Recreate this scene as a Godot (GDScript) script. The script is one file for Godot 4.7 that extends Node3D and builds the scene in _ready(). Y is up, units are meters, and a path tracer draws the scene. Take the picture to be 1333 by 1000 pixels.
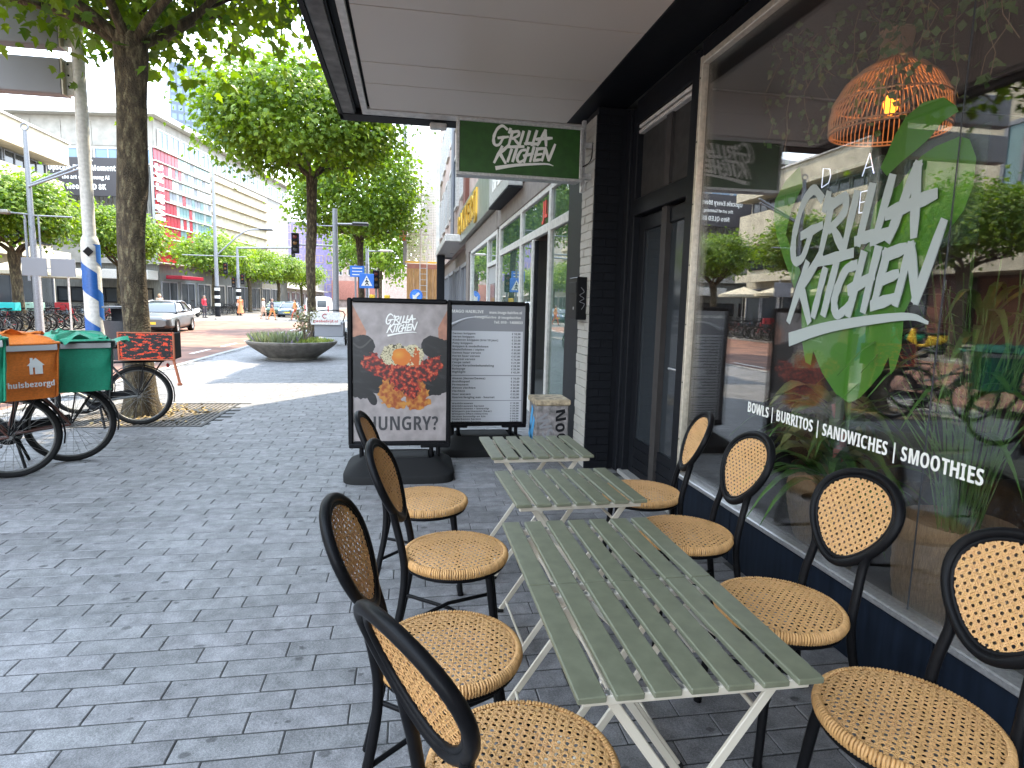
extends Node3D

# ---------------------------------------------------------------- mesh builder
class MB:
	var V := PackedVector3Array()
	var N := PackedVector3Array()
	var U := PackedVector2Array()
	var C := PackedColorArray()
	var col := Color.WHITE
	var use_c := false

	func tri(a: Vector3, b: Vector3, c: Vector3, na: Vector3, nb: Vector3, nc: Vector3, ua := Vector2.ZERO, ub := Vector2.ZERO, uc := Vector2.ZERO) -> void:
		var g := (b - a).cross(c - a)
		if g.dot(na + nb + nc) > 0.0:
			V.append(a); V.append(c); V.append(b)
			N.append(na); N.append(nc); N.append(nb)
			U.append(ua); U.append(uc); U.append(ub)
		else:
			V.append(a); V.append(b); V.append(c)
			N.append(na); N.append(nb); N.append(nc)
			U.append(ua); U.append(ub); U.append(uc)
		if use_c:
			C.append(col); C.append(col); C.append(col)

	func quad(a: Vector3, b: Vector3, c: Vector3, d: Vector3, out: Vector3) -> void:
		var n := (b - a).cross(c - a)
		if n.length_squared() < 1e-14:
			n = (c - a).cross(d - a)
		n = n.normalized()
		if n.dot(out) < 0.0:
			n = -n
		tri(a, b, c, n, n, n, Vector2(0, 1), Vector2(1, 1), Vector2(1, 0))
		tri(a, c, d, n, n, n, Vector2(0, 1), Vector2(1, 0), Vector2(0, 0))

	func box(c: Vector3, s: Vector3, bev := 0.0, t := Transform3D()) -> void:
		# a box with chamfered edges
		var h := s * 0.5
		if bev <= 0.0:
			for ax in 3:
				for sg: float in [-1.0, 1.0]:
					var n := Vector3.ZERO
					n[ax] = sg
					var u := Vector3.ZERO
					u[(ax + 1) % 3] = h[(ax + 1) % 3]
					var w := Vector3.ZERO
					w[(ax + 2) % 3] = h[(ax + 2) % 3]
					var o := c + n * h[ax]
					quad(t * (o - u - w), t * (o + u - w), t * (o + u + w), t * (o - u + w), t.basis * n)
			return
		var b := minf(bev, minf(h.x, minf(h.y, h.z)) * 0.95)
		for ax in 3:
			var a1: int = (ax + 1) % 3
			var a2: int = (ax + 2) % 3
			for sg: float in [-1.0, 1.0]:
				var n := Vector3.ZERO
				n[ax] = sg
				var u := Vector3.ZERO
				u[a1] = h[a1] - b
				var w := Vector3.ZERO
				w[a2] = h[a2] - b
				var o := c + n * h[ax]
				quad(t * (o - u - w), t * (o + u - w), t * (o + u + w), t * (o - u + w), t.basis * n)
				for s2: float in [-1.0, 1.0]:
					# edge strip between face ax,sg and face a1,s2
					var p := Vector3.ZERO
					p[ax] = sg * h[ax]
					p[a1] = s2 * (h[a1] - b)
					var q := Vector3.ZERO
					q[ax] = sg * (h[ax] - b)
					q[a1] = s2 * h[a1]
					quad(t * (c + p - w), t * (c + p + w), t * (c + q + w), t * (c + q - w), t.basis * (p + q))
		for sx: float in [-1.0, 1.0]:
			for sy: float in [-1.0, 1.0]:
				for sz: float in [-1.0, 1.0]:
					var n2 := Vector3(sx, sy, sz).normalized()
					var wn := (t.basis * n2).normalized()
					tri(t * (c + Vector3(sx * h.x, sy * (h.y - b), sz * (h.z - b))), t * (c + Vector3(sx * (h.x - b), sy * h.y, sz * (h.z - b))), t * (c + Vector3(sx * (h.x - b), sy * (h.y - b), sz * h.z)), wn, wn, wn)

	func bar(a: Vector3, b: Vector3, w: float, d: float, side: Vector3, bev := 0.0) -> void:
		# a flat bar from a to b, w wide along side, d thick
		var y := (b - a).normalized()
		var x := (side - y * side.dot(y)).normalized()
		var z := x.cross(y)
		box(Vector3.ZERO, Vector3(w, (b - a).length(), d), bev, Transform3D(Basis(x, y, z), (a + b) * 0.5))

	func grid(P: Array, cu := false, cv := false, uvs := Vector2.ONE) -> void:
		# rows of points, smooth; cu closes across rows, cv closes within a row
		var R := P.size()
		var K: int = P[0].size()
		var nn := []
		for r in R:
			var row := PackedVector3Array()
			for k in K:
				var r0: int = (r - 1 + R) % R if cu else maxi(r - 1, 0)
				var r1: int = (r + 1) % R if cu else mini(r + 1, R - 1)
				var k0: int = (k - 1 + K) % K if cv else maxi(k - 1, 0)
				var k1: int = (k + 1) % K if cv else mini(k + 1, K - 1)
				var du: Vector3 = P[r1][k] - P[r0][k]
				var dv: Vector3 = P[r][k1] - P[r][k0]
				var n := du.cross(dv)
				if n.length_squared() < 1e-18:
					n = Vector3.UP
				row.append(n.normalized())
			nn.append(row)
		for r in (R if cu else R - 1):
			var rn: int = (r + 1) % R
			for k in (K if cv else K - 1):
				var kn: int = (k + 1) % K
				var u0 := Vector2(float(k) / K, float(r) / R) * uvs
				var u1 := Vector2(float(k + 1) / K, float(r) / R) * uvs
				var u2 := Vector2(float(k + 1) / K, float(r + 1) / R) * uvs
				var u3 := Vector2(float(k) / K, float(r + 1) / R) * uvs
				tri(P[r][k], P[r][kn], P[rn][kn], nn[r][k], nn[r][kn], nn[rn][kn], u0, u1, u2)
				tri(P[r][k], P[rn][kn], P[rn][k], nn[r][k], nn[rn][kn], nn[rn][k], u0, u2, u3)

	func tube(pts: PackedVector3Array, r: float, sides := 8, closed := false, radii := PackedFloat32Array(), flat := 1.0) -> void:
		var n := pts.size()
		var rows := []
		var prev := Vector3.ZERO
		var nn := []
		for i in n:
			var a: Vector3 = pts[(i - 1 + n) % n] if (closed or i > 0) else pts[i]
			var b: Vector3 = pts[(i + 1) % n] if (closed or i < n - 1) else pts[i]
			var t := (b - a).normalized()
			if prev == Vector3.ZERO:
				prev = Vector3.UP if absf(t.y) < 0.9 else Vector3.RIGHT
			var x := (prev - t * prev.dot(t)).normalized()
			var y := t.cross(x)
			prev = x
			var rr: float = radii[i] if radii.size() == n else r
			var row := PackedVector3Array()
			var nr := PackedVector3Array()
			for k in sides:
				var an := TAU * k / sides
				var d := x * cos(an) + y * sin(an) * flat
				row.append(pts[i] + d * rr)
				nr.append((x * cos(an) + y * sin(an)).normalized())
			rows.append(row)
			nn.append(nr)
		for i in (n if closed else n - 1):
			var j := (i + 1) % n
			for k in sides:
				var l := (k + 1) % sides
				var u0 := Vector2(float(k) / sides, float(i) / n)
				tri(rows[i][k], rows[i][l], rows[j][l], nn[i][k], nn[i][l], nn[j][l], u0, u0, u0)
				tri(rows[i][k], rows[j][l], rows[j][k], nn[i][k], nn[j][l], nn[j][k], u0, u0, u0)
		if not closed:
			for e in [0, n - 1]:
				var d2: Vector3 = (pts[0] - pts[1]) if e == 0 else (pts[n - 1] - pts[n - 2])
				d2 = d2.normalized()
				for k in range(1, sides - 1):
					tri(rows[e][0], rows[e][k], rows[e][k + 1], d2, d2, d2)

	func lathe(prof: Array, segs: int, at := Vector3.ZERO, t := Transform3D()) -> void:
		# prof: Vector2(radius, height); sharp where a point repeats
		var start := 0
		for i in range(1, prof.size() + 1):
			if i == prof.size() or (prof[i] as Vector2).distance_to(prof[i - 1]) < 1e-6:
				if i - start > 1:
					var rows := []
					for s in segs:
						var an := TAU * s / segs
						var row := PackedVector3Array()
						for q in range(start, i):
							row.append(t * (at + Vector3(prof[q].x * cos(an), prof[q].y, prof[q].x * sin(an))))
						rows.append(row)
					grid_out(rows, t * (at + Vector3(0, (prof[start].y + prof[i - 1].y) * 0.5, 0)))
				start = i

	func grid_out(rows: Array, _c: Vector3) -> void:
		grid(rows, true, false)

	func ball(c: Vector3, r: Vector3, seg := 12, t := Transform3D()) -> void:
		var rows := []
		var half: int = maxi(seg / 2, 3)
		var nn := []
		for i in half + 1:
			var th := PI * i / half
			var row := PackedVector3Array()
			var nr := PackedVector3Array()
			for k in seg:
				var ph := TAU * k / seg
				var d := Vector3(sin(th) * cos(ph), cos(th), sin(th) * sin(ph))
				row.append(t * (c + d * r))
				nr.append((t.basis * (d / r)).normalized())
			rows.append(row)
			nn.append(nr)
		for i in half:
			for k in seg:
				var l := (k + 1) % seg
				tri(rows[i][k], rows[i][l], rows[i + 1][l], nn[i][k], nn[i][l], nn[i + 1][l])
				tri(rows[i][k], rows[i + 1][l], rows[i + 1][k], nn[i][k], nn[i + 1][l], nn[i + 1][k])

	func prism(poly: PackedVector2Array, d: float, t := Transform3D()) -> void:
		# polygon in xy, from z = 0 to z = d
		var idx := Geometry2D.triangulate_polygon(poly)
		for z in [0.0, d]:
			var n := (t.basis * Vector3(0, 0, 1.0 if z > 0.0 else -1.0)).normalized()
			for i in range(0, idx.size(), 3):
				var a := poly[idx[i]]
				var b := poly[idx[i + 1]]
				var c := poly[idx[i + 2]]
				tri(t * Vector3(a.x, a.y, z), t * Vector3(b.x, b.y, z), t * Vector3(c.x, c.y, z), n, n, n, a, b, c)
		var cw := Geometry2D.is_polygon_clockwise(poly)
		for i in poly.size():
			var a := poly[i]
			var b := poly[(i + 1) % poly.size()]
			var e := b - a
			var o := Vector3(e.y, -e.x, 0)
			if cw:
				o = -o
			quad(t * Vector3(a.x, a.y, 0), t * Vector3(b.x, b.y, 0), t * Vector3(b.x, b.y, d), t * Vector3(a.x, a.y, d), t.basis * o)

	func mesh() -> ArrayMesh:
		var arr := []
		arr.resize(Mesh.ARRAY_MAX)
		arr[Mesh.ARRAY_VERTEX] = V
		arr[Mesh.ARRAY_NORMAL] = N
		arr[Mesh.ARRAY_TEX_UV] = U
		if use_c:
			arr[Mesh.ARRAY_COLOR] = C
		var m := ArrayMesh.new()
		if V.size():
			m.add_surface_from_arrays(Mesh.PRIMITIVE_TRIANGLES, arr)
		return m

# ---------------------------------------------------------------- scene helpers
var taken := {}
var M := {}
var T := {}
var rng := RandomNumberGenerator.new()

func numbered(called: String) -> String:
	if not taken.has(called):
		taken[called] = 0
		return called
	taken[called] += 1
	return "%s_%03d" % [called, taken[called]]

func tag(o: Node, label: String, category: String, group := "", kind := "") -> Node:
	o.set_meta("label", label)
	o.set_meta("category", category)
	if group: o.set_meta("group", group)
	if kind: o.set_meta("kind", kind)
	return o

func thing(called: String, label: String, category: String, at := Vector3.ZERO, turn := 0.0, group := "") -> Node3D:
	var o := Node3D.new()
	o.name = numbered(called)
	add_child(o)
	o.position = at
	o.rotation.y = turn
	tag(o, label, category, group)
	return o

func inst(called: String, mesh: Mesh, m: Material, parent: Node, at := Vector3.ZERO) -> MeshInstance3D:
	var o := MeshInstance3D.new()
	o.name = numbered(called) if parent == self else called
	o.mesh = mesh
	o.material_override = m
	o.position = at
	parent.add_child(o, true)
	return o

func obj(called: String, b: MB, m: Material, parent: Node, at := Vector3.ZERO) -> MeshInstance3D:
	return inst(called, b.mesh(), m, parent, at)

func struct(called: String, b: MB, m: Material) -> MeshInstance3D:
	var o := obj(called, b, m, self)
	o.set_meta("kind", "structure")
	return o

func stuff(o: Node) -> Node:
	o.set_meta("kind", "stuff")
	return o

func dup(root: Node3D, at: Vector3, turn: float, label := "") -> Node3D:
	var r: Node3D = root.duplicate()
	r.name = numbered(String(root.name).split("_0")[0])
	add_child(r)
	r.position = at
	r.rotation.y = turn
	if label: r.set_meta("label", label)
	return r

func boxm(c: Vector3, s: Vector3, bev := 0.0) -> MB:
	var b := MB.new()
	b.box(c, s, bev)
	return b

func lin(r: float, g: float, b: float, a := 1.0) -> Color:
	var c := Color(r, g, b).linear_to_srgb()
	c.a = a
	return c

# base colours are given as linear, real-world values
func mat(called: String, c: Array, rough := 0.6, metal := 0.0, tex := "", scale := 1.0, bump := "", cm := 0.0) -> StandardMaterial3D:
	var m := StandardMaterial3D.new()
	m.resource_name = called
	m.albedo_color = lin(c[0], c[1], c[2])
	m.roughness = rough
	m.metallic = metal
	if tex or bump:
		m.uv1_triplanar = true
		m.uv1_world_triplanar = true
		m.uv1_scale = Vector3.ONE * scale
	if tex: m.albedo_texture = T[tex]
	if bump:
		m.heightmap_enabled = true
		m.heightmap_texture = T[bump]
		m.heightmap_scale = cm
	M[called] = m
	return m

func noise_tex(called: String, freq: float, lo: float, hi: float, oct := 4, size := 512, sd := 1, tint := Color.WHITE) -> void:
	var n := FastNoiseLite.new()
	n.noise_type = FastNoiseLite.TYPE_SIMPLEX_SMOOTH
	n.frequency = freq
	n.fractal_octaves = oct
	n.seed = sd
	var t := NoiseTexture2D.new()
	t.width = size
	t.height = size
	t.seamless = true
	t.noise = n
	var g := Gradient.new()
	g.set_color(0, Color(lo, lo, lo) * tint)
	g.set_color(1, Color(hi, hi, hi))
	t.color_ramp = g
	T[called] = t

func image_tex(called: String, w: int, h: int, bytes: PackedByteArray) -> ImageTexture:
	var im := Image.create_from_data(w, h, false, Image.FORMAT_RGB8, bytes)
	T[called] = ImageTexture.create_from_image(im)
	return T[called]

var fonts := {}
func text_mesh(s: String, cap: float, depth := 0.002, face := "Droid Sans", weight := 700, step := 1.0, align := HORIZONTAL_ALIGNMENT_CENTER) -> TextMesh:
	var key := face + str(weight)
	if not fonts.has(key):
		var f := SystemFont.new()
		f.font_names = PackedStringArray([face])
		f.font_weight = weight
		fonts[key] = f
	var t := TextMesh.new()
	t.font = fonts[key]
	t.text = s
	t.font_size = 32
	t.pixel_size = cap / (32.0 * 0.72)
	t.depth = depth
	t.curve_step = step
	t.horizontal_alignment = align
	return t

func letters(called: String, s: String, cap: float, m: Material, parent: Node, at: Vector3, turn := 0.0, width := 0.0, depth := 0.002, align := HORIZONTAL_ALIGNMENT_CENTER, face := "Droid Sans", weight := 700) -> MeshInstance3D:
	var tm := text_mesh(s, cap, depth, face, weight, 2.0, align)
	var o := inst(called, tm, m, parent, at)
	o.rotation.y = turn
	if width > 0.0:
		o.scale.x = width / maxf(tm.get_aabb().size.x, 0.001)
	return o

func soft(a: Vector3, b: Vector3, c: Vector3, d: Vector3, n: int) -> PackedVector3Array:
	# a Catmull-Rom piece from b to c
	var o := PackedVector3Array()
	for i in n:
		var t := float(i) / n
		o.append(b.cubic_interpolate(c, a, d, t))
	return o

func curve(p: Array, n := 6, closed := false) -> PackedVector3Array:
	var o := PackedVector3Array()
	var k := p.size()
	for i in (k if closed else k - 1):
		var a: Vector3 = p[(i - 1 + k) % k] if (closed or i > 0) else p[i]
		var d: Vector3 = p[(i + 2) % k] if (closed or i < k - 2) else p[(i + 1) % k]
		o.append_array(soft(a, p[i], p[(i + 1) % k], d, n))
	if not closed:
		o.append(p[k - 1])
	return o

# ---------------------------------------------------------------- the scene
func _ready() -> void:
	rng.seed = 7
	var cam := Camera3D.new()
	cam.name = "camera"
	add_child(cam)
	var pitch := 0.1275
	var yaw := 0.1695
	var roll := 0.0241
	var fwd := Vector3(sin(yaw) * cos(pitch), -sin(pitch), -cos(yaw) * cos(pitch))
	var rt := Vector3(cos(yaw), 0, sin(yaw))
	var up := rt.cross(fwd)
	cam.transform = Transform3D(Basis(rt * cos(roll) + up * sin(roll), up * cos(roll) - rt * sin(roll), -fwd), Vector3(0, 1.5, 0))
	cam.fov = 64.26
	cam.near = 0.05
	cam.far = 1500.0
	var we := WorldEnvironment.new()
	we.name = "world"
	var env := Environment.new()
	env.background_mode = Environment.BG_SKY
	var sm := ProceduralSkyMaterial.new()
	sm.sky_top_color = Color(0.69, 0.755, 0.84)
	sm.sky_horizon_color = Color(0.92, 0.945, 0.96)
	sm.sky_curve = 0.16
	sm.ground_bottom_color = Color(0.42, 0.40, 0.38)
	sm.ground_horizon_color = Color(0.70, 0.74, 0.76)
	sm.sky_energy_multiplier = 1.0
	sm.sun_angle_max = 20.0
	var sky := Sky.new()
	sky.sky_material = sm
	env.sky = sky
	env.background_energy_multiplier = 2.0
	env.tonemap_mode = Environment.TONE_MAPPER_LINEAR
	env.tonemap_exposure = 5.5
	env.sdfgi_enabled = true
	env.ssao_enabled = true
	env.ssil_enabled = true
	we.environment = env
	add_child(we)
	var sun := DirectionalLight3D.new()
	sun.name = "sun"
	sun.light_energy = 0.95
	sun.light_color = Color(1.0, 0.94, 0.83)
	sun.light_angular_distance = 0.5
	sun.shadow_enabled = true
	var az := deg_to_rad(36.0)
	var el := deg_to_rad(55.0)
	var to_sun := Vector3(sin(az) * cos(el), sin(el), -cos(az) * cos(el))
	add_child(sun)
	sun.look_at_from_position(to_sun * 100.0, Vector3.ZERO, Vector3.UP)

	textures()
	materials()
	ground()
	own_building()
	shop_window()
	shop_inside()
	right_street()
	left_street()
	far_buildings()
	trees()
	canopy_sign()
	furniture()
	boards()
	near_bicycles()
	street_furniture()
	far_bicycles()
	traffic()
	people()

func textures() -> void:
	noise_tex("soft", 0.02, 0.82, 1.0, 4, 512, 3)
	noise_tex("grain", 0.16, 0.72, 1.0, 4, 512, 5)
	noise_tex("faint", 0.018, 0.86, 1.0, 5, 512, 17)
	noise_tex("blotch", 0.012, 0.55, 1.0, 5, 512, 9)
	noise_tex("bumpy", 0.08, 0.0, 1.0, 4, 512, 11)
	noise_tex("fine", 0.3, 0.0, 1.0, 3, 512, 13)
	var n := FastNoiseLite.new()
	n.seed = 21
	n.frequency = 0.02
	n.fractal_octaves = 4
	# granite-like paving: speckle, mild clouds, trodden spots
	var w := 1024
	var by := PackedByteArray()
	by.resize(w * w * 3)
	var spots := []
	for i in 55:
		spots.append(Vector3(rng.randf() * w, rng.randf() * w, rng.randf_range(3.0, 13.0)))
	var g := PackedFloat32Array()
	g.resize(w * w)
	for y in w:
		for x in w:
			var c := 0.80 + 0.15 * n.get_noise_2d(x, y) + 0.10 * n.get_noise_2d(x * 0.25 + 900, y * 0.25)
			var r := rng.randf()
			c += (r - 0.5) * 0.30
			if r > 0.985: c += 0.2
			g[y * w + x] = c
	for s in spots:
		for y in range(int(s.y - s.z - 2), int(s.y + s.z + 3)):
			for x in range(int(s.x - s.z - 2), int(s.x + s.z + 3)):
				var d := Vector2(x - s.x, (y - s.y) * 1.3).length() + 2.5 * n.get_noise_2d(x * 6, y * 6)
				if d < s.z:
					var q: int = posmod(y, w) * w + posmod(x, w)
					g[q] *= lerpf(0.66, 1.0, clampf(d / s.z - 0.6, 0.0, 0.4) * 2.5)
	for i in w * w:
		var v := int(clampf(g[i], 0.0, 1.0) * 255.0)
		by[i * 3] = v
		by[i * 3 + 1] = v
		by[i * 3 + 2] = v
	image_tex("paving", w, w, by)
	# vertical streaks
	w = 256
	by = PackedByteArray()
	by.resize(w * w * 3)
	for y in w:
		for x in w:
			var a := TAU * x / w
			var v := int(255.0 * clampf(0.85 + 0.22 * n.get_noise_3d(cos(a) * 260.0, sin(a) * 260.0, y * 0.5), 0.0, 1.0))
			for k in 3: by[(y * w + x) * 3 + k] = v
	image_tex("streak", w, w, by)
	# worn orange paint over black
	by = PackedByteArray()
	by.resize(192 * 120 * 3)
	for y in 120:
		for x in 192:
			var p := n.get_noise_2d(x * 1.2 + 300, y * 3.2 + 40) + 0.5 * n.get_noise_2d(x * 6.0, y * 11.0)
			var edge := minf(minf(x, 191 - x) / 192.0 * 1.5, minf(y, 119 - y) / 120.0)
			var lim := 0.21 if edge > 0.16 else (0.02 if edge < 0.10 else 0.42)
			var c := Color(0.93, 0.27, 0.08) if p > lim else Color(0.06, 0.055, 0.055)
			c = c * (0.92 + 0.1 * n.get_noise_2d(x * 9, y * 9))
			var q := (y * 192 + x) * 3
			by[q] = int(clampf(c.r, 0, 1) * 255)
			by[q + 1] = int(clampf(c.g, 0, 1) * 255)
			by[q + 2] = int(clampf(c.b, 0, 1) * 255)
	image_tex("worn_paint", 192, 120, by)
	# plane tree bark: grey-brown flakes and pale scars
	by = PackedByteArray()
	by.resize(w * w * 3)
	for y in w:
		for x in w:
			var a := TAU * x / w
			var b := TAU * y / w
			var p := n.get_noise_3d(cos(a) * 120.0 + 500.0, sin(a) * 120.0, y * 0.9)
			var f := n.get_noise_3d(cos(a) * 700.0, sin(a) * 700.0, y * 4.0)
			var c := Color(0.42, 0.37, 0.30).lerp(Color(0.25, 0.22, 0.17), clampf(0.5 + p * 1.6, 0, 1))
			if p < -0.27: c = Color(0.52, 0.49, 0.40)
			c = c * (1.0 + 0.45 * f)
			var q := (y * w + x) * 3
			by[q] = int(clampf(c.r, 0, 1) * 255)
			by[q + 1] = int(clampf(c.g, 0, 1) * 255)
			by[q + 2] = int(clampf(c.b, 0, 1) * 255)
	image_tex("bark", w, w, by)
	poster_print()

func spot(x: float, y: float, cx: float, cy: float, rx: float, ry: float, turn := 0.0) -> float:
	# below 1 inside an ellipse
	var d := Vector2(x - cx, y - cy).rotated(-turn)
	return Vector2(d.x / rx, d.y / ry).length()

func poster_print() -> void:
	# the printed picture: hands in black gloves pulling a chicken sandwich with egg apart, on crumpled paper
	var n := FastNoiseLite.new()
	n.seed = 5
	n.frequency = 0.012
	n.fractal_octaves = 5
	var rg := FastNoiseLite.new()
	rg.seed = 8
	rg.frequency = 0.01
	rg.fractal_type = FastNoiseLite.FRACTAL_RIDGED
	rg.fractal_octaves = 3
	var W := 320
	var H := 464
	var by := PackedByteArray()
	by.resize(W * H * 3)
	for yy in H:
		for xx in W:
			var x := float(xx) / W
			var y := float(yy) / W
			var a := n.get_noise_2d(xx * 2.0, yy * 2.0)
			var b := n.get_noise_2d(xx * 3.2 + 90, yy * 3.2)
			var k := rg.get_noise_2d(xx * 0.8, yy * 0.8)
			var c := Color(0.72, 0.69, 0.68) * (0.96 + 0.10 * k + 0.10 * a)
			# forearms
			if x < 0.16 - (y - 0.12) * 0.1 and y < 0.55 and x * 1.9 < (y - 0.02): c = Color(0.78, 0.56, 0.45) * (1.0 + 0.2 * a)
			if x > 0.90 + (y - 0.2) * 0.05 and y < 0.5 and (1.0 - x) * 1.9 < (y - 0.06): c = Color(0.76, 0.54, 0.44) * (1.0 + 0.2 * a)
			# gloves
			var gl := minf(spot(x, y, 0.06, 0.68, 0.20, 0.32, -0.15), minf(spot(x, y, 0.24, 0.80, 0.16, 0.13, 0.5), minf(spot(x, y, 0.10, 0.44, 0.13, 0.11), spot(x, y, 0.20, 0.99, 0.045, 0.08, -0.5))))
			gl = minf(gl, minf(spot(x, y, 0.93, 0.66, 0.15, 0.30, 0.1), minf(spot(x, y, 0.84, 0.44, 0.12, 0.11), spot(x, y, 0.82, 0.86, 0.13, 0.10, -0.4))))
			if gl + b * 0.08 < 1.0:
				var sh := 0.07 + 0.26 * maxf(0.0, n.get_noise_2d(xx * 1.0 + 40 + yy * 0.8, yy * 3.0 - xx) - 0.08) + 0.02 * b
				c = Color(sh, sh, sh * 1.08)
				if y < 0.50 and x < 0.2 and absf(y - 0.41 - 0.05 * sin(x * 20.0)) < 0.012: c = Color(0.3, 0.29, 0.28)
			# bread
			var br := minf(spot(x, y, 0.42, 0.90, 0.14, 0.17, 0.35), minf(spot(x, y, 0.66, 0.92, 0.13, 0.18, -0.4), minf(spot(x, y, 0.44, 1.04, 0.12, 0.06, 0.2), spot(x, y, 0.70, 1.05, 0.13, 0.06, -0.3))))
			if br + b * 0.35 < 1.0:
				c = Color(0.86, 0.60, 0.24).lerp(Color(0.66, 0.30, 0.08), clampf(0.45 + 1.4 * b, 0, 1))
			# glazed chicken
			var ch := minf(spot(x, y, 0.30, 0.66, 0.19, 0.11, 0.35), minf(spot(x, y, 0.76, 0.68, 0.22, 0.12, -0.3), minf(spot(x, y, 0.53, 0.75, 0.15, 0.16), minf(spot(x, y, 0.62, 0.88, 0.09, 0.12), spot(x, y, 0.20, 0.60, 0.10, 0.08)))))
			if ch + b * 0.45 < 1.0:
				var hot := clampf(0.48 + 1.3 * n.get_noise_2d(xx * 4.0 + 10, yy * 4.6 + 60), 0, 1)
				c = Color(0.30, 0.06, 0.04).lerp(Color(0.78, 0.19, 0.07), smoothstep(0.15, 0.75, hot))
				if hot > 0.80: c = c.lerp(Color(0.95, 0.55, 0.36), (hot - 0.80) * 4.0)
			# fried egg
			var eg := minf(spot(x, y, 0.44, 0.53, 0.15, 0.11, -0.2), spot(x, y, 0.64, 0.54, 0.12, 0.11, 0.2))
			if eg + b * 0.22 < 1.0:
				c = Color(0.90, 0.86, 0.70) * (1.0 + 0.15 * a)
				if n.get_noise_2d(xx * 12.0, yy * 12.0) > 0.30 or (y < 0.47 and b > 0.10): c = Color(0.30, 0.28, 0.16)
				if spot(x, y, 0.66, 0.58, 0.05, 0.09) + b < 0.9: c = Color(0.85, 0.40, 0.10)
			if spot(x, y, 0.51, 0.555, 0.10, 0.088) + b * 0.15 < 1.0:
				c = Color(0.94, 0.52, 0.08).lerp(Color(0.98, 0.70, 0.22), clampf(1.0 - spot(x, y, 0.48, 0.53, 0.08, 0.06), 0, 1))
			var q := (yy * W + xx) * 3
			by[q] = int(clampf(c.r, 0, 1) * 255)
			by[q + 1] = int(clampf(c.g, 0, 1) * 255)
			by[q + 2] = int(clampf(c.b, 0, 1) * 255)
	image_tex("poster", W, H, by)

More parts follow.
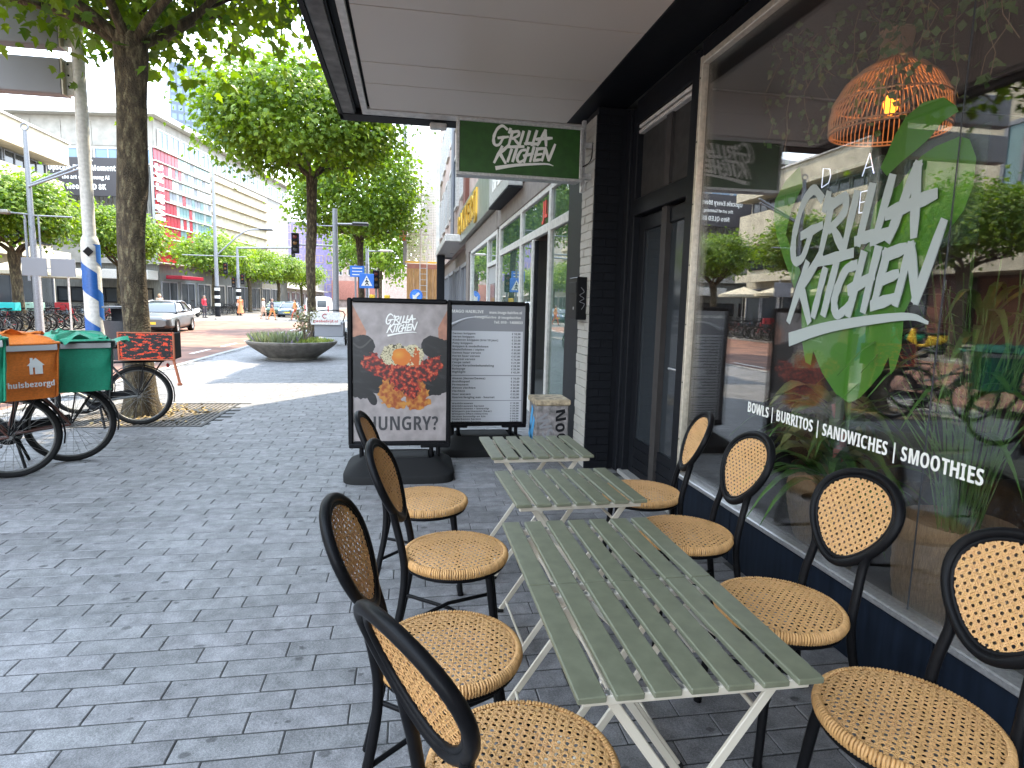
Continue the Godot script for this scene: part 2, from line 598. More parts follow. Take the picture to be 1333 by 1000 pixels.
func materials() -> void:
	mat("paver", [0.26, 0.257, 0.257], 0.62, 0.0, "paving", 0.45, "fine", 0.25)
	M.paver.vertex_color_use_as_albedo = true
	mat("joint", [0.045, 0.045, 0.042], 0.95, 0.0, "grain", 2.0)
	mat("paving_far", [0.22, 0.21, 0.20], 0.8, 0.0, "blotch", 0.08, "fine", 0.3)
	mat("plaza", [0.20, 0.18, 0.16], 0.85, 0.0, "blotch", 0.05)
	mat("ground", [0.18, 0.17, 0.16], 0.9, 0.0, "blotch", 0.02)
	mat("road", [0.27, 0.125, 0.08], 0.85, 0.0, "blotch", 0.12, "fine", 0.4)
	mat("kerb", [0.38, 0.37, 0.35], 0.8, 0.0, "grain", 1.0)
	mat("line_paint", [0.75, 0.74, 0.70], 0.7, 0.0, "grain", 2.0)
	mat("iron", [0.05, 0.048, 0.045], 0.6, 0.4, "grain", 3.0)
	mat("soil", [0.09, 0.07, 0.05], 0.95, 0.0, "grain", 5.0, "bumpy", 2.0)
	mat("black_frame", [0.007, 0.007, 0.008], 0.40, 0.0, "soft", 3.0)
	mat("black_matt", [0.014, 0.014, 0.016], 0.6, 0.0, "soft", 2.0)
	mat("rubber", [0.015, 0.015, 0.015], 0.75)
	mat("navy_panel", [0.010, 0.015, 0.025], 0.45, 0.0, "streak", 0.8)
	mat("dark_frame", [0.012, 0.013, 0.016], 0.45, 0.0, "soft", 1.5)
	mat("grey_panel", [0.045, 0.043, 0.042], 0.5, 0.0, "soft", 0.8)
	mat("soffit", [0.58, 0.51, 0.44], 0.42)
	mat("soffit_trim", [0.66, 0.62, 0.57], 0.4, 0.0, "soft", 1.0)
	mat("gutter", [0.22, 0.21, 0.20], 0.65, 0.0, "blotch", 0.9)
	mat("aluminium", [0.58, 0.52, 0.42], 0.38, 0.35, "soft", 2.0)
	mat("steel", [0.50, 0.49, 0.48], 0.35, 0.8, "soft", 4.0)
	mat("white_frame", [0.58, 0.56, 0.52], 0.45, 0.0, "soft", 1.0)
	mat("brick_white", [0.58, 0.55, 0.49], 0.85, 0.0, "grain", 3.0, "fine", 0.5)
	mat("brick_dark", [0.010, 0.011, 0.014], 0.6, 0.0, "soft", 3.0, "fine", 0.4)
	mat("brick_red", [0.20, 0.075, 0.05], 0.85, 0.0, "grain", 3.0)
	mat("sage", [0.160, 0.166, 0.108], 0.42, 0.0, "faint", 1.6)
	mat("cream_steel", [0.52, 0.47, 0.38], 0.42)
	mat("cane", [0.56, 0.315, 0.125], 0.55)
	M.cane.vertex_color_use_as_albedo = true
	mat("sign_green", [0.022, 0.085, 0.010], 0.4, 0.0, "soft", 1.0)
	mat("sign_white", [0.72, 0.71, 0.66], 0.5)
	mat("silver_frame", [0.55, 0.54, 0.52], 0.4, 0.3, "soft", 3.0)
	mat("leaf_film", [0.045, 0.17, 0.008], 0.45)
	mat("letter_film", [0.36, 0.40, 0.385], 0.6)
	mat("poster_print", [0.52, 0.50, 0.49], 0.35)
	M.poster_print.albedo_texture = T.poster
	mat("print_dark", [0.025, 0.024, 0.026], 0.5)
	mat("print_grey", [0.22, 0.22, 0.23], 0.5)
	mat("print_paper", [0.52, 0.52, 0.53], 0.5)
	mat("bark", [0.60, 0.57, 0.50], 0.9, 0.0, "bark", 0.8, "bumpy", 1.5)
	mat("leaf", [1, 1, 1], 0.5)
	M.leaf.vertex_color_use_as_albedo = true
	M.leaf.backlight_enabled = true
	M.leaf.backlight = Color(0.95, 1.0, 0.35)
	mat("plant_leaf", [0.09, 0.20, 0.04], 0.45, 0.0, "soft", 4.0)
	M.plant_leaf.backlight_enabled = true
	M.plant_leaf.backlight = Color(0.4, 0.5, 0.15)
	mat("plant_pale", [0.26, 0.30, 0.10], 0.6, 0.0, "soft", 4.0)
	mat("dry_stem", [0.25, 0.18, 0.10], 0.8)
	mat("basket", [0.50, 0.32, 0.17], 0.8, 0.0, "streak", 5.0, "bumpy", 1.0)
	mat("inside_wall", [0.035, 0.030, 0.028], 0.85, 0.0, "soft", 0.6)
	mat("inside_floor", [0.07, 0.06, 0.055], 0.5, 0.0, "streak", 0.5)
	mat("rattan", [0.46, 0.30, 0.17], 0.6)
	mat("concrete", [0.24, 0.22, 0.19], 0.9, 0.0, "blotch", 0.7, "bumpy", 1.0)
	mat("cream_wall", [0.52, 0.46, 0.34], 0.8, 0.0, "soft", 0.08)
	mat("cream_shadowed", [0.60, 0.55, 0.46], 0.8, 0.0, "streak", 0.4)
	mat("grey_wall", [0.20, 0.20, 0.18], 0.8, 0.0, "streak", 0.3)
	mat("pale_wall", [0.34, 0.32, 0.28], 0.8, 0.0, "soft", 0.1)
	mat("pink_wall", [0.40, 0.30, 0.25], 0.8, 0.0, "soft", 0.1)
	mat("purple_wall", [0.24, 0.20, 0.36], 0.7, 0.0, "soft", 0.1)
	mat("terracotta", [0.42, 0.17, 0.12], 0.8, 0.0, "soft", 0.2)
	mat("dark_glass", [0.03, 0.035, 0.04], 0.08)
	mat("blue_glass", [0.12, 0.19, 0.26], 0.1, 0.0)
	mat("teal_glass", [0.15, 0.24, 0.235], 0.15)
	mat("pale_glass", [0.30, 0.32, 0.31], 0.2)
	mat("red_panel", [0.34, 0.010, 0.018], 0.3)
	mat("red_deep", [0.26, 0.004, 0.022], 0.35)
	mat("billboard", [0.030, 0.026, 0.028], 0.6)
	mat("tower_grid", [0.085, 0.11, 0.145], 0.5)
	mat("gold", [0.62, 0.36, 0.05], 0.3, 0.5)
	mat("wood_hoarding", [0.58, 0.31, 0.12], 0.8, 0.0, "streak", 0.6)
	mat("orange_banner", [0.72, 0.14, 0.03], 0.6)
	mat("blue_paint", [0.02, 0.12, 0.42], 0.4, 0.0, "soft", 2.0)
	mat("sign_blue", [0.02, 0.15, 0.55], 0.4)
	mat("white_paint", [0.70, 0.69, 0.65], 0.45, 0.0, "soft", 1.5)
	mat("grey_paint", [0.19, 0.195, 0.21], 0.5)
	mat("pole_grey", [0.27, 0.28, 0.30], 0.5, 0.2, "soft", 2.0)
	mat("bin_grey", [0.045, 0.05, 0.06], 0.5, 0.0, "soft", 3.0)
	mat("yellow", [0.72, 0.45, 0.02], 0.5)
	mat("bag_orange", [0.80, 0.20, 0.015], 0.6, 0.0, "soft", 5.0, "bumpy", 0.4)
	mat("bag_green", [0.006, 0.30, 0.16], 0.5, 0.0, "soft", 5.0, "bumpy", 0.4)
	mat("bag_dark", [0.012, 0.03, 0.025], 0.6)
	mat("reflector", [0.40, 0.40, 0.39], 0.4)
	mat("bike_brown", [0.13, 0.045, 0.03], 0.5, 0.0, "grain", 6.0)
	mat("bike_grey", [0.085, 0.085, 0.08], 0.4, 0.3)
	mat("bike_black", [0.014, 0.014, 0.015], 0.4)
	mat("spoke", [0.22, 0.22, 0.21], 0.4, 0.8)
	mat("worn_paint", [1, 1, 1], 0.6)
	M.worn_paint.albedo_texture = T.worn_paint
	mat("car_silver", [0.055, 0.053, 0.05], 0.28, 0.5)
	M.car_silver.clearcoat_enabled = true
	mat("car_white", [0.68, 0.66, 0.63], 0.3)
	mat("car_blue", [0.10, 0.14, 0.18], 0.25, 0.3)
	mat("car_green", [0.05, 0.09, 0.07], 0.25, 0.3)
	mat("car_glass", [0.05, 0.06, 0.07], 0.05)
	mat("lamp_glass", [0.70, 0.70, 0.68], 0.15)
	mat("red_lamp", [0.45, 0.02, 0.02], 0.25)
	mat("signal_red", [0.10, 0.008, 0.006], 0.3)
	mat("signal_amber", [0.14, 0.06, 0.008], 0.3)
	mat("plate", [0.75, 0.48, 0.03], 0.5)
	mat("pot", [0.48, 0.32, 0.18], 0.85, 0.0, "streak", 6.0, "bumpy", 1.2)
	mat("graffiti_blue", [0.08, 0.35, 0.65], 0.6)
	mat("cabinet", [0.34, 0.31, 0.30], 0.7, 0.0, "blotch", 2.0)
	mat("cabinet_top", [0.58, 0.46, 0.30], 0.8, 0.0, "blotch", 2.0)
	mat("skin", [0.48, 0.29, 0.20], 0.6)
	M.skin.vertex_color_use_as_albedo = true
	M.skin.albedo_color = Color.WHITE
	mat("far_paint", [1, 1, 1], 0.5)
	M.far_paint.vertex_color_use_as_albedo = true
	for q in ["black_frame", "black_matt", "dark_frame", "navy_panel", "brick_dark", "rubber", "grey_panel", "iron", "bike_black"]:
		M[q].metallic_specular = 0.22
	var gl := StandardMaterial3D.new()
	gl.resource_name = "pane"
	gl.albedo_color = Color(0.05, 0.06, 0.06, 0.02)
	gl.transparency = BaseMaterial3D.TRANSPARENCY_ALPHA
	gl.roughness = 0.0
	M.pane = gl
	var sg := gl.duplicate()
	sg.resource_name = "tinted_pane"
	sg.albedo_color = Color(0.30, 0.42, 0.37, 0.42)
	M.tinted_pane = sg
	var em := StandardMaterial3D.new()
	em.resource_name = "filament"
	em.albedo_color = Color(1, 0.6, 0.2)
	em.emission_enabled = true
	em.emission = Color(1.0, 0.50, 0.10)
	em.emission_energy_multiplier = 2.2
	M.filament = em
	var ne := StandardMaterial3D.new()
	ne.resource_name = "neon"
	ne.albedo_color = Color(0.9, 0.92, 1.0)
	ne.emission_enabled = true
	ne.emission = Color(0.85, 0.9, 1.0)
	ne.emission_energy_multiplier = 0.25
	M.neon = ne

# ---------------------------------------------------------------- ground
func sheet(x0: float, x1: float, z0: float, z1: float, y: float) -> MB:
	var b := MB.new()
	b.quad(Vector3(x0, y, z0), Vector3(x1, y, z0), Vector3(x1, y, z1), Vector3(x0, y, z1), Vector3.UP)
	return b

func ground() -> void:
	struct("ground", sheet(-700, 700, -900, 300, -0.16), M.ground)
	struct("road", sheet(-14.4, -5.2, -320, 60, -0.10), M.road)
	struct("far_pavement", sheet(-90, -14.6, -320, 60, 0.0), M.plaza)
	struct("side_street", sheet(-14.39, -5.21, -66, -47, -0.096), M.plaza)
	struct("distant_pavement", sheet(-5.05, 12, -320, -27.0, 0.0), M.paving_far)
	# kerbs of single stones
	for kx in [-5.125, -14.5]:
		var k := struct("kerb", sheet(kx - 0.07, kx + 0.07, -320, 60, -0.09), M.joint)
		var st := MB.new()
		st.box(Vector3(0, -0.07, 0), Vector3(0.15, 0.145, 0.985), 0.012)
		var sm := st.mesh()
		for i in 48:
			inst("kerb_stone", sm, M.kerb, k, Vector3(kx, rng.randf_range(-0.003, 0.003), -2.0 - i))
		var rest := MB.new()
		rest.box(Vector3(kx, -0.07, -185.0), Vector3(0.15, 0.145, 270.0), 0.012)
		stuff(obj("kerb_run", rest, M.kerb, k))
	# pavement of long narrow paving stones
	var pv := struct("pavement", sheet(-5.05, 1.9, -27.0, 6.0, -0.0045), M.joint)
	var variants := []
	for v in 5:
		var b := MB.new()
		b.use_c = true
		var t: float = [1.0, 0.90, 1.09, 0.83, 0.96][v]
		b.col = Color(t, t * (0.99 + 0.01 * (v % 2)), t)
		b.box(Vector3(0, -0.03, 0), Vector3(0.3505, 0.06, 0.1085), 0.003)
		variants.append(b.mesh())
	var cam: Camera3D = get_node("camera")
	var inv := cam.transform.affine_inverse()
	var near := []
	var far := []
	var z := 3.0
	var row := 0
	var shift := 0.0
	while z > -27.0:
		shift = fmod(shift + rng.randf_range(0.32, 0.62), 1.0)
		var x := -5.05 - shift * 0.355
		while x < 1.72:
			var c := Vector3(x + 0.177, rng.randf_range(-0.0012, 0.0012), z)
			x += 0.355
			if c.x < -4.95: continue
			if c.x > -4.0 and c.x < -2.4 and c.z < -7.55 and c.z > -9.3: continue
			var q := inv * c
			var rec := [c, Vector3(rng.randf_range(-0.004, 0.004), rng.randf_range(-0.003, 0.003), rng.randf_range(-0.004, 0.004)), rng.randi() % 5]
			if q.z < 0 and absf(q.x / q.z) < 0.80 and absf(q.y / q.z) < 0.60 and c.x < 0.25:
				near.append(rec)
			else:
				far.append(rec)
		z -= 0.1168
		row += 1
	near.sort_custom(func(a, b): return (inv * (a[0] as Vector3)).z > (inv * (b[0] as Vector3)).z)
	for i in near.size():
		if i >= 300: far.append(near[i])
	for i in mini(300, near.size()):
		var o := inst("paver", variants[near[i][2]], M.paver, pv, near[i][0])
		o.rotation = near[i][1]
	var mm := MultiMesh.new()
	mm.transform_format = MultiMesh.TRANSFORM_3D
	mm.use_colors = true
	mm.mesh = variants[0]
	mm.instance_count = far.size()
	for i in far.size():
		mm.set_instance_transform(i, Transform3D(Basis.from_euler(far[i][1]), far[i][0]))
		var t: float = [1.0, 0.90, 1.09, 0.83, 0.96][far[i][2]]
		mm.set_instance_color(i, Color(t, t, t))
	var mi := MultiMeshInstance3D.new()
	mi.name = "distant_pavers"
	mi.multimesh = mm
	mi.material_override = M.paver
	pv.add_child(mi)
	stuff(mi)
	# painted dashes on the road
	for i in 9:
		var b := sheet(-6.25, -6.12, -17.6 - i * 3.0, -15.9 - i * 3.0, -0.094)
		tag(obj("lane_marking", b, M.line_paint, self), "white painted dash on the red road along the near kerb, %s of nine" % ["nearest", "second", "third", "fourth", "fifth", "sixth", "seventh", "eighth", "farthest"][i], "road marking", "white dashes on the red road")
	# tree grate with its frame, debris and the lid of a buried light
	var g := thing("tree_grate", "square rusty iron grate with leaf litter round the trunk of the nearest plane tree", "tree grate", Vector3(-3.2, 0, -8.42))
	var fr := MB.new()
	for s: float in [-1.0, 1.0]:
		fr.box(Vector3(0, -0.01, s * 0.84), Vector3(1.62, 0.03, 0.04), 0.004)
		fr.box(Vector3(s * 0.79, -0.01, 0), Vector3(0.04, 0.03, 1.64), 0.004)
	obj("frame", fr, M.iron, g)
	obj("soil", sheet(-0.78, 0.78, -0.83, 0.83, -0.03), M.soil, g)
	var bars := MB.new()
	for i in 27:
		bars.box(Vector3(-0.76 + i * 0.0585, -0.004, 0), Vector3(0.026, 0.016, 1.62))
	for i in 13:
		bars.box(Vector3(0, -0.006, -0.78 + i * 0.13), Vector3(1.55, 0.014, 0.024))
	obj("bars", bars, mat("grate_iron", [0.17, 0.15, 0.13], 0.75, 0.2, "grain", 3.0), g)
	var lid := MB.new()
	lid.lathe([Vector2(0.0, 0.01), Vector2(0.15, 0.01), Vector2(0.15, 0.01), Vector2(0.17, 0.004), Vector2(0.17, -0.02)], 24, Vector3(0.48, 0.004, -0.25))
	obj("lid", lid, M.iron, g)
	var lit := MB.new()
	for i in 260:
		var p := Vector3(rng.randfn(0.05, 0.35), 0.012 + rng.randf() * 0.02, rng.randfn(0.0, 0.35))
		if absf(p.x) > 0.75 or absf(p.z) > 0.8: continue
		var u := Vector3(rng.randfn(), 0.4 * rng.randfn(), rng.randfn()).normalized() * 0.03
		var w := u.cross(Vector3(rng.randfn(), 1.5, rng.randfn()).normalized()) * 0.6
		lit.quad(p - u, p + w, p + u, p - w, Vector3.UP)
	stuff(obj("leaf_litter", lit, mat("litter", [0.30, 0.22, 0.10], 0.9), g))

# ---------------------------------------------------------------- the restaurant front that the camera stands beside
func own_building() -> void:
	var r := thing("restaurant_building", "dark fronted restaurant with a large shop window and navy panel beside the terrace", "building", Vector3(1.9, 0, -2.0))
	var o := -r.position
	var wall := MB.new()
	wall.box(Vector3(1.9 + 4.0, 8.4, 11.0), Vector3(8.0, 10.2, 34.0))
	wall.box(Vector3(2.4, 1.65, 17.2), Vector3(0.9, 3.2, 21.6))
	wall.box(Vector3(9.95, 1.65, 1.0), Vector3(0.1, 3.2, 14.0))
	wall.box(Vector3(5.9, 1.65, 8.05), Vector3(8.0, 3.2, 0.1))
	obj("wall", wall, M.pale_wall, r, o)
	# brick pier: dark painted return, white painted street side
	var core := MB.new()
	core.box(Vector3(1.795, 1.62, -5.61), Vector3(0.31, 3.24, 0.41))
	var pier := obj("pier", core, M.dark_frame, r, o)
	var bw := []
	for wht in 2:
		bw.append([])
		for len in 2:
			for v in 2:
				var b := MB.new()
				b.box(Vector3.ZERO, Vector3(0.03, 0.0715, [0.229, 0.111][len]) if wht == 0 else Vector3([0.232, 0.114][len], 0.0738, 0.03), 0.003)
				bw[wht].append(b.mesh())
	var y := 0.04
	var k := 0
	while y < 3.2:
		# street side, three bricks a course
		var zs := [-5.53, -5.708] if k % 2 == 0 else [-5.47, -5.648]
		for i in zs.size():
			var short: bool = (k % 2 == 1 and i == 0) or (k % 2 == 0 and i == 1)
			inst("brick", bw[0][(2 if short else 0) + (k + i) % 2], M.brick_white, pier, Vector3(1.632 + rng.randf_range(-0.004, 0.004), y, zs[i])).rotation = Vector3(rng.randf_range(-0.02, 0.02), rng.randf_range(-0.02, 0.02), rng.randf_range(-0.05, 0.05))
		# dark return
		if k % 2 == 0:
			inst("brick", bw[1][k / 2 % 2], M.brick_dark, pier, Vector3(1.739, y, -5.402))
		else:
			inst("brick", bw[1][2], M.brick_dark, pier, Vector3(1.680, y, -5.402))
			inst("brick", bw[1][3], M.brick_dark, pier, Vector3(1.796, y, -5.402))
		y += 0.0755
		k += 1
	# door bay
	var fp := MB.new()
	fp.box(Vector3(1.93, 1.6, -5.335), Vector3(0.07, 3.2, 0.10), 0.006)
	fp.box(Vector3(1.955, 1.6, -5.235), Vector3(0.07, 3.2, 0.10), 0.006)
	fp.box(Vector3(1.94, 1.6, -4.055), Vector3(0.10, 3.2, 0.11), 0.006)
	fp.box(Vector3(1.96, 2.36, -4.65), Vector3(0.09, 0.14, 1.08), 0.006)
	fp.box(Vector3(1.95, 3.15, -4.65), Vector3(0.08, 0.19, 1.08), 0.006)
	obj("door_frame", fp, M.dark_frame, r, o)
	obj("transom_panel", boxm(Vector3(1.99, 2.72, -4.65), Vector3(0.03, 0.60, 1.08)), M.grey_panel, r, o)
	for i in 2:
		obj("blind_rail", boxm(Vector3(1.955, 3.035 - i * 0.045, -4.65), Vector3(0.05, 0.03, 1.07), 0.006), M.soffit_trim, r, o)
	var lf := MB.new()
	lf.box(Vector3(2.0, 1.15, -5.12), Vector3(0.05, 2.26, 0.12), 0.006)
	lf.box(Vector3(2.0, 1.15, -4.17), Vector3(0.05, 2.26, 0.11), 0.006)
	lf.box(Vector3(2.0, 2.22, -4.65), Vector3(0.05, 0.12, 0.84), 0.006)
	lf.box(Vector3(2.0, 0.19, -4.65), Vector3(0.046, 0.34, 0.84), 0.004)
	var door := obj("door", lf, M.dark_frame, r, o)
	for i in 3:
		obj("slat", boxm(Vector3(1.972, 0.1 + i * 0.09, -4.65), Vector3(0.012, 0.012, 0.84)), M.dark_frame, door)
	obj("pane", boxm(Vector3(2.0, 1.26, -4.65), Vector3(0.012, 1.80, 0.84)), M.dark_glass, door)
	var hd := MB.new()
	hd.tube(PackedVector3Array([Vector3(1.975, 1.06, -4.16), Vector3(1.93, 1.06, -4.16), Vector3(1.925, 1.06, -4.20), Vector3(1.925, 1.06, -4.30)]), 0.010, 8)
	hd.lathe([Vector2(0, 0.012), Vector2(0.022, 0.012), Vector2(0.022, 0.012), Vector2(0.022, 0)], 12, Vector3(1.97, 1.2, -4.16))
	obj("handle", hd, M.steel, door)
	obj("threshold", boxm(Vector3(1.98, 0.02, -4.65), Vector3(0.18, 0.04, 1.16), 0.006), M.kerb, r, o)
	# shop window: navy panel below, aluminium sill and frame
	var rz := MB.new()
	for i in 9:
		rz.box(Vector3(1.925, 0.165, -3.62 + i * 0.722), Vector3(0.05, 0.33, 0.716), 0.004)
	rz.box(Vector3(1.97, 0.165, -0.75), Vector3(0.04, 0.33, 6.48))
	obj("stall_riser", rz, M.navy_panel, r, o)
	obj("sill", boxm(Vector3(1.905, 0.348, -0.76), Vector3(0.09, 0.032, 6.42), 0.006), mat("sill_metal", [0.42, 0.41, 0.40], 0.35, 0.6, "soft", 4.0), r, o)
	var fr := MB.new()
	fr.box(Vector3(1.90, 1.75, -3.953), Vector3(0.05, 2.77, 0.036), 0.005)
	fr.box(Vector3(1.90, 3.105, -0.75), Vector3(0.05, 0.042, 6.37), 0.005)
	fr.box(Vector3(1.92, 1.75, 2.45), Vector3(0.06, 2.77, 0.046), 0.005)
	var wf := obj("window_frame", fr, M.aluminium, r, o)
	for i in 7:
		var sc := MB.new()
		sc.ball(Vector3(1.874, 0.6 + i * 0.4, -3.953), Vector3(0.003, 0.006, 0.006), 8)
		obj("screw", sc, M.iron, wf)
	var hd2 := MB.new()
	hd2.box(Vector3(1.94, 3.19, -0.75), Vector3(0.08, 0.11, 6.5), 0.004)
	obj("window_head", hd2, M.dark_frame, r, o)
	# canopy over the terrace
	var c := thing("canopy", "flat canopy with beige soffit panels and a dark weathered gutter over the terrace", "canopy", Vector3(0.6, 3.25, -2.0))
	o = -c.position
	var zj := [-5.99, -5.32, -4.87, -3.99, -3.11, -2.23, -1.35, -0.47, 0.41, 1.29, 2.17, 3.05, 3.93, 28.0]
	for i in zj.size() - 1:
		obj("soffit_panel", boxm(Vector3(0.5725, 3.26, (zj[i] + zj[i + 1]) * 0.5), Vector3(1.845, 0.02, zj[i + 1] - zj[i] - 0.012), 0.002), M.soffit, c, o)
	var tr := MB.new()
	tr.box(Vector3(-0.40, 3.255, -1.1), Vector3(0.055, 0.03, 10.1), 0.004)
	tr.box(Vector3(0.72, 3.258, -6.08), Vector3(2.2, 0.03, 0.16), 0.004)
	obj("trim", tr, M.soffit_trim, c, o)
	var gt := MB.new()
	gt.box(Vector3(-0.555, 3.262, -1.15), Vector3(0.11, 0.03, 10.2), 0.004)
	obj("gutter", gt, M.gutter, c, o)
	var ch := MB.new()
	ch.box(Vector3(-0.465, 3.30, -1.15), Vector3(0.07, 0.02, 10.2))
	ch.box(Vector3(-0.365, 3.30, -1.1), Vector3(0.03, 0.02, 10.1))
	ch.box(Vector3(-0.49, 3.285, -1.15), Vector3(0.012, 0.06, 10.2))
	obj("channel", ch, M.black_matt, c, o)
	var fa := MB.new()
	fa.box(Vector3(-0.63, 3.44, 10.8), Vector3(0.04, 0.40, 34.3), 0.004)
	fa.box(Vector3(0.6, 3.44, -6.28), Vector3(2.5, 0.40, 0.22), 0.004)
	fa.box(Vector3(0.65, 3.45, 10.9), Vector3(2.5, 0.30, 34.1))
	obj("fascia", fa, M.black_matt, c, o)
	var bh := MB.new()
	bh.box(Vector3(1.70, 3.262, -3.7), Vector3(0.40, 0.03, 4.3), 0.003)
	bh.box(Vector3(1.70, 3.262, 1.25), Vector3(0.40, 0.03, 5.55), 0.003)
	bh.box(Vector3(1.70, 3.27, -6.0), Vector3(0.40, 0.03, 0.28), 0.003)
	obj("dark_border", bh, M.dark_frame, c, o)
	var cl := MB.new()
	cl.box(Vector3(0.28, 3.20, -6.22), Vector3(0.16, 0.05, 0.10), 0.01)
	obj("bracket", cl, M.soffit_trim, c, o)

# hand lettering of the restaurant's logo: strokes in a box 1.5 wide, 1 high
func logo_strokes() -> Array:
	var raw := [
		[[525, 128], [492, 108], [455, 135], [432, 195], [440, 240], [472, 238], [494, 200]], [[466, 193], [532, 181]],
		[[549, 126], [541, 150]],
		[[565, 140], [540, 232]], [[560, 148], [604, 138], [608, 164], [566, 190]], [[572, 186], [614, 230]],
		[[642, 138], [618, 226]],
		[[686, 132], [662, 222]], [[656, 219], [704, 212]],
		[[738, 126], [708, 224]], [[702, 221], [754, 210]],
		[[800, 117], [746, 222]], [[800, 117], [808, 220]], [[738, 182], [846, 166]],
		[[492, 252], [440, 362]], [[540, 238], [470, 306]], [[478, 298], [518, 362]],
		[[560, 268], [534, 350]], [[540, 250], [644, 240]],
		[[600, 248], [570, 346]],
		[[658, 262], [628, 272], [602, 322], [618, 350], [654, 330]],
		[[680, 246], [652, 346]], [[720, 240], [696, 338]], [[650, 304], [712, 284]],
		[[746, 246], [724, 330]], [[742, 250], [788, 242]], [[734, 292], [776, 282]], [[722, 332], [778, 320]],
		[[804, 240], [782, 326]], [[804, 240], [830, 322]], [[830, 322], [872, 212]],
		[[455, 402], [600, 372], [800, 350], [858, 357]],
	]
	var o := []
	for s in raw:
		var p := []
		for q in s: p.append(Vector3((q[0] - 420) / 300.0, (405 - q[1]) / 300.0, 0))
		o.append(p)
	return o

func logo_mesh(width: float, height: float, brush: float, thick: float) -> MB:
	# in xy, origin at the box's lower left corner
	var b := MB.new()
	var st := logo_strokes()
	var lr := RandomNumberGenerator.new()
	lr.seed = 4
	for si in st.size():
		var pts: PackedVector3Array = curve(st[si], 5) if st[si].size() > 3 else curve(st[si], 4)
		var L := PackedVector2Array()
		var R := PackedVector2Array()
		var n := pts.size()
		for i in n:
			var t := (pts[mini(i + 1, n - 1)] - pts[maxi(i - 1, 0)]).normalized()
			var f := float(i) / (n - 1)
			var w := brush * (0.95 + 0.25 * sin(f * 2.6) - 0.25 * f) * (1.0 + 0.10 * lr.randfn())
			if si == st.size() - 1: w = brush * lerpf(1.5, 0.25, f)
			var e := t * brush * (-0.4 if i == 0 else (0.4 if i == n - 1 else 0.0))
			var a := pts[i] + e
			var nn := Vector3(-t.y, t.x, 0) * w * 0.5
			L.append(Vector2((a + nn).x * width / 1.5, (a + nn).y * height))
			R.append(Vector2((a - nn).x * width / 1.5, (a - nn).y * height))
		R.reverse()
		var z := thick + si * 0.00012
		var R2 := R.duplicate()
		R2.reverse()
		for i in n - 1:
			b.quad(Vector3(L[i].x, L[i].y, z), Vector3(L[i + 1].x, L[i + 1].y, z), Vector3(R2[i + 1].x, R2[i + 1].y, z), Vector3(R2[i].x, R2[i].y, z), Vector3.BACK)
			b.quad(Vector3(L[i].x, L[i].y, 0), Vector3(L[i + 1].x, L[i + 1].y, 0), Vector3(L[i + 1].x, L[i + 1].y, z), Vector3(L[i].x, L[i].y, z), Vector3(0, 1, 0))
			b.quad(Vector3(R2[i].x, R2[i].y, 0), Vector3(R2[i + 1].x, R2[i + 1].y, 0), Vector3(R2[i + 1].x, R2[i + 1].y, z), Vector3(R2[i].x, R2[i].y, z), Vector3(0, -1, 0))
	return b

func poly2(a: Array) -> PackedVector2Array:
	var o := PackedVector2Array()
	for i in range(0, a.size(), 2): o.append(Vector2(a[i], a[i + 1]))
	return o

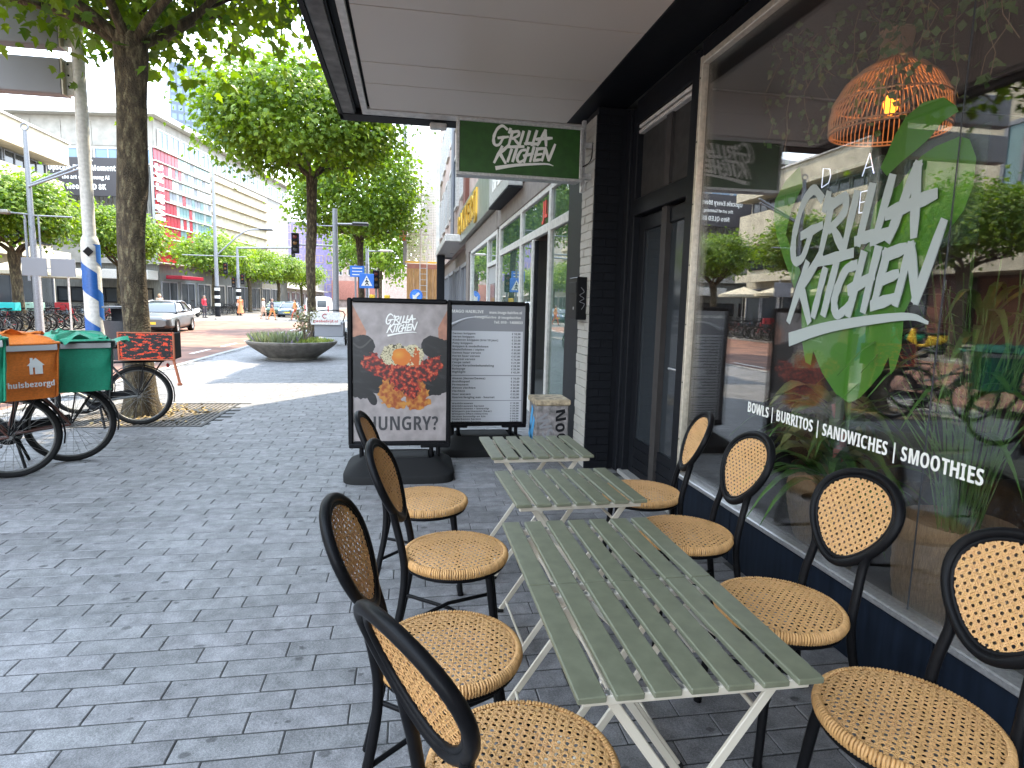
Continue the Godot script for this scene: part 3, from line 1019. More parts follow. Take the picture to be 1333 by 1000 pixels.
func shop_window() -> void:
	var w := thing("shop_window", "large double glazed restaurant window with a green leaf and hand lettered white logo", "window", Vector3(1.92, 0.37, -0.75))
	var o := -w.position
	var i := 0
	for zz in [[-3.934, -1.952], [-1.946, 0.20], [0.206, 2.426]]:
		for x in [1.9085, 1.9285]:
			obj("pane", boxm(Vector3(x, 1.725, (zz[0] + zz[1]) * 0.5), Vector3(0.006, 2.71, zz[1] - zz[0])), M.pane, w, o)
	obj("glass_joint", boxm(Vector3(1.9085, 1.725, -1.949), Vector3(0.005, 2.71, 0.003)), M.bin_grey, w, o)
	# green leaf film between the panes; polygons in (z, y)
	var film := Transform3D(Basis(Vector3(0, 0, 1), Vector3(0, 1, 0), Vector3(-1, 0, 0)), Vector3(1.919, 0, 0))
	var leaf := MB.new()
	leaf.prism(poly2([-2.05, 2.29, -2.14, 2.30, -2.22, 2.27, -2.27, 2.21, -2.30, 2.15, -2.33, 2.10, -2.29, 2.06, -2.22, 2.10, -2.15, 2.13, -2.09, 2.16, -2.05, 2.20, -1.98, 2.22, -1.99, 2.24]), 0.001, film)
	leaf.prism(poly2([-2.06, 2.12, -2.12, 2.10, -2.17, 2.06, -2.22, 2.01, -2.28, 1.99, -2.34, 1.95, -2.36, 1.80, -2.32, 1.70, -2.22, 1.60, -2.13, 1.50, -2.05, 1.66, -1.97, 1.80, -1.91, 1.87, -1.885, 1.95, -1.885, 2.04, -1.92, 2.11, -1.96, 2.13]), 0.001, film.translated(Vector3(-0.0014, 0, 0)))
	leaf.prism(poly2([-2.78, 1.66, -2.76, 1.48, -2.74, 1.36, -2.70, 1.26, -2.66, 1.25, -2.65, 1.32, -2.57, 1.22, -2.47, 1.14, -2.38, 1.11, -2.32, 1.14, -2.26, 1.20, -2.21, 1.26, -2.18, 1.33, -2.16, 1.26, -2.14, 1.29, -2.12, 1.37, -2.125, 1.51, -2.21, 1.61, -2.31, 1.70, -2.35, 1.80, -2.42, 1.72, -2.52, 1.78, -2.60, 1.72]), 0.001, film.translated(Vector3(-0.0028, 0, 0)))
	leaf.prism(poly2([-2.99, 2.17, -2.88, 2.22, -2.84, 2.12, -2.92, 2.02, -2.95, 1.90, -2.88, 1.80, -2.80, 1.70, -2.84, 1.62, -2.94, 1.76, -3.03, 1.90, -3.07, 2.01, -3.07, 2.09]), 0.001, film)
	obj("leaf_emblem", leaf, M.leaf_film, w, o)
	# lettering on the outside; local x runs along +z
	var lg := obj("logo", logo_mesh(0.90, 0.73, 0.064, 0.0012), M.letter_film, w)
	lg.transform = Transform3D(Basis(Vector3(0, 0, 1), Vector3(0, 1, 0), Vector3(-1, 0, 0)), Vector3(1.9045, 1.36, -2.88) + o)
	var ln := letters("lettering", "BOWLS | BURRITOS | SANDWICHES | SMOOTHIES", 0.058, M.sign_white, w, Vector3(1.9045, 0.962, -2.432) + o, -PI / 2, 1.455)
	ln.set_meta("label", "white line of food words low on the glass")

func shop_inside() -> void:
	# the room behind the glass
	var b := MB.new()
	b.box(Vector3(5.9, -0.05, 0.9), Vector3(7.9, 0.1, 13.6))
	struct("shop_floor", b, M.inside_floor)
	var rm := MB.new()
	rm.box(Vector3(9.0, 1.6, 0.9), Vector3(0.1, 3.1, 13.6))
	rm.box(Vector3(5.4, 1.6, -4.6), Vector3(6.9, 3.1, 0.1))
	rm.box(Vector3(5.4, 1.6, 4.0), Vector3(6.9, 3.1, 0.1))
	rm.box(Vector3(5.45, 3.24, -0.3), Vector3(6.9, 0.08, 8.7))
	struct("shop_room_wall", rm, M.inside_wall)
	# woven pendant lamp with a glowing bulb
	var l := thing("pendant_lamp", "large woven rattan dome lamp with a glowing filament bulb behind the window", "lamp", Vector3(2.62, 2.5, -3.15))
	var sh := MB.new()
	for k in 72:
		var a := TAU * k / 72
		var p := PackedVector3Array()
		for q in [[0.295, 0.0], [0.30, 0.07], [0.285, 0.17], [0.235, 0.26], [0.16, 0.33], [0.085, 0.375], [0.07, 0.42], [0.085, 0.53]]:
			p.append(Vector3(q[0] * cos(a), q[1], q[0] * sin(a)))
		sh.tube(p, 0.0036, 5)
	for q in [[0.295, 0.0], [0.299, 0.02], [0.288, 0.16], [0.21, 0.285], [0.082, 0.378], [0.07, 0.42], [0.083, 0.52]]:
		var p := PackedVector3Array()
		for k in 40: p.append(Vector3(q[0] * cos(TAU * k / 40), q[1], q[0] * sin(TAU * k / 40)))
		sh.tube(p, 0.005, 5, true)
	obj("lamp_shade", sh, M.rattan, l)
	var cd := MB.new()
	cd.tube(PackedVector3Array([Vector3(0, 0.75, 0), Vector3(0, 0.24, 0)]), 0.005, 6)
	cd.tube(PackedVector3Array([Vector3(0, 0.30, 0), Vector3(0, 0.22, 0)]), 0.02, 8)
	obj("cord", cd, M.black_matt, l)
	var bu := MB.new()
	bu.ball(Vector3(0, 0.15, 0), Vector3(0.038, 0.06, 0.038), 12)
	obj("bulb", bu, M.filament, l)
	var om := OmniLight3D.new()
	om.name = "bulb_light"
	om.light_color = Color(1.0, 0.68, 0.38)
	om.light_energy = 0.022
	om.light_size = 0.03
	om.omni_range = 8.0
	om.omni_attenuation = 2.0
	om.shadow_enabled = true
	l.add_child(om)
	om.position = Vector3(0, 0.15, 0)
	# ivy hanging from the ceiling
	var wh := ["over the far end of the window", "above the dome of the rattan lamp", "right of the rattan lamp"]
	var ip := [Vector3(2.35, 3.15, -3.6), Vector3(2.5, 3.15, -2.95), Vector3(2.4, 3.15, -2.45)]
	for k in 3:
		var v := thing("ivy", "trailing green ivy hanging inside the glass %s" % wh[k], "plant", ip[k], 0, "ivy hanging inside the window")
		var stem := MB.new()
		var lv := MB.new()
		for s in 9:
			var x0 := Vector3(rng.randf_range(-0.12, 0.12), 0, rng.randf_range(-0.35, 0.35))
			var pts := PackedVector3Array()
			var len := rng.randf_range(0.25, 0.7)
			for q in 7:
				var p := x0 + Vector3(0.03 * sin(q * 1.7 + s), -len * q / 6.0, 0.04 * sin(q * 1.3 + s * 2))
				pts.append(p)
				for m in 3:
					leaf_at(lv, p + Vector3(rng.randfn(0, 0.02), rng.randfn(0, 0.03), rng.randfn(0, 0.03)), 0.05)
			stem.tube(pts, 0.002, 4)
		obj("stem", stem, M.dry_stem, v)
		stuff(obj("foliage", lv, M.plant_leaf, v))
	# track spots
	var tk := thing("spot_rail", "black ceiling rail with two small spotlights seen high in the window", "light", Vector3(3.0, 3.1, -1.9))
	obj("rail", boxm(Vector3(0, 0.06, 0), Vector3(0.03, 0.03, 1.6)), M.black_matt, tk)
	for s in [-0.25, 0.15]:
		var sp := MB.new()
		sp.tube(PackedVector3Array([Vector3(0, 0.05, s), Vector3(0, -0.04, s)]), 0.008, 6)
		sp.tube(PackedVector3Array([Vector3(-0.02, -0.02, s), Vector3(0.05, -0.14, s + 0.03)]), 0.035, 12)
		obj("spotlight", sp, M.bin_grey, tk)
	# potted plants in woven baskets
	var spots := [[Vector3(2.36, 0, -2.2), 0.21, 0.62, "tall dry grass with thin pale stems"], [Vector3(2.36, 0, -3.0), 0.15, 0.45, "drooping strap leaves and a reddish stem"], [Vector3(2.7, 0, -3.55), 0.18, 0.5, "wide yellow green leaves"]]
	for k in 3:
		var s = spots[k]
		var t := thing("potted_plant", "%s in a woven basket pot behind the glass" % s[3], "plant", s[0], 0, "potted plants in the window")
		var pt := MB.new()
		var pr := []
		for q in 22:
			var f := q / 21.0
			pr.append(Vector2(s[1] * (0.72 + 0.38 * sin(f * PI * 0.75)) + 0.004 * (q % 2), f * s[2]))
		pt.lathe(pr, 30)
		pt.lathe([Vector2(0, s[2] - 0.05), Vector2(s[1] * 0.95, s[2] - 0.05)], 24)
		obj("pot", pt, M.pot, t)
		var lv := MB.new()
		if k == 0:
			for q in 70:
				var a := rng.randf() * TAU
				var b2 := Vector3(cos(a), 0, sin(a))
				var hgt := rng.randf_range(0.5, 1.25)
				lv.tube(PackedVector3Array([Vector3(0, s[2] - 0.06, 0) + b2 * rng.randf() * 0.08, b2 * rng.randf_range(0.05, 0.16) + Vector3(0, s[2] + hgt * 0.5, 0), b2 * rng.randf_range(0.1, 0.4) + Vector3(0, s[2] + hgt, 0)]), 0.0035, 4)
		for q in [40, 46, 26][k]:
			var a := rng.randf() * TAU
			var d := Vector3(cos(a), 0, sin(a))
			var ln: float = rng.randf_range(0.4, 0.85) * (0.7 if k == 2 else 1.0)
			blade(lv, Vector3(0, s[2] + (rng.randf_range(0.35, 0.9) if k == 0 else rng.randf_range(-0.02, 0.5)), 0), d, ln, [0.02, 0.035, 0.11][k], rng.randf_range(0.15, 0.6))
		stuff(obj("leaves", lv, [M.plant_leaf, M.plant_leaf, M.plant_pale][k], t))
		if k == 1:
			var tk2 := MB.new()
			tk2.tube(PackedVector3Array([Vector3(0, 0.4, 0), Vector3(0.02, 0.8, 0.01), Vector3(0, 1.0, -0.02)]), 0.03, 8)
			obj("stem", tk2, M.terracotta, t)
	# rattan sofa and cushion deep in the window
	var so := thing("rattan_sofa", "brown rattan bench with a patterned grey cushion behind the grass pot", "bench", Vector3(2.95, 0, -1.25))
	var bk := MB.new()
	var rows := []
	for q in 14:
		var row := PackedVector3Array()
		for p in 20:
			row.append(Vector3(0.32 + 0.012 * sin(p * 3.0 + q * PI), 0.12 + q * 0.06, -0.75 + p * 0.08))
		rows.append(row)
	bk.grid(rows)
	bk.box(Vector3(0.34, 0.93, 0), Vector3(0.05, 0.04, 1.6), 0.01)
	bk.box(Vector3(0, 0.22, 0), Vector3(0.66, 0.36, 1.55), 0.02)
	obj("seat", bk, M.basket, so)
	obj("cushion", boxm(Vector3(-0.02, 0.46, 0), Vector3(0.6, 0.10, 1.5), 0.04), mat("cushion", [0.18, 0.17, 0.165], 0.9, 0.0, "blotch", 4.0), so)
	# neon words
	var nw := thing("neon_words", "white outline neon letters hanging behind the window logo", "neon sign", Vector3(2.62, 2.2, -3.3))
	var nb := MB.new()
	for g in [["D", -0.38, 0.1], ["A", -0.02, 0.1], ["E", -0.02, -0.11], ["A", 0.17, -0.11], ["S", 0.31, -0.11], ["O", 0.22, -0.33], ["O", 0.36, -0.33], ["D", 0.50, -0.33]]:
		var sh2 := {"D": [[0, 0], [0, 1], [0.5, 0.85], [0.6, 0.5], [0.5, 0.15], [0, 0]], "A": [[0, 0], [0.35, 1], [0.7, 0], [0.55, 0.35], [0.15, 0.35]], "E": [[0.6, 0], [0, 0], [0, 0.5], [0.45, 0.5], [0, 0.5], [0, 1], [0.6, 1]], "S": [[0, 0.15], [0.3, 0], [0.6, 0.25], [0.1, 0.7], [0.3, 1], [0.6, 0.85]], "O": [[0.3, 0], [0, 0.3], [0, 0.7], [0.3, 1], [0.6, 0.7], [0.6, 0.3], [0.3, 0]]}
		var pts := PackedVector3Array()
		for q in sh2[g[0]]: pts.append(Vector3(0, g[2] + q[1] * 0.12, g[1] + q[0] * 0.13))
		nb.tube(pts, 0.003, 5)
	obj("lettering", nb, M.neon, nw)
	obj("back_board", boxm(Vector3(0.03, -0.08, 0.1), Vector3(0.01, 0.55, 1.3)), M.tinted_pane, nw)

func leaf_at(b: MB, p: Vector3, s: float) -> void:
	var u := Vector3(rng.randfn(), rng.randfn() - 0.6, rng.randfn()).normalized()
	var v := u.cross(Vector3(rng.randfn(), rng.randfn(), rng.randfn())).normalized()
	var n := u.cross(v)
	b.quad(p, p + u * s * 0.45 + v * s * 0.4 + n * s * 0.08, p + u * s, p + u * s * 0.45 - v * s * 0.4 + n * s * 0.08, n)

func blade(b: MB, p: Vector3, d: Vector3, ln: float, w: float, lift: float) -> void:
	# a strap leaf that arches out and droops
	var side := d.cross(Vector3.UP).normalized()
	var last := []
	for i in 7:
		var f := i / 6.0
		var c := p + d * ln * f * 0.75 + Vector3.UP * ln * (lift * 2.0 * f - (lift + 0.5) * f * f)
		var ww := w * (0.5 + f * 1.6 if f < 0.35 else 1.06 * (1.0 - f) / 0.65 + 0.02)
		var e := [c - side * ww, c + Vector3(0, -0.15 * w, 0), c + side * ww]
		if last:
			b.quad(last[0], last[1], e[1], e[0], Vector3.UP)
			b.quad(last[1], last[2], e[2], e[1], Vector3.UP)
		last = e

# ---------------------------------------------------------------- buildings
func window_meshes(w: float, h: float, fr := 0.08, bars := 1) -> Array:
	# frame and pane in local axes, facing +z
	var f := MB.new()
	for s: float in [-1.0, 1.0]:
		f.box(Vector3(s * (w - fr) * 0.5, 0, 0.02), Vector3(fr, h, 0.12))
		f.box(Vector3(0, s * (h - fr) * 0.5, 0.02), Vector3(w - 2 * fr, fr, 0.12))
	for i in bars:
		f.box(Vector3(-w * 0.5 + w * (i + 1) / (bars + 1), 0, 0.018), Vector3(fr * 0.7, h - 2 * fr, 0.10))
	var p := MB.new()
	p.box(Vector3(0, 0, -0.01), Vector3(w - fr, h - fr, 0.03))
	return [f.mesh(), p.mesh()]

func put_window(ms: Array, frame: Material, glass: Material, parent: Node, at: Vector3, turn: float) -> void:
	var f := inst("window", ms[0], frame, parent, at)
	f.rotation.y = turn
	inst("pane", ms[1], glass, f)

func right_street() -> void:
	var t := thing("hair_salon_building", "shop with white aluminium glazing and an open door next to the restaurant's brick pier", "building", Vector3(1.72, 0, -9.1))
	var o := -t.position
	var w := MB.new()
	w.box(Vector3(5.86, 8.2, -10.45), Vector3(8.2, 10.0, 8.1))
	w.box(Vector3(9.9, 1.6, -10.45), Vector3(0.1, 3.2, 8.1))
	obj("wall", w, M.pink_wall, t, o)
	obj("lintel", boxm(Vector3(1.77, 3.17, -9.3), Vector3(0.12, 0.34, 5.7), 0.01), mat("lintel_brown", [0.17, 0.14, 0.12], 0.6, 0.0, "soft", 0.5), t, o)
	obj("dark_post", boxm(Vector3(1.745, 1.6, -6.13), Vector3(0.17, 3.2, 0.6), 0.006), M.dark_frame, t, o)
	var fr := MB.new()
	for z in [-6.5, -7.6, -9.6, -11.86]:
		fr.box(Vector3(1.75, 1.5, z), Vector3(0.06, 3.0, 0.12 if z < -7 else 0.06), 0.006)
	fr.box(Vector3(1.752, 2.49, -9.2), Vector3(0.06, 0.11, 5.4), 0.006)
	fr.box(Vector3(1.752, 2.965, -9.2), Vector3(0.06, 0.07, 5.4), 0.006)
	fr.box(Vector3(1.75, 1.21, -8.62), Vector3(0.07, 2.42, 0.09), 0.006)
	fr.box(Vector3(1.752, 0.08, -7.0), Vector3(0.09, 0.16, 1.0), 0.006)
	fr.box(Vector3(1.752, 0.08, -9.8), Vector3(0.09, 0.16, 3.9), 0.006)
	obj("window_frame", fr, M.white_frame, t, o)
	for z in [[-6.53, -7.53], [-8.66, -9.53], [-9.67, -11.79]]:
		obj("pane", boxm(Vector3(1.755, 1.28, (z[0] + z[1]) * 0.5), Vector3(0.008, 2.28, z[0] - z[1])), M.tinted_pane, t, o)
	for z in [[-6.53, -7.53], [-7.67, -9.53], [-9.67, -11.79]]:
		obj("transom_pane", boxm(Vector3(1.755, 2.735, (z[0] + z[1]) * 0.5), Vector3(0.008, 0.36, z[0] - z[1])), M.tinted_pane, t, o)
	var dr := obj("door", boxm(Vector3(2.15, 1.2, -7.75), Vector3(0.80, 2.38, 0.05), 0.006), mat("door_beige", [0.42, 0.40, 0.35], 0.5, 0.0, "soft", 1.0), t, o)
	obj("handle", boxm(Vector3(2.38, 1.05, -7.70), Vector3(0.12, 0.22, 0.03), 0.006), M.iron, dr)
	obj("door_edge", boxm(Vector3(1.76, 1.2, -8.52), Vector3(0.05, 2.4, 0.06)), M.black_matt, t, o)
	var inn := MB.new()
	inn.box(Vector3(5.8, -0.01, -10.4), Vector3(8.0, 0.05, 8.0))
	inn.box(Vector3(4.6, 1.5, -10.0), Vector3(0.1, 3.0, 7.8))
	inn.box(Vector3(3.3, 1.5, -6.4), Vector3(2.6, 3.0, 0.1))
	inn.box(Vector3(3.3, 1.5, -14.2), Vector3(2.6, 3.0, 0.1))
	obj("shop_interior", inn, mat("salon_inside", [0.25, 0.25, 0.24], 0.7), t, o)
	var pn := letters("house_sign", "JL", 0.22, mat("sign_red", [0.6, 0.05, 0.03], 0.5), t, Vector3(1.74, 2.74, -7.95) + o, -PI / 2, 0.0, 0.01)
	pn.set_meta("label", "red lettering in the transom window")
	# grey box sign above the door
	var bs := thing("shop_sign", "pale grey box sign with white lettering above the white shop front", "sign", Vector3(1.6, 3.55, -10.6))
	obj("box", boxm(Vector3(0, 0.12, 0), Vector3(0.22, 0.72, 2.3), 0.01), mat("sign_grey", [0.40, 0.40, 0.37], 0.5, 0.0, "soft", 1.0), bs)
	obj("edge", boxm(Vector3(0, -0.255, 0), Vector3(0.23, 0.03, 2.32)), M.black_matt, bs)
	letters("lettering", "HAIR", 0.34, M.sign_white, bs, Vector3(-0.115, 0.12, 0.0), -PI / 2, 1.3, 0.012)
	# the next shop: gold letters on steel
	var g := thing("gold_letter_shop", "shop with large gold letters on a brushed steel fascia and tall windows", "building", Vector3(1.72, 0, -16.0))
	o = -g.position
	var gw := MB.new()
	gw.box(Vector3(5.86, 4.2, -16.56), Vector3(8.2, 2.2, 4.1))
	gw.box(Vector3(5.86, 1.55, -18.2), Vector3(8.0, 3.0, 0.9))
	gw.box(Vector3(4.3, 1.55, -15.2), Vector3(0.1, 3.0, 5.2))
	obj("wall", gw, M.pink_wall, g, o)
	obj("fascia", boxm(Vector3(1.66, 3.88, -16.1), Vector3(0.16, 0.96, 7.8), 0.01), mat("brushed", [0.36, 0.38, 0.33], 0.35, 0.4, "streak", 0.6), g, o)
	obj("lintel", boxm(Vector3(1.75, 3.17, -15.5), Vector3(0.10, 0.40, 6.7), 0.01), M.lintel_brown, g, o)
	var gl := letters("gold_lettering", "BAKKERIJ", 0.60, M.gold, g, Vector3(1.56, 3.9, -17.3) + o, -PI / 2, 5.4, 0.05)
	gl.set_meta("label", "large gold relief letters")
	var gf := MB.new()
	for z in [-12.15, -13.6, -17.3]:
		gf.box(Vector3(1.75, 1.45, z), Vector3(0.09, 2.9, 0.12), 0.006)
	gf.box(Vector3(1.752, 2.93, -14.7), Vector3(0.09, 0.09, 5.2), 0.006)
	gf.box(Vector3(1.752, 2.36, -12.85), Vector3(0.09, 0.09, 1.4), 0.006)
	obj("window_frame", gf, M.white_frame, g, o)
	obj("pane", boxm(Vector3(1.76, 2.64, -12.87), Vector3(0.008, 0.50, 1.34)), M.tinted_pane, g, o)
	obj("pane", boxm(Vector3(1.76, 1.45, -15.45), Vector3(0.008, 2.88, 3.6)), M.tinted_pane, g, o)
	var d2 := obj("door", boxm(Vector3(1.77, 1.15, -12.87), Vector3(0.05, 2.3, 1.3), 0.006), M.salon_inside, g, o)
	obj("pane", boxm(Vector3(1.742, 1.1, -12.87), Vector3(0.01, 1.7, 0.7)), M.dark_glass, d2)
	obj("rear_post", boxm(Vector3(1.74, 1.5, -18.1), Vector3(0.1, 3.0, 0.7), 0.01), M.lintel_brown, g, o)
	# brick and plaster building farther on
	var b := thing("plaster_building", "tall pale plaster building with white windows and a dark brick corner beyond the gold letters", "building", Vector3(1.72, 0, -27.0))
	o = -b.position
	obj("wall", boxm(Vector3(5.86, 8.0, -27.4), Vector3(8.2, 9.2, 17.4)), M.pink_wall, b, o)
	obj("ground_floor", boxm(Vector3(5.9, 1.7, -27.4), Vector3(8.0, 3.4, 17.4)), M.lintel_brown, b, o)
	obj("brick_corner", boxm(Vector3(1.70, 8.0, -18.9), Vector3(0.12, 9.2, 0.7)), M.brick_red, b, o)
	var ms := window_meshes(1.5, 1.9, 0.11, 1)
	for f in 3:
		for k in 6:
			put_window(ms, M.white_frame, M.blue_glass, b, Vector3(1.75, 5.9 + f * 2.9, -20.4 - k * 2.7) + o, -PI / 2)
	var sf := window_meshes(2.6, 2.7, 0.12, 1)
	for k in 5:
		put_window(sf, M.grey_paint, M.dark_glass, b, Vector3(1.87, 1.5, -20.4 - k * 3.2) + o, -PI / 2)
	var gut := MB.new()
	gut.tube(PackedVector3Array([Vector3(1.63, 12.4, -23.7), Vector3(1.63, 3.4, -23.7)]), 0.07, 8)
	obj("drain_pipe", gut, M.grey_paint, b, o)
	var c2 := thing("shop_canopy", "small white metal canopy over the shop windows beyond the gold letters", "canopy", Vector3(1.4, 3.4, -22.5))
	obj("roof", boxm(Vector3(0.05, 0.12, 0), Vector3(0.7, 0.22, 6.6), 0.02), M.white_frame, c2)
	obj("bracket", boxm(Vector3(0.1, -0.05, -3.0), Vector3(0.5, 0.08, 0.08)), M.grey_paint, c2)
	var db := thing("shop_post", "dark square post under the white metal canopy", "post", Vector3(1.25, 0, -24.6))
	obj("shaft", boxm(Vector3(0, 1.7, 0), Vector3(0.30, 3.38, 0.30), 0.01), M.dark_frame, db)
	# hoarding and scaffold
	var h := thing("wooden_hoarding", "orange plywood hoarding with a red top band standing across the pavement", "hoarding", Vector3(0.85, 0, -36.5))
	for k in 5:
		obj("panel", boxm(Vector3(-0.74 + k * 0.37, 1.75, 0), Vector3(0.362, 3.5, 0.04), 0.004), M.wood_hoarding, h)
	obj("top_band", boxm(Vector3(0, 3.63, 0.01), Vector3(1.86, 0.26, 0.06), 0.005), M.terracotta, h)
	obj("side", boxm(Vector3(-0.93, 1.75, -1.6), Vector3(0.04, 3.5, 3.2)), M.wood_hoarding, h)
	var ld := thing("ladder", "tall white ladder leaning against the orange hoarding", "ladder", Vector3(0.85, 0, -36.2))
	var lb := MB.new()
	for s in [-0.2, 0.2]:
		lb.bar(Vector3(s, 0, 0.35), Vector3(s, 4.1, 0.02), 0.05, 0.03, Vector3.RIGHT)
	obj("rail", lb, M.white_frame, ld)
	for k in 12:
		var f := (k + 0.7) / 12.5
		obj("rung", boxm(Vector3(0, 4.1 * f, 0.35 - 0.33 * f), Vector3(0.38, 0.03, 0.03)), M.white_frame, ld)
	var sc := thing("scaffold", "scaffold wrapped in pale netting above the orange hoarding", "scaffold", Vector3(0.75, 3.8, -39.0))
	var tb := MB.new()
	for x in [-0.85, 0.0, 0.75]:
		for z in [-1.2, 1.2]:
			tb.tube(PackedVector3Array([Vector3(x, 0, z), Vector3(x, 10.4, z)]), 0.035, 6)
	for k in 6:
		for z in [-1.2, 1.2]:
			tb.tube(PackedVector3Array([Vector3(-0.9, 0.05 + k * 2.0, z), Vector3(0.8, 0.05 + k * 2.0, z)]), 0.03, 6)
		tb.tube(PackedVector3Array([Vector3(-0.85, k * 2.0, 1.2), Vector3(0.75, k * 2.0 + 1.9, 1.2)]), 0.03, 6)
	obj("tube_frame", tb, M.steel, sc)
	var nt := MB.new()
	for k in 110:
		nt.box(Vector3(0, 0.1 + k * 0.095, 1.26), Vector3(1.7, 0.05, 0.004))
	for k in 18:
		nt.box(Vector3(-0.84 + k * 0.1, 5.2, 1.264), Vector3(0.03, 10.4, 0.004))
	obj("netting", nt, mat("netting", [0.60, 0.57, 0.54], 0.8), sc)
	obj("yellow_rail", boxm(Vector3(0, 0.14, 1.4), Vector3(1.9, 0.08, 0.05)), M.yellow, sc)
	obj("end_board", boxm(Vector3(-0.98, 5.0, 0.6), Vector3(0.20, 10.0, 0.3)), M.grey_paint, sc)
	var bn := thing("orange_banner", "vertical orange shop banner with white lettering on a bracket before the scaffold", "banner", Vector3(-0.36, 5.2, -37.6))
	obj("cloth", boxm(Vector3(0, 0.85, 0), Vector3(0.36, 1.75, 0.04), 0.01), M.orange_banner, bn)
	obj("arm", boxm(Vector3(0.25, 1.76, 0), Vector3(0.9, 0.04, 0.04)), M.grey_paint, bn)
	var lt := letters("lettering", "intertoys", 0.16, M.sign_white, bn, Vector3(0.06, 0.85, 0.025), 0, 1.3)
	lt.rotation = Vector3(0, 0, PI / 2)

func left_street() -> void:
	# cream department store along the far side
	var t := thing("cream_store", "cream building with a long parapet band and a shop awning across the street", "building", Vector3(-25, 0, -41.0))
	var o := -t.position
	var w := MB.new()
	w.box(Vector3(-35, 8.4, -41.2), Vector3(20, 2.6, 20.2))
	w.box(Vector3(-36, 5.7, -41.2), Vector3(20, 11.4, 20.0))
	obj("wall", w, M.cream_wall, t, o)
	obj("parapet", boxm(Vector3(-34.6, 11.65, -41.2), Vector3(20, 1.55, 20.4)), M.cream_wall, t, o)
	obj("coping", boxm(Vector3(-34.55, 12.5, -41.2), Vector3(20.2, 0.14, 20.6)), M.white_frame, t, o)
	var ms := window_meshes(2.3, 1.05, 0.08, 1)
	for k in 8: put_window(ms, M.grey_paint, M.dark_glass, t, Vector3(-25.95, 10.3, -32.6 - k * 2.45) + o, PI / 2)
	ms = window_meshes(2.3, 1.9, 0.14, 1)
	for k in 8: put_window(ms, M.dark_frame, M.dark_glass, t, Vector3(-25.95, 6.0, -32.6 - k * 2.45) + o, PI / 2)
	ms = window_meshes(2.3, 3.4, 0.12, 0)
	for k in 8: put_window(ms, M.grey_paint, M.dark_glass, t, Vector3(-25.95, 1.75, -32.6 - k * 2.45) + o, PI / 2)
	var aw := thing("shop_awning", "long cream awning fascia with dark lettering over the shop across the street", "awning", Vector3(-25, 4.2, -40.5))
	obj("fascia", boxm(Vector3(0.7, 0, 0), Vector3(0.2, 0.62, 19.0), 0.02), M.cream_wall, aw)
	obj("roof", boxm(Vector3(-0.1, 0.2, 0), Vector3(1.6, 0.1, 19.0)), M.cream_wall, aw)
	letters("lettering", "CAFE BAR", 0.3, M.print_dark, aw, Vector3(0.82, 0.0, 1.0), PI / 2, 1.9)
	# the nearer block seen in the window's reflection
	var n := thing("cream_block", "cream block overhanging a brick ground floor, seen mirrored in the shop window", "building", Vector3(-24.6, 0, -18.0))
	o = -n.position
	obj("wall", boxm(Vector3(-34.6, 8.3, -0.5), Vector3(20, 9.1, 61.0)), M.cream_wall, n, o)
	var bw := obj("brick_wall", boxm(Vector3(-32.6, 1.87, -22.0), Vector3(10.6, 3.7, 15.2)), M.brick_red, n, o)
	var br := MB.new()
	for c in 34:
		for k in 60:
			br.box(Vector3(-27.28, 0.06 + c * 0.105, -14.7 - k * 0.245 - (0.12 if c % 2 else 0.0)), Vector3(0.03, 0.09, 0.23))
	stuff(obj("brick", br, mat("brick_orange", [0.40, 0.17, 0.09], 0.85, 0.0, "grain", 1.0), bw))
	obj("corner_wall", boxm(Vector3(-25.6, 1.87, -29.9), Vector3(1.2, 3.7, 0.9)), M.brick_red, n, o)
	ms = window_meshes(4.2, 5.6, 0.2, 3)
	for k in 3: put_window(ms, M.grey_paint, M.teal_glass, n, Vector3(-24.6, 8.0, -24.4 + k * 6.4) + o, PI / 2)
	ms = window_meshes(3.0, 3.2, 0.14, 1)
	for k in 3: put_window(ms, M.grey_paint, M.blue_glass, n, Vector3(-27.2, 1.7, -12.6 + k * 3.4) + o, PI / 2)
	# parasols of the cafe
	var pp := [Vector3(-21.6, 0, -44.0), Vector3(-21.4, 0, -38.6), Vector3(-21.8, 0, -33.8)]
	var pw := ["beside the lamp post with the ring top", "in the middle of the cafe terrace", "nearest the brick corner of the cream block"]
	for k in 3:
		var p := thing("parasol", "cream cafe parasol across the street %s" % pw[k], "parasol", pp[k], 0, "cream cafe parasols")
		var cm := MB.new()
		cm.lathe([Vector2(0.02, 3.35), Vector2(1.9, 2.75), Vector2(1.9, 2.75), Vector2(1.9, 2.55)], 8)
		obj("canopy", cm, M.cream_wall, p)
		var pl := MB.new()
		pl.tube(PackedVector3Array([Vector3(0, 0, 0), Vector3(0, 3.4, 0)]), 0.035, 8)
		obj("pole", pl, M.white_frame, p)
		obj("base", boxm(Vector3(0, 0.05, 0), Vector3(0.6, 0.1, 0.6), 0.02), M.concrete, p)
	# the electronics store with the red and glass front
	var s := thing("electronics_store", "large store with a red and glass screen front, a black billboard and cream ledges", "building", Vector3(-24, 0, -66), deg_to_rad(-9))
	var bk := MB.new()
	bk.box(Vector3(-15.2, 11.6, -18), Vector3(30.2, 13.8, 36))
	obj("wall", bk, M.pale_wall, s)
	obj("roof_edge", boxm(Vector3(-15, 18.75, -17.6), Vector3(31.4, 0.5, 37.4)), M.white_frame, s)
	obj("base_wall", boxm(Vector3(-15.4, 2.35, -18.2), Vector3(30.0, 4.7, 35.6)), M.grey_wall, s)
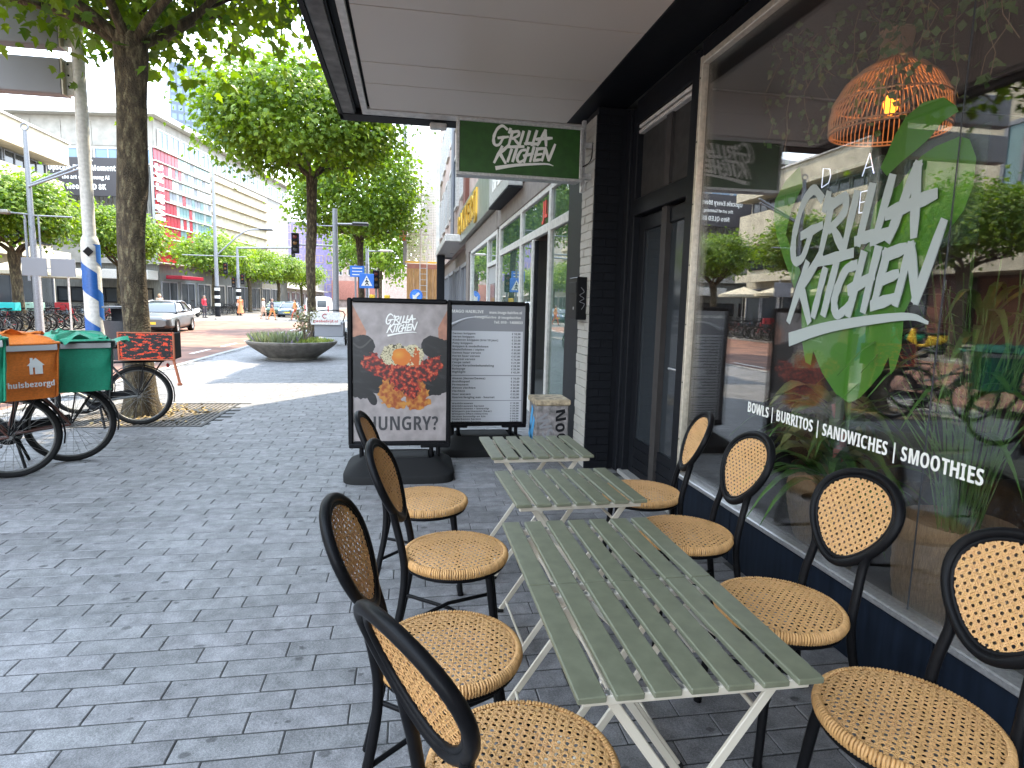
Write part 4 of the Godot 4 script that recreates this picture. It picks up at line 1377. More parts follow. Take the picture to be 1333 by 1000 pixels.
	# screen of glass panels
	for r in 9:
		for c in 18:
			var y := 4.9 + r * 1.19
			var z := 1.0 - c * 0.62
			var f := c / 17.0 - (0.1 if r < 4 else -0.12)
			var m: Material = M.teal_glass
			var q := rng.randf()
			if f < 0.30: m = M.red_panel if q < 0.9 else M.red_deep
			elif q > f * 1.25 + 0.05: m = M.red_panel
			elif q < 0.22: m = M.pale_glass
			elif r > 4 and q < 0.5: m = M.grey_paint
			if r >= 7 and c < 4: m = M.red_deep
			obj("glass_panel", boxm(Vector3(0.34, y + 0.55, z - 0.3), Vector3(0.05, 1.02, 0.56)), m, s)
		obj("ledge", boxm(Vector3(0.42, 4.82 + r * 1.19, -4.6), Vector3(0.36, 0.09, 11.3)), M.white_frame, s)
	obj("ledge", boxm(Vector3(0.42, 15.55, -4.6), Vector3(0.36, 0.09, 11.3)), M.white_frame, s)
	obj("screen_back", boxm(Vector3(0.12, 10.2, -4.6), Vector3(0.24, 10.8, 11.2)), M.pale_glass, s)
	var mk := letters("store_lettering", "Markt", 1.5, M.sign_white, s, Vector3(0.62, 11.4, 0.75), 0, 5.2, 0.1)
	mk.transform.basis = Basis(Vector3(0, mk.scale.x, 0), Vector3(0, 0, 1) * 1.0, Vector3(1, 0, 0))
	for k in 8:
		obj("ledge", boxm(Vector3(0.2, 6.2 + k * 1.25, -18.6), Vector3(0.5, 0.28, 16.4)), M.cream_wall, s)
	obj("cream_front", boxm(Vector3(0.05, 10.1, -18.6), Vector3(0.2, 10.8, 16.6)), M.cream_wall, s)
	var ms2 := window_meshes(1.9, 1.8, 0.12, 1)
	for k in 16: put_window(ms2, M.white_frame, M.blue_glass, s, Vector3(0.0, 16.7, -1.4 - k * 2.1), PI / 2)
	ms2 = window_meshes(3.0, 3.0, 0.14, 1)
	for k in 9: put_window(ms2, M.grey_paint, M.dark_glass, s, Vector3(-0.36, 1.6, -2.0 - k * 3.6), PI / 2)
	# front that faces the square
	for k in 9: obj("facing_panel", boxm(Vector3(-1.6 - k * 2.9, 16.9, 0.02), Vector3(2.82, 2.2, 0.08)), M.pale_wall, s)
	ms2 = window_meshes(2.7, 1.5, 0.12, 1)
	for k in 9: put_window(ms2, M.white_frame, M.blue_glass, s, Vector3(-1.6 - k * 2.9, 14.85, 0.02), 0)
	var rb := MB.new()
	for k in 70: rb.box(Vector3(-0.3 - k * 0.42, 10.2, 0.06), Vector3(0.24, 7.4, 0.12))
	obj("ribbed_cladding", rb, M.grey_wall, s)
	obj("awning", boxm(Vector3(-4.0, 3.6, 0.9), Vector3(7.4, 0.9, 1.8), 0.03), M.white_frame, s)
	obj("awning", boxm(Vector3(-14.0, 3.6, 0.9), Vector3(5.0, 0.9, 1.8), 0.03), mat("awning_green", [0.30, 0.45, 0.25], 0.7), s)
	obj("awning", boxm(Vector3(0.8, 3.5, -3.0), Vector3(1.6, 0.35, 4.4), 0.03), M.red_deep, s)
	for k in 6: put_window(ms2, M.dark_frame, M.dark_glass, s, Vector3(-2.4 - k * 3.4, 1.6, -0.38), 0)
	var bb := thing("billboard", "black billboard with white advertising text above the store corner", "billboard", Vector3(-30.4, 10.8, -64.9), deg_to_rad(-9))
	obj("board", boxm(Vector3(0, 1.65, 0), Vector3(8.2, 3.5, 0.2), 0.03), M.billboard, bb)
	letters("lettering", "Upscale Every Moment", 0.50, M.sign_white, bb, Vector3(0.5, 2.45, 0.11), 0, 6.2, 0.02)
	letters("lettering", "the art of Samsung AI", 0.34, M.sign_white, bb, Vector3(0.8, 1.6, 0.11), 0, 4.4, 0.02)
	letters("lettering", "Neo QLED 8K", 0.50, M.sign_white, bb, Vector3(0.8, 0.75, 0.11), 0, 3.6, 0.02)
	var lc := MB.new()
	lc.box(Vector3(-60, 7.5, -58), Vector3(44, 15, 12))
	var far := thing("back_building", "grey building behind the cream store's parapet", "building", Vector3(-60, 0, -58))
	obj("wall", lc, M.grey_wall, far, -far.position)

func far_buildings() -> void:
	var t := thing("glass_tower", "tall blue grey office tower with a window grid rising behind the trees", "tower", Vector3(-80, 0, -262), deg_to_rad(24))
	obj("wall", boxm(Vector3(0, 43, 0), Vector3(19, 86, 17), 0.3), M.tower_grid, t)
	var wn := MB.new()
	for y in 26:
		for x in 9: wn.box(Vector3(-8.4 + x * 2.1, 5 + y * 3.1, 8.5), Vector3(1.5, 2.1, 0.1))
		for z in 8: wn.box(Vector3(9.5, 5 + y * 3.1, -7.4 + z * 2.1), Vector3(0.1, 2.1, 1.7))
	stuff(obj("window", wn, mat("tower_glass", [0.13, 0.18, 0.23], 0.15), t))
	var p := thing("purple_building", "violet fronted building with pale window bands at the end of the street", "building", Vector3(-29, 0, -182))
	obj("wall", boxm(Vector3(0, 11.6, -6), Vector3(24, 23.2, 12)), M.purple_wall, p)
	var ms := window_meshes(2.2, 2.2, 0.2, 1)
	for f in 5:
		for k in 8: put_window(ms, M.pink_wall, M.purple_wall, p, Vector3(-10 + k * 2.85, 5.2 + f * 4.0, 0.03), 0)
	var q := thing("pink_building", "pink rendered building with a brick red lower front at the end of the street", "building", Vector3(-13.6, 0, -170))
	obj("wall", boxm(Vector3(0, 13, -8), Vector3(13, 26, 14)), M.pink_wall, q)
	obj("lower_front", boxm(Vector3(0, 4.5, -0.8), Vector3(13.2, 5.0, 0.6)), M.terracotta, q)
	ms = window_meshes(1.6, 2.2, 0.16, 1)
	for f in 4:
		for k in 4: put_window(ms, M.white_frame, M.dark_glass, q, Vector3(-4.6 + k * 3.0, 9.5 + f * 3.8, -0.96), 0)
	var e := thing("end_building", "pale office building on the right side at the street's end", "building", Vector3(4, 0, -120))
	obj("wall", boxm(Vector3(3.4, 9, 0), Vector3(10, 18, 90)), M.pale_wall, e)
	ms = window_meshes(2.0, 1.8, 0.14, 1)
	for f in 4:
		for k in 10: put_window(ms, M.white_frame, M.blue_glass, e, Vector3(-1.62, 5.0 + f * 3.6, 40 - k * 4.0), -PI / 2)
	var r := thing("low_shops", "low row of pale shops under the far trees on the left", "building", Vector3(-30, 0, -140))
	obj("wall", boxm(Vector3(0, 4, 0), Vector3(16, 8, 60)), M.pale_wall, r)
	ms = window_meshes(3.4, 2.6, 0.2, 1)
	for k in 10: put_window(ms, M.grey_paint, M.dark_glass, r, Vector3(8.03, 1.8, 26 - k * 5.4), PI / 2)
	obj("awning", boxm(Vector3(8.6, 3.8, 0), Vector3(1.4, 0.3, 56)), M.white_frame, r)
	for i in 3:
		var b := thing("horizon_block", ["wide pale city block behind the purple building", "low brown city block closing the street's end", "grey city block far behind the store"][i], "building", [Vector3(-40, 0, -300), Vector3(6, 0, -290), Vector3(-120, 0, -200)][i])
		obj("wall", boxm(Vector3(0, [13.0, 9.0, 10.0][i], 0), Vector3(60, [26.0, 18.0, 20.0][i], 20)), [M.pale_wall, M.pink_wall, M.grey_wall][i], b)

# ---------------------------------------------------------------- trees
func leaf_mesh(fine: bool) -> ArrayMesh:
	var b := MB.new()
	b.use_c = true
	var p := PackedVector3Array()
	if fine:
		for q in [[0, 0], [0.16, 0.02], [0.42, 0.16], [0.30, 0.30], [0.52, 0.56], [0.26, 0.52], [0.20, 0.66], [0, 1.0], [-0.20, 0.66], [-0.26, 0.52], [-0.52, 0.56], [-0.30, 0.30], [-0.42, 0.16], [-0.16, 0.02]]:
			p.append(Vector3(q[0], q[1], -0.25 * absf(q[0]) - 0.12 * q[1] * q[1]))
		var c := Vector3(0, 0.34, 0.03)
		for i in p.size():
			var a := p[i]
			var d := p[(i + 1) % p.size()]
			var n := (a - c).cross(d - c).normalized()
			if n.z < 0: n = -n
			b.tri(c, a, d, n, n, n)
	else:
		var e := [Vector3(0, 0, 0), Vector3(0.45, 0.35, -0.14), Vector3(0.2, 0.62, -0.1), Vector3(0, 1, -0.14), Vector3(-0.2, 0.62, -0.1), Vector3(-0.45, 0.35, -0.14)]
		var c := Vector3(0, 0.4, 0.04)
		for i in 6:
			var n: Vector3 = (e[i] - c).cross(e[(i + 1) % 6] - c).normalized()
			if n.z < 0: n = -n
			b.tri(c, e[i], e[(i + 1) % 6], n, n, n)
	return b.mesh()

func crown(parent: Node, c: Vector3, r: Vector3, count: int, size: float, fine: bool, sd: int, low := -0.75) -> void:
	var lr := RandomNumberGenerator.new()
	lr.seed = sd
	var mm := MultiMesh.new()
	mm.transform_format = MultiMesh.TRANSFORM_3D
	mm.use_colors = true
	mm.mesh = leaf_mesh(fine)
	mm.instance_count = count
	var clumps := []
	var nc: int = maxi(count / 55, 20)
	for i in nc:
		var d := Vector3(lr.randfn(), lr.randfn(), lr.randfn()).normalized()
		if d.y < low: d.y = low * lr.randf()
		d = d.normalized()
		var f := pow(lr.randf(), 0.33)
		f = 0.42 + 0.55 * f
		f *= 1.0 + 0.16 * sin(d.x * 5.0 + sd) * cos(d.z * 4.0 + sd)
		clumps.append([c + d * r * f, lr.randf_range(0.7, 1.2), lr.randf()])
	for i in count:
		var k: Array = clumps[lr.randi() % nc]
		var cr: float = k[1] * minf(r.x, r.z) * 0.17
		var off := Vector3(lr.randfn(), lr.randfn() * 0.7, lr.randfn()) * cr
		var p: Vector3 = k[0] + off
		var out := ((p - c) / r).normalized()
		var nrm := (Vector3(lr.randfn(), lr.randfn(), lr.randfn()) * 0.55 + Vector3.UP * 0.7 + out * 0.5).normalized()
		var tip := (out * 0.8 + Vector3(lr.randfn(), lr.randfn() - 0.9, lr.randfn()) * 0.6)
		tip = (tip - nrm * tip.dot(nrm)).normalized()
		var s := size * lr.randf_range(0.6, 1.25)
		mm.set_instance_transform(i, Transform3D(Basis(tip.cross(nrm) * s, tip * s, nrm * s), p))
		var yl: float = clampf(0.25 + 0.45 * k[2] + 0.3 * lr.randfn() * 0.6, 0.0, 1.0)
		mm.set_instance_color(i, Color(0.065, 0.14, 0.016).lerp(Color(0.27, 0.37, 0.024), yl))
	var o := MultiMeshInstance3D.new()
	o.name = "crown"
	o.multimesh = mm
	o.material_override = M.leaf
	parent.add_child(o)
	stuff(o)

func plane_tree(label: String, at: Vector3, fork: float, rad: float, c: Vector3, r: Vector3, count: int, size: float, fine: bool, sd: int, group := "plane trees along the street") -> Node3D:
	var t := thing("plane_tree", label, "tree", at, 0, group)
	var lr := RandomNumberGenerator.new()
	lr.seed = sd * 13 + 1
	var b := MB.new()
	# trunk with swellings, as rings
	var rows := []
	var ph := lr.randf() * 6.0
	for i in 26:
		var f := i / 25.0
		var cc := Vector3(0.07 * sin(f * 5.0 + ph), f * fork, 0.05 * sin(f * 4.0 + ph * 2)) * Vector3(f, 1, f)
		var row := PackedVector3Array()
		for k in 18:
			var a := TAU * k / 18
			var q := rad * (1.0 - 0.06 * f) + rad * 0.5 * exp(-f * fork * 4.0)
			q *= 1.0 + 0.07 * sin(a * 2.0 + f * 7.0 + ph) + 0.05 * sin(a * 3.0 - f * 15.0) + 0.16 * exp(-pow((f - 0.62) * 14.0, 2.0)) * (0.5 + 0.5 * cos(a - 0.3)) + 0.25 * exp(-pow((f - 0.98) * 10.0, 2.0))
			row.append(cc + Vector3(cos(a) * q, 0, sin(a) * q))
		rows.append(row)
	b.grid(rows, false, true)
	var top: Vector3 = Vector3(0.07 * sin(5.0 + ph), fork, 0.05 * sin(4.0 + ph * 2))
	obj("trunk", b, M.bark, t)
	var n := 7
	for i in n:
		var a := TAU * i / n + ph
		var d := Vector3(cos(a), 0, sin(a))
		var reach := r.x * lr.randf_range(0.55, 0.8)
		var rise := lr.randf_range(0.25, 1.6)
		var lb := MB.new()
		var pts := curve([top + Vector3(0, -0.15, 0), top + d * reach * 0.3 + Vector3(0, 0.18 + rise * 0.1, 0), top + d * reach * 0.65 + Vector3(0, 0.15 + rise * 0.5, 0) + Vector3(lr.randfn(), 0, lr.randfn()) * 0.15, top + d * reach + Vector3(0, rise, 0)], 4)
		var rr := PackedFloat32Array()
		for k in pts.size(): rr.append(rad * 0.42 * (1.0 - 0.8 * k / pts.size()))
		lb.tube(pts, 0.05, 8, false, rr)
		for s in 3:
			var p0 := pts[5 + s * 2]
			var e := (d.rotated(Vector3.UP, lr.randf_range(-1.2, 1.2)) + Vector3(0, lr.randf_range(-0.2, 1.0), 0)) * r.x * 0.35
			lb.tube(PackedVector3Array([p0, p0 + e * 0.5 + Vector3(0, 0.08, 0), p0 + e]), 0.02, 5, false, PackedFloat32Array([rad * 0.16, rad * 0.10, rad * 0.04]))
		obj("limb", lb, M.bark, t)
	crown(t, c - at, r, count, size, fine, sd)
	return t

func trees() -> void:
	plane_tree("large plane tree with a knobbly leaning trunk rising from the iron grate", Vector3(-3.36, 0, -8.42), 4.6, 0.158, Vector3(-3.7, 6.85, -8.0), Vector3(3.3, 2.05, 3.8), 20000, 0.17, true, 3)
	plane_tree("leafy plane tree with a slim bare trunk behind the round planter", Vector3(-3.5, 0, -23.6), 6.0, 0.17, Vector3(-3.6, 7.5, -22.6), Vector3(2.95, 1.7, 2.9), 17000, 0.18, true, 5)
	plane_tree("dark leafy plane tree standing beyond the grey lamp post", Vector3(-2.75, 0, -37.5), 5.2, 0.19, Vector3(-2.9, 7.7, -37.0), Vector3(3.3, 3.1, 3.3), 17000, 0.24, false, 8)
	plane_tree("farthest plane tree of the near pavement, behind the crossing sign", Vector3(-2.4, 0, -55), 5.0, 0.18, Vector3(-2.4, 6.5, -55), Vector3(3.6, 2.7, 3.6), 6000, 0.32, false, 9)
	var w := ["nearest round plane tree across the road, seen in the window's reflection", "round yellow green plane tree behind the parked bicycles at the left edge", "round yellow green plane tree standing behind the leaning trunk", "pale plane tree by the crossing lights with the long arm", "pale plane tree between the traffic light and the blue car", "small pale plane tree left of the white van", "pale plane tree far down the street over the van"]
	var p := [Vector3(-15.8, 0, -19.3), Vector3(-15.7, 0, -28.2), Vector3(-15.6, 0, -37.2), Vector3(-18.6, 0, -64), Vector3(-18.2, 0, -76), Vector3(-17.4, 0, -88), Vector3(-17.0, 0, -104)]
	for i in 7:
		var h: float = 4.75 if i < 3 else 5.6
		plane_tree(w[i], p[i], h - 1.6, 0.20, p[i] + Vector3(0.1, h + 0.1, 0.1), Vector3(2.15, 1.2, 2.15) if i < 3 else Vector3(3.4, 1.6, 4.0), 9000 if i < 3 else 5000, 0.19 if i < 3 else 0.32, false, 20 + i, "plane trees across the road")

# ---------------------------------------------------------------- hanging sign, letter box, cabinet
func canopy_sign() -> void:
	var s := thing("hanging_sign", "green lightbox sign with the white hand lettered logo hanging under the canopy's end", "sign", Vector3(0.955, 2.835, -5.5), 0.03)
	var b := MB.new()
	b.box(Vector3(0, 0, 0), Vector3(1.10, 0.465, 0.13), 0.008)
	b.box(Vector3(0, 0.222, 0.07), Vector3(1.12, 0.028, 0.02), 0.004)
	b.box(Vector3(0, -0.222, 0.07), Vector3(1.12, 0.028, 0.02), 0.004)
	for x in [-0.546, 0.546]: b.box(Vector3(x, 0, 0.07), Vector3(0.028, 0.416, 0.02), 0.004)
	obj("frame", b, M.silver_frame, s)
	obj("face", boxm(Vector3(0, 0, 0.066), Vector3(1.07, 0.42, 0.008)), M.sign_green, s)
	obj("logo", logo_mesh(0.555, 0.36, 0.062, 0.002), M.sign_white, s, Vector3(-0.255, -0.165, 0.0702))
	var br := MB.new()
	br.box(Vector3(0.62, 0.10, 0), Vector3(0.16, 0.05, 0.06), 0.004)
	br.box(Vector3(0.62, -0.17, 0), Vector3(0.16, 0.05, 0.06), 0.004)
	br.box(Vector3(0.585, 0.0, 0.0), Vector3(0.035, 0.62, 0.04), 0.004)
	obj("bracket", br, M.silver_frame, s)
	var cb := MB.new()
	cb.tube(curve([Vector3(0.56, -0.10, 0.04), Vector3(0.64, -0.04, 0.05), Vector3(0.66, 0.10, 0.04), Vector3(0.68, 0.22, 0.02)], 5), 0.005, 6)
	obj("cable", cb, M.black_matt, s)
	var m := thing("letter_box", "black metal letter box with scribbled graffiti on the painted brick pier", "letter box", Vector3(1.568, 1.58, -5.62))
	obj("body", boxm(Vector3(0, 0, 0), Vector3(0.10, 0.39, 0.28), 0.008), M.black_frame, m)
	obj("flap", boxm(Vector3(-0.052, 0.10, 0), Vector3(0.006, 0.10, 0.25), 0.002), M.dark_frame, m)
	obj("lock", boxm(Vector3(-0.052, -0.09, 0.05), Vector3(0.006, 0.025, 0.02)), M.steel, m)
	var sb := MB.new()
	sb.tube(curve([Vector3(-0.01, 0.10, 0.1415), Vector3(0.02, 0.06, 0.1415), Vector3(-0.02, 0.03, 0.1415), Vector3(0.02, 0.0, 0.1415), Vector3(-0.02, -0.03, 0.1415), Vector3(0.025, -0.05, 0.1415), Vector3(0.0, -0.10, 0.1415)], 5), 0.0025, 5)
	obj("graffiti", sb, M.print_grey, m)
	var c := thing("utility_cabinet", "beige street cabinet with black and blue graffiti standing before the open shop door", "cabinet", Vector3(1.40, 0, -5.95))
	obj("body", boxm(Vector3(0, 0.27, 0), Vector3(0.33, 0.54, 0.34), 0.01), M.cabinet, c)
	obj("lid", boxm(Vector3(0, 0.565, 0), Vector3(0.36, 0.06, 0.38), 0.012), M.cabinet_top, c)
	var dv := MB.new()
	dv.box(Vector3(0.02, 0.27, 0.173), Vector3(0.03, 0.52, 0.008), 0.002)
	obj("rib", dv, M.cabinet, c)
	var gb := MB.new()
	for q in [[Vector3(-0.176, 0.1, -0.06), Vector3(-0.176, 0.4, 0.10)], [Vector3(-0.176, 0.06, 0.08), Vector3(-0.176, 0.3, -0.1)], [Vector3(-0.176, 0.18, -0.12), Vector3(-0.176, 0.5, 0.02)]]:
		gb.bar(q[0] * Vector3(0.96, 1, 1), q[1] * Vector3(0.96, 1, 1), 0.07, 0.004, Vector3(0, 0, 1))
	obj("graffiti", gb, M.graffiti_blue, c)
	var l1 := letters("graffiti", "WS", 0.12, M.print_grey, c, Vector3(-0.07, 0.33, 0.172), 0, 0.0, 0.002)
	l1.rotation = Vector3(0, 0, -1.2)
	var l2 := letters("graffiti", "Nocc", 0.12, M.black_matt, c, Vector3(0.095, 0.30, 0.172), 0, 0.40, 0.002)
	l2.rotation = Vector3(0, 0, -1.4)

# ---------------------------------------------------------------- terrace furniture
func egg(t: float, k := 1.0) -> Vector3:
	# outline of a chair back in its own plane, leaning
	var s := sin(t)
	var x := cos(t) * 0.168 * (1.0 + 0.24 * s - 0.05 * s * s)
	var y := s * 0.150
	return back_point(x * k, y * k)

func back_point(x: float, y: float) -> Vector3:
	var yy := 0.765 + y
	return Vector3(x, yy, -0.220 - 0.42 * (yy - 0.60) + 0.35 * x * x)

func cane(shape: int, sp: float, turn: float) -> ArrayMesh:
	# woven cane: pairs of strands both ways and single diagonals through them
	var b := MB.new()
	b.use_c = true
	var lr := RandomNumberGenerator.new()
	lr.seed = 31 + shape
	var ext := 0.25
	var sets := [[0.0, true], [PI / 2, true], [PI / 4, false], [-PI / 4, false]]
	for si in 4:
		var an: float = sets[si][0] + turn
		var d := Vector2(cos(an), sin(an))
		var e := Vector2(-d.y, d.x)
		var offs := []
		var step: float = sp if sets[si][1] else sp * 0.70711
		var n := int(ext / step) + 1
		for k in range(-n, n + 1):
			if sets[si][1]:
				offs.append(k * step - sp * 0.165)
				offs.append(k * step + sp * 0.165)
			else:
				offs.append((k + 0.5) * step)
		for o in offs:
			var tone := lr.randf_range(0.82, 1.1)
			b.col = Color(tone, tone * lr.randf_range(0.95, 1.02), tone * lr.randf_range(0.88, 1.0))
			var w := sp * 0.125
			var seg := sp * 0.5
			var m := int(ext / seg)
			var prev := []
			for i in range(-m, m + 1):
				var p: Vector2 = e * o + d * (i * seg)
				var inside := false
				var edge := 0.0
				if shape == 0:
					edge = p.length() / 0.212
				else:
					var a := atan2(p.y / 0.150, p.x / 0.168)
					var q := cos(a) * 0.168 * (1.0 + 0.24 * sin(a) - 0.05 * sin(a) * sin(a))
					edge = p.length() / Vector2(q, sin(a) * 0.150).length() / 0.93
				inside = edge <= 1.0
				if not inside:
					prev = []
					continue
				var h := 0.0011 * (1.0 if (i + int(round(o / step))) % 2 == 0 else -1.0) * (1.0 if si % 2 == 0 else -1.0) + (0.0006 if si > 1 else 0.0)
				var row := []
				for s in [-1.0, 0.0, 1.0]:
					var g: Vector2 = p + e * s * w
					var z: float = h + (0.0013 if s == 0.0 else 0.0)
					if shape == 0:
						var rr := g.length() / 0.205
						row.append(Vector3(g.x, 0.472 + z - 0.010 * pow(rr, 6.0), g.y))
					else:
						var bp := back_point(g.x, g.y)
						row.append(bp + Vector3(0, 0.42, 1).normalized() * (z + 0.006))
				if prev:
					b.quad(prev[0], prev[1], row[1], row[0], Vector3(0, 1, 0.3) if shape == 0 else Vector3(0, 0.2, 1))
					b.quad(prev[1], prev[2], row[2], row[1], Vector3(0, 1, 0.3) if shape == 0 else Vector3(0, 0.2, 1))
				prev = row
	if shape == 0:
		# wrapped rim
		for k in 150:
			var a := TAU * k / 150.0
			var t := Vector3(cos(a), 0, sin(a))
			var u := Vector3(-sin(a), 0, cos(a)) * 0.0012 * lr.randfn()
			var tone := lr.randf_range(0.78, 1.1)
			b.col = Color(tone, tone * 0.98, tone * 0.9)
			b.tube(PackedVector3Array([t * 0.205 + Vector3(0, 0.463, 0), t * 0.211 + Vector3(0, 0.466, 0) + u, t * 0.2185 + Vector3(0, 0.459, 0), t * 0.2215 + Vector3(0, 0.447, 0) + u, t * 0.217 + Vector3(0, 0.434, 0), t * 0.205 + Vector3(0, 0.430, 0)]), 0.0047, 5)
	return b.mesh()

var chair0: Node3D
func make_chair(label: String) -> Node3D:
	# faces +z, back at -z, origin on the floor under the seat
	var t := thing("cane_chair", label, "chair", Vector3.ZERO, 0, "cane bistro chairs along the tables")
	inst("seat", cane(0, 0.0205, PI / 4 + 0.12), M.cane, t)
	var ring := MB.new()
	var p := PackedVector3Array()
	for k in 36: p.append(Vector3(0.203 * cos(TAU * k / 36), 0.422, 0.203 * sin(TAU * k / 36)))
	ring.tube(p, 0.0125, 8, true)
	obj("seat_ring", ring, M.black_frame, t)
	for s: float in [-1.0, 1.0]:
		var l := MB.new()
		l.tube(curve([Vector3(s * 0.135, 0.425, 0.135), Vector3(s * 0.15, 0.36, 0.148), Vector3(s * 0.178, 0.01, 0.185)], 4), 0.0145, 10, false, PackedFloat32Array([0.017, 0.017, 0.017, 0.0165, 0.016, 0.0155, 0.015, 0.0145, 0.014]))
		l.tube(PackedVector3Array([Vector3(s * 0.178, 0.012, 0.185), Vector3(s * 0.1785, 0.0, 0.1855)]), 0.016, 10)
		obj("leg", l, M.black_frame, t)
		var r := MB.new()
		var q0 := egg(-0.62 if s > 0 else PI + 0.62, 1.05)
		r.tube(curve([q0, q0 + Vector3(s * -0.008, -0.05, 0.008), Vector3(s * 0.122, 0.52, -0.212), Vector3(s * 0.125, 0.42, -0.200), Vector3(s * 0.14, 0.28, -0.212), Vector3(s * 0.172, 0.01, -0.268)], 5), 0.0155, 10)
		r.tube(PackedVector3Array([Vector3(s * 0.172, 0.012, -0.268), Vector3(s * 0.1722, 0.0, -0.269)]), 0.017, 10)
		obj("rear_leg", r, M.black_frame, t)
	var x := MB.new()
	x.tube(PackedVector3Array([Vector3(0.164, 0.19, 0.165), Vector3(0, 0.225, -0.03), Vector3(-0.150, 0.19, -0.232)]), 0.0085, 8)
	x.tube(PackedVector3Array([Vector3(-0.164, 0.19, 0.165), Vector3(0, 0.205, -0.03), Vector3(0.150, 0.19, -0.232)]), 0.0085, 8)
	obj("stretcher", x, M.black_frame, t)
	var hoop := MB.new()
	var inner := MB.new()
	p = PackedVector3Array()
	var pi := PackedVector3Array()
	for k in 48:
		p.append(egg(TAU * k / 48, 1.05))
		pi.append(egg(TAU * k / 48, 0.94) + Vector3(0, 0, 0.002))
	hoop.tube(p, 0.0160, 10, true)
	inner.tube(pi, 0.009, 8, true)
	obj("back_hoop", hoop, M.black_frame, t)
	obj("back_ring", inner, M.black_frame, t)
	inst("backrest", cane(1, 0.0205, PI / 4), M.cane, t)
	return t

func make_table(label: String) -> Node3D:
	# 0.56 wide (x), 0.52 deep (z), top at 0.70, origin at its centre on the floor
	var t := thing("folding_table", label, "table", Vector3.ZERO, 0, "sage green folding tables in a row")
	for k in 7:
		var s := MB.new()
		s.box(Vector3(-0.251 + k * 0.0837, 0.6925, 0), Vector3(0.0635, 0.015, 0.518), 0.0025)
		obj("slat", s, M.sage, t)
	for s: float in [-1.0, 1.0]:
		obj("rail", boxm(Vector3(0, 0.673, s * 0.225), Vector3(0.53, 0.022, 0.022), 0.003), M.cream_steel, t)
		var bt := MB.new()
		for k in 6: bt.lathe([Vector2(0, 0.6882), Vector2(0.007, 0.687), Vector2(0.009, 0.684)], 8, Vector3(-0.209 + k * 0.0837, 0, s * 0.225))
		obj("bolt", bt, M.steel, t)
	for e in 2:
		var zz: float = [0.205, 0.185][e]
		for s: float in [-1.0, 1.0]:
			var l := MB.new()
			var sg: float = 1.0 if e == 0 else -1.0
			l.bar(Vector3(sg * 0.20, 0.662, s * zz), Vector3(-sg * 0.25, 0.012, s * zz), 0.024, 0.010, Vector3.RIGHT, 0.002)
			obj("leg", l, M.cream_steel, t)
			obj("foot", boxm(Vector3(-sg * 0.252, 0.008, s * zz), Vector3(0.034, 0.016, 0.022), 0.004), M.rubber, t)
		var cb := MB.new()
		var sg2: float = 1.0 if e == 0 else -1.0
		for y in [0.05, 0.60]:
			var f: float = (0.662 - y) / 0.65
			cb = MB.new()
			cb.tube(PackedVector3Array([Vector3(sg2 * (0.20 - 0.45 * f), y, -zz), Vector3(sg2 * (0.20 - 0.45 * f), y, zz)]), 0.006, 8)
			obj("cross_rod", cb, M.cream_steel, t)
	var pv := MB.new()
	for s: float in [-1.0, 1.0]:
		pv.tube(PackedVector3Array([Vector3(-0.025, 0.335, s * 0.18), Vector3(-0.025, 0.335, s * 0.214)]), 0.009, 8)
	obj("pivot", pv, M.steel, t)
	var st := MB.new()
	for x in [-0.12, 0.12]:
		st.bar(Vector3(x, 0.668, -0.2), Vector3(x + 0.1, 0.655, 0.19), 0.020, 0.004, Vector3.RIGHT)
	for k in 5: st.box(Vector3(-0.0 + k * 0.035, 0.664, 0.02), Vector3(0.008, 0.008, 0.09))
	obj("catch_strap", st, M.cream_steel, t)
	return t

func furniture() -> void:
	var tl := ["sage green slatted folding table nearest the camera, with chairs on both sides", "sage green slatted folding table pushed end to end behind the nearest one", "sage green slatted folding table standing alone, third from the camera", "farthest sage green slatted folding table, beside the graffiti cabinet"]
	var tp := [Vector3(0.628, 0, -1.383), Vector3(0.628, 0, -1.905), Vector3(0.708, 0, -2.62), Vector3(0.715, 0, -3.395)]
	var t0 := make_table(tl[0])
	t0.position = tp[0]
	for i in range(1, 4): dup(t0, tp[i], [0.0, 0.0, 0.035, 0.02][i], tl[i])
	var w := [
		[Vector3(1.285, 0, -1.275), -PI / 2 + 0.05, "rattan seated black chair at the right edge, backing the window at the nearest table"],
		[Vector3(1.31, 0, -1.88), -PI / 2 + 0.10, "rattan seated black chair below the word SMOOTHIES, backing the window"],
		[Vector3(1.285, 0, -2.60), -PI / 2 - 0.02, "rattan seated black chair left of the word BOWLS, facing the third table"],
		[Vector3(1.32, 0, -3.23), -PI / 2 - 0.25, "rattan seated black chair beside the restaurant door, farthest on the window side"],
		[Vector3(0.262, 0, -1.255), PI / 2 + 0.52, "rattan seated black chair at the bottom edge, nearest on the pavement side"],
		[Vector3(0.125, 0, -1.755), PI / 2 - 0.06, "rattan seated black chair second from the camera on the pavement side"],
		[Vector3(0.20, 0, -2.49), PI / 2 - 0.12, "rattan seated black chair third from the camera on the pavement side"],
		[Vector3(0.095, 0, -3.20), PI / 2 - 0.05, "rattan seated black chair farthest on the pavement side, in front of the poster stand"],
	]
	chair0 = make_chair(w[0][2])
	chair0.position = w[0][0]
	chair0.rotation.y = w[0][1]
	for i in range(1, 8): dup(chair0, w[i][0], w[i][1], w[i][2])

